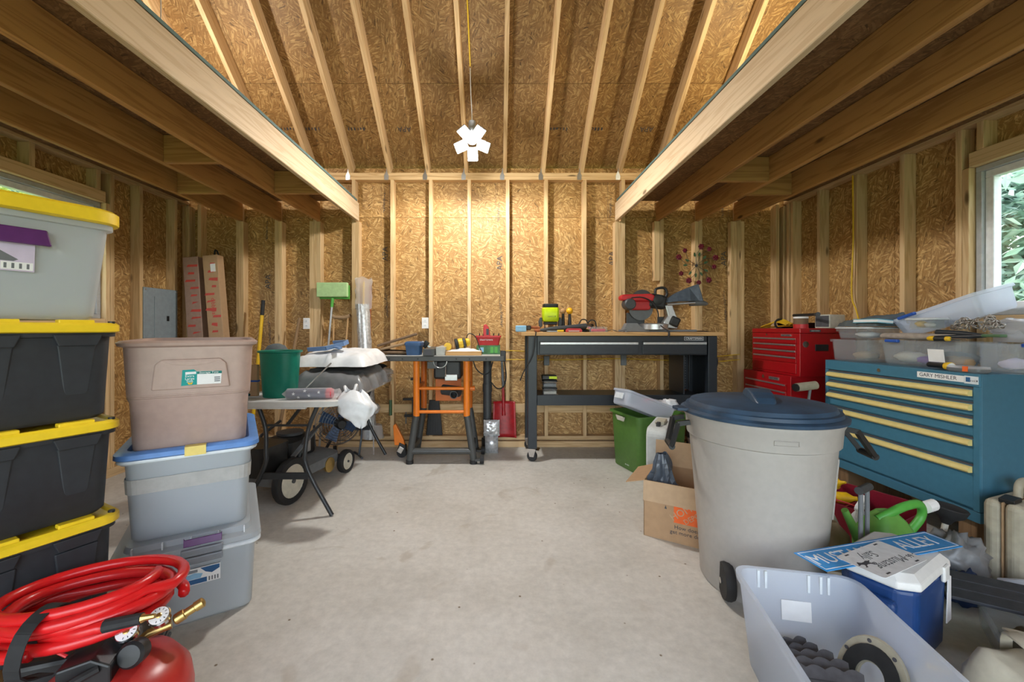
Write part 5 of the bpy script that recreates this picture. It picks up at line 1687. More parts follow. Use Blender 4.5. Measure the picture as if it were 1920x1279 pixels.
MB().loft([rr(.08, .03, .012, 0), rr(.082, .032, .014, .01), rr(.075, .028, .012, .045), rr(.06, .02, .01, .05)]).obj('shell', 'clear_tub', t, smooth=True)
MB().box(-.065, .06, -.02, .02, .006, .030).obj('contents', 'flag_red', t, bevel=.004)
t = thing('chisel', 'short chisel with yellow handle among the bench clutter', 'chisel', (.55, 3.855, BT), rz=5)
MB().cyl((.01, 0, .010), (.07, 0, .012), .010, n=10).obj('handle', 'sander_yellow', t)
MB().box(-.09, .012, -.008, .008, .006, .011).obj('blade', 'aluminium', t)
t = thing('cable_coil', 'tangled black cable heap between router and miter saw', 'cable', (.80, 4.0, BT))
m = MB()
for k_ in range(4):
    m.tube([(.10 * math.cos(a) * (1 - .12 * k_) + .02 * k_, .07 * math.sin(a) * (1 - .1 * k_), .012 + .016 * k_ + .012 * math.sin(a * 2 + k_)) for a in [2 * math.pi * i / 20 for i in range(21)]], .007, 6, cap=False)
m.tube(smoothpath([(.05, -.03, .05), (.09, -.03, .11), (.14, -.03, .10), (.15, -.03, .02)], 4), .006, 6)
o = m.obj('cable', 'black_rubber', t, smooth='all')
o['kind'] = 'stuff'
t = thing('bench_strap', 'flat dark strap lying by the miter saw wing', 'strap', (1.12, 3.92, BT))
MB().grid(lambda u, v: (-.10 + .2 * u, -.014 + .028 * v, .004 + .018 * math.sin(u * 5) ** 2), 14, 2).obj('strap', 'dark_grey', t, thick=.004)
MB().cyl((.10, 0, .0), (.10, 0, .012), .02, n=10).obj('buckle', 'mid_grey', t)
# battery charger stack on the bench shelf
t = thing('screw_jars', 'stack of clear parts jars with black lids on the workbench shelf', 'parts jars', (.505, 4.0, .6125))
for k_ in range(2):
    z = k_ * .072
    j = MB().loft([rr(.062, .05, .015, z), rr(.066, .054, .016, z + .008), rr(.066, .054, .016, z + .055)]).obj('jar', 'clear_tub', t, smooth=True)
    MB().loft([rr(.069, .057, .016, z + .0555), rr(.069, .057, .016, z + .068), rr(.06, .05, .014, z + .071)]).obj('lid', 'black_plastic', j, smooth=True)
    MB().box(-.058, .058, -.045, .045, z + .01, z + .035).obj('contents', 'cream' if k_ == 0 else 'mid_grey', j)
b = MB().cbox((-.005, 0, .168), (.14, .10, .042)).obj('battery', 'black_plastic', t, bevel=.008)
MB().box(-.01, .066, -.0515, -.05, .155, .18).obj('battery_label', 'lime', b)
# wall pinwheel of metal flowers
t = thing('metal_flower_wheel', 'round metal wall ornament of dark red flowers and green leaves', 'wall ornament', (2.095, 4.362, 1.91))
MB().lathe([(.001, -.012), (.012, -.01), (.016, 0), (.012, .01)], 12, axis='y').obj('hub', 'dark_grey', t)
flowers = [(-.190, .085), (-.125, .155), (.045, .195), (.130, .17), (.195, .08), (.18, -.015), (.125, -.155), (.02, -.18), (-.085, -.16), (-.165, -.085)]
for i, (x, z) in enumerate(flowers):
    MB().tube(smoothpath([(0, -.002, 0), (x * .5 - z * .14, -.006, z * .5 + x * .14), (x * .9, -.004, z * .9)], 4), .0022, 5).obj('stem', 'dark_grey', t)
    fz = MB()
    r_ = .030 if i % 2 == 0 else .024
    fl_ = MB().lathe([(.001, .010), (r_ * .4, .008), (r_ * .4, -.006), (.001, -.008)], 10, axis='y').obj('flower', 'berry', t, loc=(x, -.012, z), smooth=True)
    for q in range(6):
        a = math.pi / 3 * q + i
        MB().lathe([(.001, -.006), (r_ * .42, -.003), (r_ * .44, .002), (.001, .007)], 8, (math.cos(a) * r_ * .66, 0, math.sin(a) * r_ * .66), axis='y').obj('petal', 'berry', fl_, smooth=True)
    lx, lz = x * .52 - z * .22, z * .52 + x * .22
    a = math.atan2(lz, lx)
    p = [(-.024, 0), (-.008, .011), (.01, .010), (.026, 0), (.01, -.010), (-.008, -.011)]
    MB().prism(p, -.001, .001, Matrix.Translation((lx, -.006, lz)) @ Matrix.Rotation(R(90), 4, 'X') @ Matrix.Rotation(a, 4, 'Z')).obj('leaf', 'leaf_metal', t)
# ------------------------------------------------------------------ right: green tote, box fan, cardboard box
ang = math.degrees(math.atan2(.3, .95))
t = thing('storage_tote', 'open green plastic tote standing under the workbench end', 'storage tote', (1.365, 3.75, 0), ang)
m = MB()
tote_body(m, .272, .225, .045, 0, .50, .86, t=.005, lip=.016)
b = m.obj('body', 'tote_green', t, smooth=True)
MB().prism([(-.075, .02), (.06, .02), (.045, -.02), (-.05, -.02)], 0, .010, plane_m((-.268, .02, .45), (0, -1, 0), (0, 0, 1))).obj('grip', 'cream', b, bevel=.004)
marks('lettering', 6, .016, 'paper_white', b, plane_m((-.240, -.03, .05), (0, -1, 0), (0, 0, 1)), .0008)
t = thing('shallow_bin', 'clear shallow bin tipped into the green tote', 'bin', (1.265, 3.60, .585), rot=(R(-4), R(21), R(14)))
m = MB()
tote_body(m, .25, .13, .03, -.065, .065, .9, t=.003, lip=.01)
m.obj('body', 'clear_bin', t, smooth=True)
MB().box(-.10, .06, -.06, .06, -.055, -.02).obj('contents', 'paper_lilac', t, bevel=.01)
MB().box(-.252, -.24, -.06, .06, -.02, .03).obj('end_panel', 'clear_rim', t, bevel=.004)
m = MB().lump((1.41, 3.66, .565), (.13, .09, .05), 31, .35, 3.5)
tag(m.obj('clear_film', 'film_clear', smooth='all'), 'crumpled clear film in the green tote beside the tipped bin', 'plastic film')
m = MB().lump((1.36, 3.72, .60), (.05, .04, .02), 37, .3, 3.5)
tag(m.obj('red_packet', 'flag_red', smooth='all'), 'small red packet among the film in the green tote', 'packet')
m = MB().lump((1.52, 3.66, .575), (.07, .06, .05), 33, .3, 3)
tag(m.obj('white_bag', 'bag_white', smooth='all'), 'small white bag in the green tote corner', 'plastic bag')

FA = math.degrees(math.atan2(-.87, -.5)) + 90        # local -y is the thin side
t = thing('box_fan', 'white box fan with beige wire grille behind the trash can', 'fan', (1.275, 3.22, 0), FA)
m = MB()
M0 = Matrix.Rotation(R(90), 4, 'Z')
m.prism([(x, z) for (x, z) in [(p[0], p[1]) for p in rr(.25, .26, .06, 0, 5)]], -.07, .07, plane_m((0, 0, .262), (0, 1, 0), (0, 0, 1)))
m.obj('housing', 'fan_white', t, bevel=.012, seg=3)
g = MB().lathe([(.16, .071), (.225, .071), (.225, .078), (.20, .082), (.16, .078)], 30, (0, 0, .262), axis='x').obj('grille_rim', 'fan_beige', t, smooth=True)
MB().lathe([(.001, .0712), (.20, .0712), (.20, .0718), (.001, .0718)], 30, (0, 0, .262), axis='x').obj('fan_opening', 'print_dark', t)
for k_ in range(17):
    r_ = .03 + k_ * .0105
    MB().tube([(.081, r_ * math.cos(a), .262 + r_ * math.sin(a)) for a in [2 * math.pi * i / 26 for i in range(27)]], .0026, 4, cap=False).obj('grille_ring', 'fan_beige', g)
for k_ in range(14):
    a = 2 * math.pi * k_ / 14
    MB().bar((.085, .025 * math.cos(a), .262 + .025 * math.sin(a)), (.083, .20 * math.cos(a + .25), .262 + .20 * math.sin(a + .25)), .004, .005).obj('grille_rib', 'fan_beige', g)
MB().box(-.035, .035, -.10, .06, .522, .545).obj('carry_handle', 'fan_beige', t, bevel=.008)
for y in (-.16, -.125):
    MB().cyl((0, y, .52), (0, y, .548), .014, n=10).obj('knob', 'dark_grey', t)

bu = Vector((.85, -.525)).normalized()
BA = math.degrees(math.atan2(bu.y, bu.x))
bc = Vector((.888, 2.513)) + bu * .165 + Vector((-bu.y, bu.x)) * .18
t = thing('moving_box', 'open cardboard moving box with orange printed square and lettering', 'cardboard box', (bc.x, bc.y, 0), BA)
W2, D2, HB = .165, .18, .335
MB().box(-W2, W2, -D2, D2, 0, .004).obj('bottom', 'cardboard', t)
for nm, (x0, x1, y0, y1) in (('front', (-W2, W2, -D2, -D2 + .004)), ('back', (-W2, W2, D2 - .004, D2)), ('left', (-W2, -W2 + .004, -D2, D2)), ('right', (W2 - .004, W2, -D2, D2))):
    MB().box(x0, x1, y0, y1, .004, HB).obj('side_panel', 'cardboard', t)
MB().prism([(-W2, 0), (W2, 0), (W2, -.118), (-W2, -.118)], 0, .004, plane_m((0, -D2 - .0015, HB), (1, 0, 0), (0, .10, 1))).obj('flap', 'cardboard_light', t)
MB().prism([(-W2, 0), (W2, 0), (W2, .16), (-W2 + .0, .16)], 0, .004, plane_m((0, D2 - .002, HB), (1, 0, 0), (0, .12, 1))).obj('flap', 'cardboard_light', t)
MB().prism([(-D2, 0), (D2, 0), (D2 - .02, .12), (-D2 + .01, .12)], 0, .004, plane_m((-W2 + .001, 0, HB), (0, -1, 0), (-1, 0, -.35))).obj('flap', 'cardboard', t)
Ml = plane_m((0, -D2 - .0006, 0), (1, 0, 0), (0, 0, 1))
lg = MB().prism([(.005, .118), (.155, .118), (.155, .232), (.005, .232)], 0, .0008, Ml).obj('printed_square', 'print_orange', t)
Mt = Ml @ Matrix.Translation((.08, .175, .0009)) @ Matrix.Rotation(R(38), 4, 'Z')
text('lettering', 'HOME', .058, 'cardboard_light', lg, Mt @ Matrix.Translation((-.012, .026, 0)), .0003)
text('lettering', 'DEPOT', .040, 'cardboard_light', lg, Mt @ Matrix.Translation((.020, -.026, 0)), .0003)
text('lettering', 'How doers', .032, 'print_dark', t, Ml @ Matrix.Translation((.08, .092, .0006)), .0003)
text('lettering', 'get more done', .032, 'print_dark', t, Ml @ Matrix.Translation((.08, .062, .0006)), .0003)
t = thing('liner_bag', 'dark blue-grey plastic bag poking out of the cardboard box', 'plastic bag', (bc.x - .09, bc.y - .02, .18))
m = MB()
def liner(u, v):
    a = 2 * math.pi * u
    w = .115 * (1 - .75 * v)
    n = 1 + .55 * noise.noise(Vector((math.cos(a) * 2.2, math.sin(a) * 2.2, v * 3)))
    return (w * n * math.cos(a) - .02 * v, w * n * math.sin(a) * .8, v * .30 + .02 * noise.noise(Vector((a, v * 5, 4))))
m.grid(liner, 24, 12)
m.obj('bag', 'bag_dark', t, smooth=False, thick=.002)

# ------------------------------------------------------------------ wheeled trash can
t = thing('trash_can', 'big beige wheeled trash can with dusty navy lid', 'trash can', (1.297, 2.06, 0))
t.scale = (.96, .96, 1)
n = 48
def cring(r_, z, flat=0):
    out = []
    for i in range(n):
        a = 2 * math.pi * i / n
        q = r_
        out.append((q * math.cos(a), q * math.sin(a), z))
    return out
m = MB()
m.loft([cring(.262, 0), cring(.272, .012), cring(.282, .20), cring(.322, .70), cring(.324, .715), cring(.338, .722), cring(.344, .80), cring(.352, .815), cring(.352, .828), cring(.335, .828), cring(.262, .02)])
m.obj('body', 'can_beige', t, smooth=True)
body = t.children[-1]
# moulded panel on the side
def on_can(a, z, out=.002):
    r_ = .282 + .08 * (z - .20) + out
    return Vector((r_ * math.cos(R(a)), r_ * math.sin(R(a)), z))
pts = [on_can(a, .66) for a in range(-40, -5, 5)] + [on_can(-6, z) for z in (.62, .5, .40)] + [on_can(a, .385) for a in range(-8, -42, -5)] + [on_can(-41, z) for z in (.42, .52, .62)] + [on_can(-40, .66)]
MB().tube(pts, .0035, 5).obj('moulded_frame', 'can_beige', body, smooth=True)
pts = [on_can(a, .55) for a in range(-22, -5, 4)] + [on_can(a, .51) for a in range(-6, -23, -4)] + [on_can(-22, .55)]
MB().tube(pts, .002, 5).obj('moulded_badge', 'can_beige', body, smooth=True)
pts = [Vector((.3445 * math.cos(R(a)), .3445 * math.sin(R(a)), .775)) for a in range(-112, -95, 4)] + [Vector((.342 * math.cos(R(a)), .342 * math.sin(R(a)), .755)) for a in range(-96, -113, -4)]
MB().tube(pts + [pts[0]], .002, 5).obj('moulded_badge', 'can_beige', body, smooth=True)
m = MB()
m.loft([cring(.352, .829), cring(.366, .832), cring(.368, .845), cring(.352, .852), cring(.346, .853), cring(.342, .868), cring(.330, .870), cring(.326, .871), cring(.318, .888), cring(.306, .890), cring(.20, .906), cring(.06, .912)])
l = m.obj('lid', 'lid_navy', t, smooth=True)
MB().loft([[(x, y * w, z) for y, z in ((-.055, .895), (.055, .895), (.046, .905 + h), (-.046, .905 + h))] for (x, w, h) in ((-.19, .7, .002), (-.15, .95, .022), (-.08, 1.05, .040), (0, 1.1, .046), (.08, 1.05, .040), (.15, .95, .022), (.19, .7, .002))]).obj('lid_handle', 'lid_navy', l, bevel=.006, rot=(0, 0, R(68)))
for s in (-1, 1):
    MB().prism([(-.05, 0), (.05, 0), (.035, .055), (-.035, .055)], -.006, .010, plane_m((s * .355, -.0 if s > 0 else .05, .845), (0, -s, 0), (s, 0, 0))).obj('lid_lug', 'lid_navy', l, bevel=.004)
# folding side handles
def bail(a, drop):
    g = bpy.data.objects.new('side_handle', None)
    M = Matrix.Rotation(R(a), 4, 'Z') @ Matrix.Translation((.345, 0, .775))
    m = MB()
    for s in (-1, 1):
        m.bar(M @ Vector((0, s * .07, .01)), M @ Vector((.06, s * .07, -.0)), .022, .022)
        m.bar(M @ Vector((.055, s * .07, .005)), M @ Vector((.055 + drop[0], s * .052, drop[1])), .024, .02)
    m.tube([M @ Vector((.055 + drop[0], y, drop[1])) for y in (-.06, -.02, .02, .06)], .016, 10)
    return m.obj('side_handle', 'black_plastic', t)
bail(-12, (.085, -.115))
bail(168, (.03, -.12))
MB().prism([(-.04, 0), (.04, 0), (.04, .03), (-.04, .03)], -.02, .02, plane_m((.352, -.07, .765), (0, 1, 0), (0, 0, 1))).obj('handle_mount', 'can_beige', t, bevel=.006)
for c in (Vector((-.245, -.150, .085)), Vector((.145, -.250, .085))):
    a = -14
    g = MB().lathe([(.02, -.022), (.078, -.022), (.084, -.008), (.084, .008), (.078, .022), (.02, .022)], 24, axis='x').obj('wheel', 'black_rubber', t, smooth=True, loc=c, rot=(0, 0, R(a)))
    MB().cyl((-.03, 0, 0), (.03, 0, 0), .014, n=10).obj('axle', 'chrome', g)

# ------------------------------------------------------------------ red tool chests
RY0, RY1 = 3.47, 4.13
t = thing('tool_chest', 'red rolling tool cabinet carrying the smaller red chest', 'tool chest', (2.72, (RY0 + RY1) / 2, 0))
MB().box(-.265, .26, -.33, .33, .10, .846).obj('body', 'chest_red', t, bevel=.004)
for i, (z0, z1) in enumerate(((.72, .775), (.655, .712), (.585, .648), (.40, .578), (.15, .392))):
    d = MB().box(-.274, -.266, -.285, .285, z0, z1).obj('drawer', 'chest_red', t, bevel=.002)
    MB().box(-.282, -.275, -.275, .275, z1 - .016, z1 - .004).obj('pull', 'aluminium', d)
MB().cyl((-.268, .02, .81), (-.272, .02, .81), .016, n=12).obj('lock', 'chrome', t)
MB().box(-.272, -.266, -.19, -.06, .795, .82).obj('badge', 'aluminium', t)
text('lettering', 'CRAFTSMAN', .020, 'print_dark', t.children[-1], plane_m((-.2724, -.125, .807), (0, -1, 0), (0, 0, 1)), .0003)
for x in (-.2, .2):
    for y in (-.26, .26):
        MB().lathe([(.015, -.018), (.045, -.018), (.048, 0), (.045, .018), (.015, .018)], 16, (x, y, .048), axis='x').obj('caster', 'black_rubber', t)
        MB().box(x - .03, x + .03, y - .03, y + .03, .092, .0995).obj('caster_plate', 'chrome', t)
t = thing('tool_chest', 'red top chest with four slim drawers on the rolling cabinet', 'tool chest', (2.755, 3.76, .847))
MB().box(-.245, .22, -.32, .32, 0, .36).obj('body', 'chest_red', t, bevel=.004)
MB().box(-.247, .222, -.322, .322, .362, .403).obj('lid', 'chest_red', t, bevel=.006)
for (z0, z1) in ((.275, .322), (.222, .270), (.168, .217), (.112, .163)):
    d = MB().box(-.254, -.246, -.285, .285, z0, z1).obj('drawer', 'chest_red', t, bevel=.002)
    MB().box(-.262, -.255, -.28, .28, z1 - .016, z1 - .003).obj('pull', 'aluminium', d)
MB().box(-.254, -.246, -.285, .285, .02, .105).obj('lower_panel', 'chest_red', t, bevel=.004)
MB().box(-.252, -.246, -.22, -.10, .335, .352).obj('badge', 'aluminium', t)
text('lettering', 'CRAFTSMAN', .018, 'print_dark', t.children[-1], plane_m((-.2525, -.16, .343), (0, -1, 0), (0, 0, 1)), .0003)
MB().cyl((-.246, .10, .345), (-.25, .10, .345), .010, n=10).obj('lock', 'chrome', t)
MB().lathe([(.001, -.004), (.026, -.004), (.026, .0), (.001, .0)], 18, (-.195, -.3205, .27), axis='y').obj('side_badge', 'chrome', t)
MB().box(-.12, -.01, -.326, -.321, .215, .27).obj('side_handle', 'black_plastic', t, bevel=.004)
nt_ = MB().box(-.165, -.075, -.3245, -.3222, .372, .392).obj('name_tag', 'print_dark', t)
text('lettering', 'CRAFTSMAN', .012, 'paper_white', nt_, plane_m((-.12, -.3247, .382), (1, 0, 0), (0, 0, 1)), .0003)
CT = 1.2505
t = thing('cord_coil', 'coil of yellow extension cord with black tie on the red chest', 'cord', (2.62, 3.92, CT))
m = MB()
for k_ in range(7):
    m.tube(smoothpath([(-.01 + .012 * k_, -.17, .03 + .006 * (k_ % 3)), (.0 + .01 * k_, -.05, .055 + .004 * k_), (.0 + .012 * k_, .06, .045 + .005 * k_), (-.02 + .016 * k_, .17, .012 + .004 * k_), (.04 + .01 * k_, .18, .01), (.05 + .008 * k_, .0, .02), (.04 + .01 * k_, -.16, .02)], 4), .005, 5)
o = m.obj('loops', 'cord_yellow', t, smooth='all')
o['kind'] = 'stuff'
MB().tube(arc((.035, -.02, .042), .042, 0, 360, 14, 'xz'), .010, 6).obj('tie', 'black_rubber', t)
t = thing('black_tray', 'shallow black plastic tray under the yellow cord coil', 'tray', (2.80, 3.88, CT))
MB().loft([rr(.06, .16, .02, 0), rr(.075, .18, .025, .05), rr(.07, .175, .024, .05), rr(.055, .155, .02, .008)]).obj('tray', 'black_plastic', t, smooth=True)
MB().box(-.02, .03, -.14, .12, .012, .045).obj('contents', 'leaf_metal', t, bevel=.005)
t = thing('filter_can', 'red and white printed can beside the yellow cord coil', 'can', (2.62, 3.58, CT))
MB().cyl((0, 0, 0), (0, 0, .035), .055, n=20).obj('base_band', 'tool_red', t, smooth=True)
MB().cyl((0, 0, .0352), (0, 0, .085), .054, n=20).obj('print_band', 'cloth_brown', t, smooth=True)
MB().cyl((0, 0, .0852), (0, 0, .10), .055, n=20).obj('lid', 'paper_white', t, smooth=True)
t = thing('black_flashlight', 'long black flashlight lying across the can on the red chest', 'flashlight', (2.62, 3.55, CT + .1135))
MB().tube([(-.02, -.16, .0), (0, -.05, .0), (.01, .10, -.0), (.012, .13, 0)], [.012, .012, .013, .013], 12).obj('barrel', 'black_plastic', t, smooth=True)
MB().tube([(-.02, -.16, 0), (-.028, -.20, .0)], [.013, .018], 12).obj('head', 'dark_grey', t, smooth=True)
t = thing('box_radio', 'small cream box radio with black front on the red chest', 'radio', (2.80, 3.50, CT), rz=20)
MB().box(-.085, .11, -.06, .06, 0, .115).obj('case', 'cream', t, bevel=.008)
MB().box(-.088, -.0855, -.052, .052, .012, .105).obj('front_panel', 'print_dark', t, bevel=.003)
for z in (.035, .06, .085):
    MB().cyl((-.0905, .01, z), (-.088, .01, z), .008, n=10).obj('dial', 'dark_grey', t)
t = thing('padded_handle', 'grey padded roller on a chrome rod in front of the red chest', 'handle', (2.34, 3.16, 0))
MB().cyl((-.06, .0, .80), (.10, .02, .815), .032, n=16).obj('roller', 'case_beige', t, smooth=True)
MB().cyl((-.072, -.001, .799), (-.06, .0, .80), .030, n=16).obj('roller_cap', 'black_plastic', t)
MB().tube([(.06, .02, .79), (.0, .01, .40), (-.04, .0, .03)], .010, 8).obj('rod', 'mid_grey', t)
MB().cbox((-.05, 0, .016), (.14, .14, .03)).obj('base', 'tool_red', t, bevel=.006)

# ------------------------------------------------------------------ blue drawer cabinet
BY0, BY1, BX = 2.15, 3.16, 2.50
BZ0, BZ1 = .235, 1.013
t = thing('drawer_cabinet', 'blue steel drawer cabinet with five long cream drawer pulls', 'cabinet', (BX, (BY0 + BY1) / 2, 0))
HYC = (BY1 - BY0) / 2
m = MB().box(.012, .505, -HYC, HYC, BZ0 + .06, BZ1)
m.obj('body', 'cabinet_side', t, bevel=.004)
MB().box(.0, .0115, -HYC, HYC, .945, BZ1 - .001).obj('top_band', 'cabinet_blue', t, bevel=.002)
for s in (-1, 1):
    MB().box(.0, .0115, s * HYC - (.028 if s > 0 else 0), s * HYC + (.028 if s < 0 else 0), BZ0 + .061, .944).obj('corner_post', 'cabinet_blue', t)
MB().box(.004, .505, -HYC, HYC, BZ0, BZ0 + .056).obj('base', 'cabinet_blue', t, bevel=.003)
dz = [.942, .866, .788, .680, .538, .300]
for a, b_ in zip(dz, dz[1:]):
    d = MB().box(.002, .0118, -HYC + .030, HYC - .030, b_ + .006, a - .012).obj('drawer', 'cabinet_blue', t, bevel=.002)
    m = MB()
    m.loft([[(x, y, z + a - .034) for (x, z) in ((.0015, .018), (-.012, .016), (-.022, .006), (-.024, -.006), (-.018, -.014), (.0015, -.014))] for y in (-HYC + .034, HYC - .034)])
    m.obj('pull', 'handle_cream', d, smooth=True)
    MB().box(.0005, .0115, -HYC + .030, HYC - .030, a - .0115, a - .002).obj('drawer_gap', 'print_dark', d)
MB().box(-.002, .0, -HYC + .07, -HYC + .318, .962, .996).obj('name_strip', 'paper_white', t)
text('lettering', 'GARY MISHLER', .030, 'print_dark', t.children[-1], plane_m((-.0023, -HYC + .205, .979), (0, -1, 0), (0, 0, 1)), .0003)
pl = MB().box(-.003, .0, -HYC + .004, -HYC + .068, .958, .999).obj('maker_plate', 'clear_rim', t)
MB().box(-.0038, -.003, -HYC + .040, -HYC + .060, .968, .992).obj('plate_mark', 'print_blue', pl)
marks('lettering', 4, .014, 'print_dark', pl, plane_m((-.0036, -HYC + .020, .976), (0, -1, 0), (0, 0, 1)))
MB().cyl((-.004, .06, .977), (.0, .06, .977), .012, n=12).obj('lock', 'chrome', t)
MB().prism([(-.02, -.09), (.06, -.03), (.06, .03), (-.02, .03)], -.012, .012, Matrix.Translation((.03, HYC - .035, BZ1 - .02)) @ Matrix.Rotation(R(0), 4, 'Z')).obj('corner_guard', 'chrome', t, bevel=.01)
for y in (-HYC + .10, HYC - .10):
    MB().box(.05, .50, y - .045, y + .045, 0, BZ0 - .001).obj('skid', 'old_wood', t, bevel=.004)
TZc = BZ1 + .001

def tub(name, label, x, y, z, hx, hy, h, rz=0, mat='clear_tub', handles=None, contents=None, cat='bin', rot=None, lidm=None):
    t = thing(name, label, cat, (x, y, z), rz, rot=rot)
    m = MB()
    tote_body(m, hx, hy, .025, 0, h, .88, t=.003, lip=.01)
    m.obj('body', mat, t, smooth=True)
    for i, (dx, dy, w, d, hh, cm) in enumerate(contents or []):
        MB().lump((dx, dy, hh * .55 + .012), (w, d, hh * .5), i + 3, .3, 3, 12, 8, floor=.012).obj('contents', cm, t, smooth='all')
    if handles:
        for (hx_, hy_, w, ax) in handles:
            if ax == 'y':
                MB().cbox((hx_, hy_, h - .004), (.022, w, .020)).obj('clip', 'handle_blue', t, bevel=.006)
            else:
                MB().cbox((hx_, hy_, h - .004), (w, .022, .020)).obj('clip', 'handle_blue', t, bevel=.006)
    if lidm:
        MB().loft([rr(hx + .004, hy + .004, .025, h + .001), rr(hx + .006, hy + .006, .025, h + .006), rr(hx - .004, hy - .004, .02, h + .014)]).obj('lid', lidm, t, smooth=True)
    return t
tub('parts_bin', 'clear bin of loose parts at the chest end of the blue cabinet', 2.66, 2.985, TZc, .145, .165, .155, contents=[(-.04, -.04, .07, .07, .06, 'leather_tan'), (.04, .04, .06, .07, .05, 'dark_grey')])
tub('parts_bin', 'long clear bin of tools with a blue clip on the blue cabinet', 2.715, 2.56, TZc, .140, .252, .160, handles=[(-.145, .14, .09, 'y')],
    contents=[(-.03, .12, .08, .10, .07, 'cream'), (.03, -.08, .09, .11, .08, 'mid_grey'), (-.05, -.16, .06, .08, .06, 'leather_tan'), (-.04, .0, .05, .07, .05, 'print_purple')])
MB().prism([(-.045, 0), (.045, 0), (.045, .075), (-.045, .075)], 0, .0012, plane_m((-.139, -.13, .04), (0, -1, 0), (-.12, 0, 1))).obj('bar_label', 'paper_white', [o for o in bpy.data.objects if o.name.startswith('parts_bin') and o.parent is None][-1])
tub('parts_bin', 'clear bin with bright blue clip at the near corner of the blue cabinet', 2.76, 2.20, TZc + .0, .125, .10, .155, handles=[(-.03, -.11, .16, 'x')], contents=[(0, 0, .08, .05, .06, 'paper_lilac')])
tub('small_tub', 'small clear tub with blue lid edge holding pale parts on the chest end bin', 2.66, 2.975, TZc + .158, .12, .15, .075, contents=[(0, 0, .06, .08, .04, 'paper_white')], lidm='clear_rim')
PT = TZc + .165
tub('parts_bin', 'clear bin lying tilted on top of the cabinet clutter', 2.80, 2.52, PT + .10, .13, .27, .135, handles=[(-.135, .13, .12, 'y')], contents=[(0, -.05, .06, .10, .05, 'leather_tan'), (.02, .1, .05, .07, .04, 'mid_grey')], rot=(R(-17), R(-14), R(2)), mat='clear_bin')
tub('small_box', 'small clear lidded box of batteries under the tilted bin', 2.60, 2.51, PT + .064, .055, .085, .058, contents=[(0, .03, .03, .03, .04, 'handle_yellow'), (0, -.02, .03, .02, .03, 'cream')], lidm='clear_rim', cat='box')
heap('work_jacket', 'crumpled dark grey cloth heaped over the small tub on the cabinet', 'cloth', 'cloth_dark', 2.545, 2.80, 2.79, 3.12, TZc + .250, lambda u, v: TZc + .31 + .03 * u - .03 * v, 14, .025, 18, 16, 14)
t = thing('teal_book', 'thin teal book lying at the edge of the cabinet clutter', 'book', (2.585, 2.86, TZc + .270), rot=(0, R(6), R(-4)))
MB().box(-.05, .05, -.105, .105, .0, .005).obj('cover', 'book_teal', t)
MB().box(-.048, .05, -.103, .103, .0052, .022).obj('pages', 'paper_white', t)
MB().box(-.05, .05, -.105, .105, .0222, .027).obj('cover', 'book_teal', t)
t = thing('grey_mat', 'rolled grey carpet mat lying along the long clear bin', 'mat', (2.60, 2.56, PT + .022), rz=0)
MB().lathe([(.018, -.24), (.024, -.22), (.028, -.05), (.024, .10), (.026, .22), (.012, .25)], 14, axis='y', sy=.8).obj('roll', 'mat_grey', t, smooth=True)
t = thing('yellow_screwdriver', 'yellow and black screwdriver resting on the long clear bin', 'screwdriver', (2.545, 2.39, PT + .013))
MB().tube([(0, .06, 0), (0, .045, 0), (0, .02, 0)], [.010, .015, .014], 12).obj('handle_end', 'handle_yellow', t, smooth=True)
MB().tube([(0, .02, 0), (0, -.04, 0)], [.0145, .0135], 12).obj('grip', 'black_plastic', t, smooth=True)
MB().tube([(0, -.04, 0), (0, -.055, 0), (0, -.06, 0)], [.014, .013, .008], 12).obj('collar', 'handle_yellow', t, smooth=True)
MB().cyl((0, -.06, 0), (0, -.14, 0), .004, n=8).obj('shaft', 'chrome', t)
t = thing('bolt_cutter', 'dark blue pair of long-handled cutters over the long clear bin', 'cutters', (2.59, 2.30, PT + .03))
for s in (-1, 1):
    MB().tube([(s * .01, .15, .0 + s * .018), (s * .006, .02, s * .010 + .004), (0, -.10, .002)], [.017, .015, .009], 10).obj('handle', 'charcoal_steel', t, smooth=True)
MB().prism([(-.02, .0), (.02, .0), (.016, -.08), (.0, -.10), (-.016, -.08)], -.008, .008, Matrix.Translation((0, -.095, .004))).obj('jaw', 'leaf_metal', t, bevel=.004)
t = thing('chain_pile', 'heap of grey steel chain on the cabinet clutter', 'chain', (2.665, 2.30, PT + .055))
rnd = random.Random(9)
lk = None
for k_ in range(64):
    q = k_ / 64 * 6.28 * 3
    rr_ = .10 - .0008 * k_
    p = (math.cos(q) * rr_ * .8, math.sin(q) * rr_ * 1.15, .012 + .0009 * k_ + .012 * rnd.random())
    if lk is None:
        lk = MB().tube([(.009 * math.cos(a), .015 * math.sin(a), 0) for a in [2 * math.pi * i / 10 for i in range(11)]], .0032, 5, cap=False).obj('link', 'chain_steel', t, smooth='all')
        o = lk
    else:
        o = lk.copy()
        COL.objects.link(o)
    o.location = p
    o.rotation_euler = (rnd.uniform(-.5, .5) + (1.57 if k_ % 2 else 0), rnd.uniform(-.4, .4), q + rnd.uniform(-.3, .3))
m = MB().lump((2.90, 2.30, PT + .075), (.10, .11, .05), 41, .3, 3)
m.box(2.82, 2.98, 2.24, 2.36, TZc + .16, PT + .06)
tag(m.obj('white_film_bag', 'film_clear', smooth='all'), 'pale plastic bag behind the chain on the cabinet', 'plastic bag')
t = thing('flashlight', 'yellow and black flashlight lying at the cabinet edge facing out', 'flashlight', (2.538, 2.36, TZc + .0245), rz=82)
MB().tube([(-.05, 0, 0), (-.045, 0, 0), (-.02, 0, 0)], [.022, .0235, .021], 16).obj('head', 'sander_yellow', t, smooth=True)
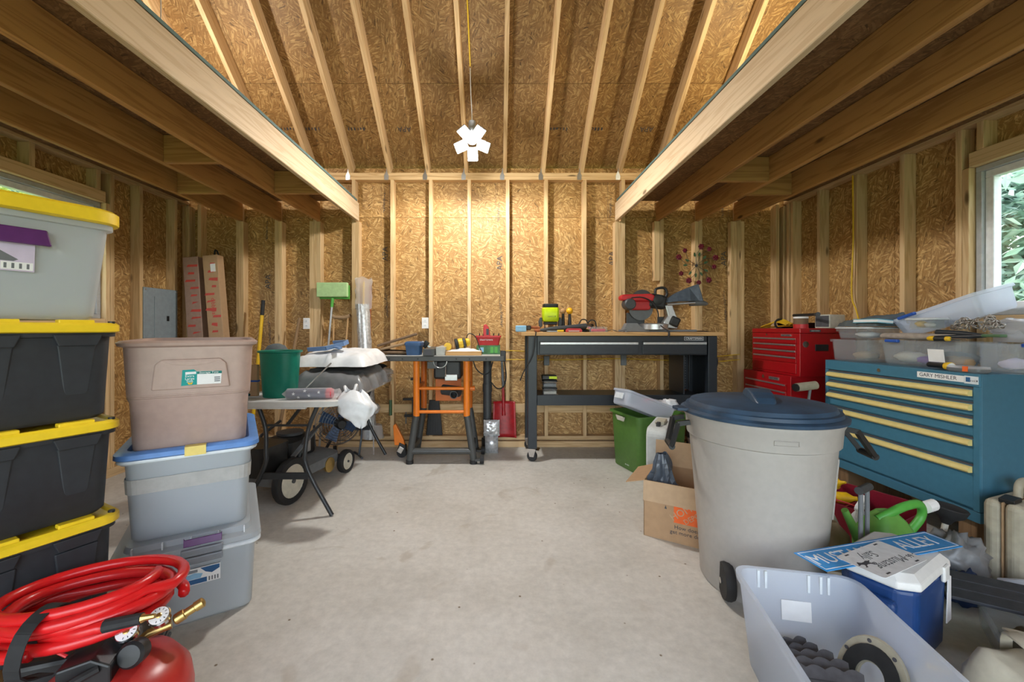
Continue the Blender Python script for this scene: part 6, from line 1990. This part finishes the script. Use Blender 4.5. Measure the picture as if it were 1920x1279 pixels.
MB().tube([(-.0515, 0, 0), (-.05, 0, 0)], [.0195, .0195], 16).obj('lens', 'paper_white', t)
MB().tube([(-.02, 0, 0), (.0, 0, 0), (.09, 0, 0)], [.019, .015, .015], 14).obj('barrel', 'black_plastic', t, smooth=True)
t = thing('parts_tray', 'flat grey tray with clear lid and orange tab at the cabinet edge', 'tray', (2.548, 2.245, TZc), rz=1)
MB().loft([rr(.035, .075, .02, 0), rr(.042, .082, .022, .01), rr(.042, .082, .022, .022)]).obj('tray', 'mid_grey', t, smooth=True)
MB().loft([rr(.042, .082, .022, .0225), rr(.040, .080, .02, .034)]).obj('lid', 'film_clear', t, smooth=True)
MB().box(-.044, -.0405, -.035, -.01, .006, .034).obj('tab', 'print_orange', t)
t = thing('pliers', 'small pliers with red grips behind the flat grey tray', 'pliers', (2.605, 2.255, TZc + .008), rz=80)
for s in (-1, 1):
    MB().tube([(0, s * .004, .0), (.05, s * .014, .0), (.10, s * .012, 0)], .006, 8).obj('grip', 'tool_red', t, smooth=True)
    MB().tube([(0, s * .004, 0), (-.04, s * .003, 0)], [.006, .003], 8).obj('jaw', 'chrome', t, smooth=True)
# ------------------------------------------------------------------ right foreground: clear bin, cooler, signs, floor clutter
ax = Vector((.98, -.2)).normalized()
la = Vector((-ax.y, ax.x))                              # towards the back wall
bl = Vector((.92, 1.62))
bcn = bl + ax * .205 - la * .31
t = thing('clear_storage_bin', 'big clear storage bin with a white label holding dark scraps', 'storage bin', (bcn.x, bcn.y, 0), math.degrees(math.atan2(ax.y, ax.x)))
m = MB()
k = 5
m.loft([rr(.165, .27, .05, 0, k), rr(.172, .277, .055, .010, k), rr(.198, .303, .055, .300, k), rr(.208, .313, .06, .306, k), rr(.210, .315, .06, .330, k), rr(.204, .309, .058, .332, k), rr(.195, .300, .054, .328, k), rr(.168, .273, .052, .014, k)])
m.obj('body', 'clear_bin', t, smooth=True)
for x in (-.12, -.095, .05, .09, .115):
    MB().box(x - .004, x + .004, .292, .301, .262, .326).obj('rim_rib', 'clear_rim', t)
MB().prism([(-.045, -.038), (.055, -.038), (.055, .034), (-.045, .034)], 0, .0012, plane_m((.0, .286, .195), (1, 0, 0), (0, .085, 1))).obj('paper_label', 'paper_white', t)
def in_bin(x, y):
    p = bcn + ax * x + la * y
    return p.x, p.y
RB = math.degrees(math.atan2(ax.y, ax.x))
# scalloped dark slats
for i, (x, y, z, a, s) in enumerate(((-.07, .20, .10, 10, .9), (-.065, .155, .115, 6, .95), (-.05, .11, .13, 2, 1.0), (-.04, .06, .145, -4, 1.0), (-.03, .01, .155, -8, 1.0))):
    px_, py_ = in_bin(x, y)
    t = thing('scalloped_slat', ('lowest', 'second lowest', 'middle', 'second topmost', 'topmost')[i] + ' of five dark wavy slats leaning on each other in the clear bin', 'slat', (px_, py_, z), rot=(R(38), R(-6), R(RB + a)), group='dark wavy slats in the clear bin')
    top = [(.10 * s - .2 * s * q / 24, .028 + .010 * abs(math.sin(q / 24 * math.pi * 4))) for q in range(25)]
    MB().prism([(-.085 * s, -.026), (.085 * s, -.026)] + top, -.003, .003).obj('slat', 'slat_grey', t, bevel=.0015)
    MB().box(-.06 * s, .06 * s, -.004, .0, .0031, .0036).obj('score_line', 'dark_grey', t)
px_, py_ = in_bin(.115, .06)
t = thing('brush_ring', 'worn cream and black ring-shaped disc standing in the clear bin', 'disc', (px_, py_, .145), rot=(R(78), R(12), R(RB - 62)))
MB().lathe([(.045, -.008), (.115, -.008), (.118, .0), (.115, .008), (.045, .008), (.045, -.008)], 34, sx=.8, sy=1.1, cap0=False, cap1=False).obj('ring', 'case_beige', t, smooth=True)
MB().lathe([(.05, .0085), (.095, .0085), (.095, .014), (.05, .014), (.05, .0085)], 30, sx=.8, sy=1.1, cap0=False, cap1=False).obj('rubber_band', 'black_rubber', t, smooth=True)
for q in range(7):
    a = R(20 + q * 48)
    MB().cyl((.104 * .8 * math.cos(a), .104 * 1.1 * math.sin(a), .008), (.104 * .8 * math.cos(a), .104 * 1.1 * math.sin(a), .0095), .006, n=8).obj('hole', 'print_dark', t)
px_, py_ = in_bin(.06, -.06)
m = MB().lump((px_, py_, .055), (.10, .13, .045), 51, .3, 4, floor=.016)
tag(m.obj('green_rag', 'leaf_pale' if 'leaf_pale' in MAT else 'mop_green', smooth='all'), 'pale green rag crumpled in the clear bin', 'rag')
px_, py_ = in_bin(-.10, .20)
m = MB().lump((px_, py_, .075), (.06, .05, .06), 53, .3, 4, floor=.016)
tag(m.obj('black_lump', 'plank_black', smooth='all'), 'dark rounded scrap in the far corner of the clear bin', 'scrap')

# rolling cooler
CA = 30
t = thing('rolling_cooler', 'blue rolling cooler with white lid carrying two signs', 'cooler', (1.588, 1.667, 0), CA)
k = 6
m = MB()
def oct_(hx, hy, z, c=.07):
    return [(hx, -hy + c, z), (hx, hy - c, z), (hx - c, hy, z), (-hx + c, hy, z), (-hx, hy - c, z), (-hx, -hy + c, z), (-hx + c, -hy, z), (hx - c, -hy, z)]
m.loft([oct_(.188, .103, 0, .05), oct_(.196, .111, .02, .05), oct_(.202, .117, .305, .05)])
b = m.obj('body', 'cooler_blue', t, bevel=.018, seg=3)
m = MB()
m.loft([oct_(.208, .123, .306, .05), oct_(.212, .127, .315, .05), oct_(.210, .125, .335, .05), oct_(.186, .101, .358, .045), oct_(.15, .07, .362, .04)])
l = m.obj('lid', 'cooler_white', t, bevel=.006)
MB().box(.07, .125, -.133, -.119, .275, .335).obj('lid_latch', 'cooler_white', l, bevel=.006)
MB().cbox((-.212, -.0, .235), (.045, .15, .055)).obj('side_grip', 'cooler_blue', t, bevel=.018, seg=3)
MB().prism([(-.03, .10), (.022, .10), (.022, .27), (-.01, .285)], 0, .003, plane_m((.15, -.1225, 0), (1, 0, 0), (0, 0, 1))).obj('hang_tag', 'paper_white', t)
for x in (.12, .19):
    MB().cyl((x, .142, .02), (x, .142, .525), .009, n=10).obj('pull_rod', 'mid_grey', t)
MB().cyl((.10, .142, .53), (.21, .142, .53), .017, n=12).obj('pull_grip', 'dark_grey', t)
for x in (.12, .19):
    MB().box(x - .014, x + .014, .118, .157, .25, .29).obj('rod_guide', 'black_plastic', t, bevel=.004)
LT = .3645
# street sign and plate on the lid
t = thing('street_sign', 'blue street sign with white lettering lying across the cooler lid', 'sign', (1.53, 1.66, LT), 14)
MB().box(-.355, .355, -.064, .064, 0, .003).obj('plate', 'sign_blue', t)
for (x0, x1, y0, y1) in ((-.348, .348, .0535, .0565), (-.348, .348, -.0565, -.0535), (-.348, -.345, -.0535, .0535), (.345, .348, -.0535, .0535)):
    MB().box(x0, x1, y0, y1, .003, .0036).obj('border', 'sign_white', t)
text('lettering', 'MUSTANG', .088, 'sign_white', t, Matrix.Translation((-.165, 0, .0033)), .0004, sx=.86)
text('lettering', 'ALLEY', .088, 'sign_white', t, Matrix.Translation((.205, 0, .0033)), .0004, sx=.86)
PA = math.degrees(math.atan2(-.4, -.92))
t = thing('license_plate', 'white souvenir plate with script lettering and a running horse', 'plate', (1.475, 1.592, LT + .0048), PA)
MB().prism([(p[0], p[1]) for p in rr(.152, .076, .012, 0, 4)], 0, .0015).obj('plate', 'sign_white', t)
text('lettering', 'Mustang', .052, 'mid_grey', t, Matrix.Translation((-.005, .030, .0018)), .0003, shear=.35)
text('lettering', 'Sally', .052, 'mid_grey', t, Matrix.Translation((.02, -.030, .0018)), .0003, shear=.35)
text('lettering', '- 66 -', .030, 'print_dark', t, Matrix.Translation((-.118, .035, .0018)), .0003)
horse = [(-.05, .004), (-.038, .012), (-.03, .022), (-.022, .026), (-.018, .020), (-.008, .014), (.012, .014), (.026, .018), (.040, .012), (.054, .014), (.040, .006), (.030, .002),
         (.040, -.010), (.052, -.012), (.036, -.016), (.022, -.006), (.004, -.004), (-.010, -.008), (-.020, -.018), (-.034, -.016), (-.022, -.010), (-.014, .0), (-.026, .006), (-.038, .004)]
MB().prism([(x * .8, y * .8) for x, y in horse], .0016, .0022, Matrix.Translation((.105, .0, 0)) @ Matrix.Rotation(R(180), 4, 'Z')).obj('horse_emblem', 'print_dark', t)
for (x, y) in ((-.10, .064), (.10, .064), (-.10, -.064), (.10, -.064)):
    MB().box(x - .012, x + .012, y - .003, y + .003, .0015, .0019).obj('bolt_slot', 'print_dark', t)

# floor clutter between can, cooler and cabinet
t = thing('parts_crate', 'open maroon tray box full of bottles in front of the blue cabinet', 'tray box', (2.13, 2.47, 0), -62)
Wm, Dm, Hm = .26, .17, .235
for (x0, x1, y0, y1, h) in ((-Wm, Wm, -Dm, -Dm + .006, Hm), (-Wm, Wm, Dm - .006, Dm, Hm + .03), (-Wm, -Wm + .006, -Dm, Dm, Hm), (Wm - .006, Wm, -Dm, Dm, Hm)):
    MB().box(x0, x1, y0, y1, .006, h).obj('side_wall', 'maroon', t, bevel=.002)
MB().box(-Wm, Wm, -Dm, Dm, 0, .006).obj('bottom', 'maroon', t)
MB().box(-.003, .003, -Dm + .006, Dm - .006, .006, Hm - .02).obj('divider', 'maroon', t)
for s in (-1, 1):
    MB().tube(smoothpath([(-.10, s * .172, .22), (-.09, s * .178, .255), (.09, s * .178, .255), (.10, s * .172, .22)], 4), .004, 6).obj('wire_handle', 'tool_red', t, smooth=True)
t = thing('spray_bottle', 'white trigger spray bottle sticking out of the maroon box', 'spray bottle', (2.05, 2.36, .09), rot=(R(12), R(-22), R(30)))
MB().lathe([(.03, 0), (.036, .005), (.036, .12), (.014, .17), (.014, .19)], 18).obj('bottle', 'clear_rim', t, smooth=True)
MB().cyl((0, 0, .19), (0, 0, .215), .017, n=14).obj('collar', 'paper_white', t)
MB().prism([(-.07, .0), (.05, .0), (.055, .02), (.03, .035), (-.06, .032), (-.072, .018)], -.012, .012, plane_m((0, 0, .215), (1, 0, 0), (0, 0, 1))).obj('trigger_head', 'paper_white', t, bevel=.005)
MB().bar((-.045, 0, .215), (-.06, 0, .165), .012, .010).obj('trigger', 'paper_white', t)
t = thing('yellow_bottle', 'yellow squeeze bottle with orange band lying in the maroon box', 'bottle', (2.03, 2.60, .20), rot=(0, R(78), R(-50)))
MB().lathe([(.028, 0), (.034, .006), (.034, .05)], 16).obj('bottle_end', 'handle_yellow', t, smooth=True)
MB().lathe([(.0345, .0502), (.0345, .085)], 16).obj('label_band', 'print_orange', t, smooth=True)
MB().lathe([(.034, .0852), (.034, .13), (.014, .16), (.012, .18)], 16).obj('bottle', 'handle_yellow', t, smooth=True)
t = thing('yellow_funnel', 'small yellow funnel on the rim of the maroon box', 'funnel', (2.17, 2.66, .262), rot=(R(70), 0, R(20)))
MB().lathe([(.038, 0), (.036, .004), (.012, .03), (.007, .06)], 16, cap0=False).obj('cone', 'handle_yellow', t, smooth=True, thick=.002)
MB().lathe([(.036, -.003), (.041, -.003), (.041, .002), (.036, .002)], 16, cap0=False, cap1=False).obj('rim', 'handle_yellow', t)
t = thing('watering_can', 'green plastic watering can with looped handle beside the cooler', 'watering can', (1.93, 2.06, 0), rz=4)
t.scale = (1.15, 1.15, 1.32)
MB().loft([rr(.085, .065, .04, .0), rr(.10, .08, .05, .02), rr(.105, .085, .05, .17), rr(.06, .05, .03, .235), rr(.03, .025, .012, .262)]).obj('body', 'can_green', t, smooth=True)
MB().tube(smoothpath([(-.05, -.01, .235), (.0, -.02, .262), (.07, -.02, .285), (.145, -.01, .285), (.165, 0, .235), (.10, 0, .17)], 5), .016, 10).obj('handle', 'vivid_green', t, smooth=True)
MB().tube([(-.09, 0, .10), (-.16, 0, .22), (-.19, 0, .27)], [.025, .016, .013], 10).obj('spout', 'can_green', t, smooth=True)
MB().cyl((.185, 0, .27), (.235, .01, .275), .022, n=14).obj('cap', 'paper_white', t)
t = thing('rubber_plunger', 'black rubber plunger standing cup up beside the blue cabinet corner', 'plunger', (2.27, 2.15, .003), rot=(R(4), R(8), 0))
MB().cyl((0, 0, 0), (0, 0, .27), .013, n=10).obj('stick', 'cream', t)
MB().lathe([(.018, .25), (.03, .275), (.062, .30), (.074, .335), (.070, .34), (.05, .325)], 22).obj('cup', 'black_rubber', t, smooth=True)
m = MB().lump((2.22, 2.02, .12), (.12, .105, .13), 61, .3, 3.6, 28, 18, floor=.001, sharp=1.6)
tag(m.obj('refuse_bag', 'bag_grey', smooth='all'), 'crumpled grey plastic bag on the floor beside the tool case', 'plastic bag')
m = MB().lump((2.13, 1.90, .065), (.085, .075, .065), 63, .35, 4, 24, 14, floor=.001, sharp=1.4)
tag(m.obj('blue_jeans', 'denim', smooth='all'), 'dark blue crumpled denim on the floor behind the cooler', 'clothing')
t = thing('tool_case', 'beige hard plastic tool case with black clasp by the cabinet', 'tool case', (2.545, 2.035, 0), rot=(0, 0, R(20)))
MB().box(-.14, .16, -.072, -.004, .0, .42).obj('front_shell', 'case_beige', t, bevel=.03, seg=3)
MB().box(-.14, .16, .0, .066, .0, .42).obj('back_shell', 'case_beige', t, bevel=.03, seg=3)
MB().box(-.135, .155, -.0045, .0005, .004, .416).obj('seam', 'leather_tan', t)
MB().cbox((-.085, -.01, .426), (.07, .055, .022), (0, R(-8), 0)).obj('clasp', 'black_plastic', t, bevel=.004)
MB().tube(smoothpath([(.02, 0, .42), (.03, 0, .48), (.09, 0, .49), (.12, 0, .42)], 5), .016, 10).obj('handle', 'case_beige', t, smooth=True)
for q in range(11):
    MB().box(-.09, .15, -.0745, -.0715, .10 + q * .022, .104 + q * .022).obj('vent_line', 'print_dark', t)
t = thing('tan_sprayer', 'tan plastic sprayer tank with looped handle beside the trash can', 'sprayer', (1.76, 2.26, 0), rz=-10)
MB().loft([rr(.10, .08, .03, 0), rr(.12, .095, .04, .02), rr(.11, .085, .04, .16), rr(.06, .05, .02, .22)]).obj('tank', 'leather_tan', t, smooth=True)
MB().tube(smoothpath([(-.10, .0, .10), (-.11, 0, .24), (-.05, 0, .33), (.03, 0, .27), (.09, 0, .14)], 5), .020, 10).obj('handle', 'case_beige', t, smooth=True)
MB().tube(smoothpath([(-.07, -.02, .30), (-.08, -.02, .36), (-.02, -.02, .385), (.04, -.02, .36)], 4), .013, 8).obj('green_clip', 'vivid_green', t, smooth=True)
# low clear tub with dark planks across it
t = tub('floor_tub', 'low clear tub of green and dark odds on the floor beside the cooler', 2.02, 1.52, 0, .15, .22, .13, rz=-38, contents=[(-.05, -.08, .06, .07, .05, 'can_green'), (.04, .03, .07, .08, .06, 'deep_blue'), (0, .12, .06, .06, .05, 'leather_tan')], cat='tub')
t = tub('floor_tub', 'low pale tub at the foot of the beige tool case', 2.37, 1.76, 0, .13, .11, .12, rz=-8, mat='clear_bin', contents=[(0, 0, .08, .06, .05, 'mid_grey')], cat='tub')
t = thing('black_planks', 'weathered black planks joined side by side lying over the floor tubs', 'planks', (2.07, 1.665, .165), rot=(R(3), R(-4), R(-40)))
for q in range(3):
    MB().box(-.20 + .012 * q, .22, -.115 + q * .078, -.040 + q * .078, 0, .014).obj('plank', 'plank_black', t, bevel=.003)
MB().prism([(0, 0), (.03, .004), (.05, .001), (.03, -.006)], .0142, .016, Matrix.Translation((.05, .05, 0)) @ Matrix.Rotation(R(-30), 4, 'Z')).obj('split', 'bench_wood', t)
t = thing('copper_scrap', 'rusty scrap strip under the edge of the black planks', 'scrap', (2.10, 1.47, .133), rot=(0, 0, R(-38)))
MB().cbox((0, 0, .012), (.16, .05, .02)).obj('strip', 'rust', t, bevel=.004)
MB().cbox((.03, .01, .026), (.08, .03, .008), (0, 0, .2)).obj('strip', 'rust', t, bevel=.002)
t = thing('wood_offcut', 'short round log end lying on the rusty scrap', 'log', (2.055, 1.435, .196), rot=(R(82), R(0), R(62)))
MB().cyl((0, 0, -.13), (0, 0, .04), .034, .032, 16).obj('log', 'old_wood', t, smooth=True)
MB().cyl((0, 0, .0402), (0, 0, .042), .030, n=16).obj('cut_face', 'leather_tan', t)
# canvas bag in the corner of the view
t = heap('canvas_tote', 'off-white canvas bag with stitched strap lying on the floor', 'bag', 'canvas', 1.56, 2.06, 1.10, 1.42, .001, lambda u, v: .15 + .05 * v - .02 * u, 44, .018, 26, 20, 7)
sp_ = smoothpath([(1.70, 1.20, .19), (1.705, 1.28, .215), (1.71, 1.36, .235), (1.735, 1.41, .215), (1.76, 1.435, .12)], 5)
MB().loft([[p + Vector((dx, 0, dz)) for dx, dz in ((-.022, -.003), (.022, -.003), (.022, .003), (-.022, .003))] for p in sp_]).obj('strap', 'canvas', t, smooth=True)
sp_ = smoothpath([(1.735, 1.41, .222), (1.80, 1.43, .20), (1.88, 1.40, .19), (1.93, 1.34, .19)], 5)
MB().loft([[p + Vector((0, dy, dz)) for dy, dz in ((-.016, -.003), (.016, -.003), (.016, .003), (-.016, .003))] for p in sp_]).obj('strap', 'canvas', t, smooth=True)
t = thing('yellow_pencil_tool', 'short yellow-handled hand tool on the floor by the canvas bag', 'hand tool', (1.62, 1.50, .012), rz=-40)
MB().cyl((-.05, 0, 0), (.02, 0, 0), .010, n=10).obj('handle', 'handle_yellow', t)
MB().cyl((.02, 0, 0), (.10, 0, 0), .005, n=8).obj('shaft', 'cream', t)
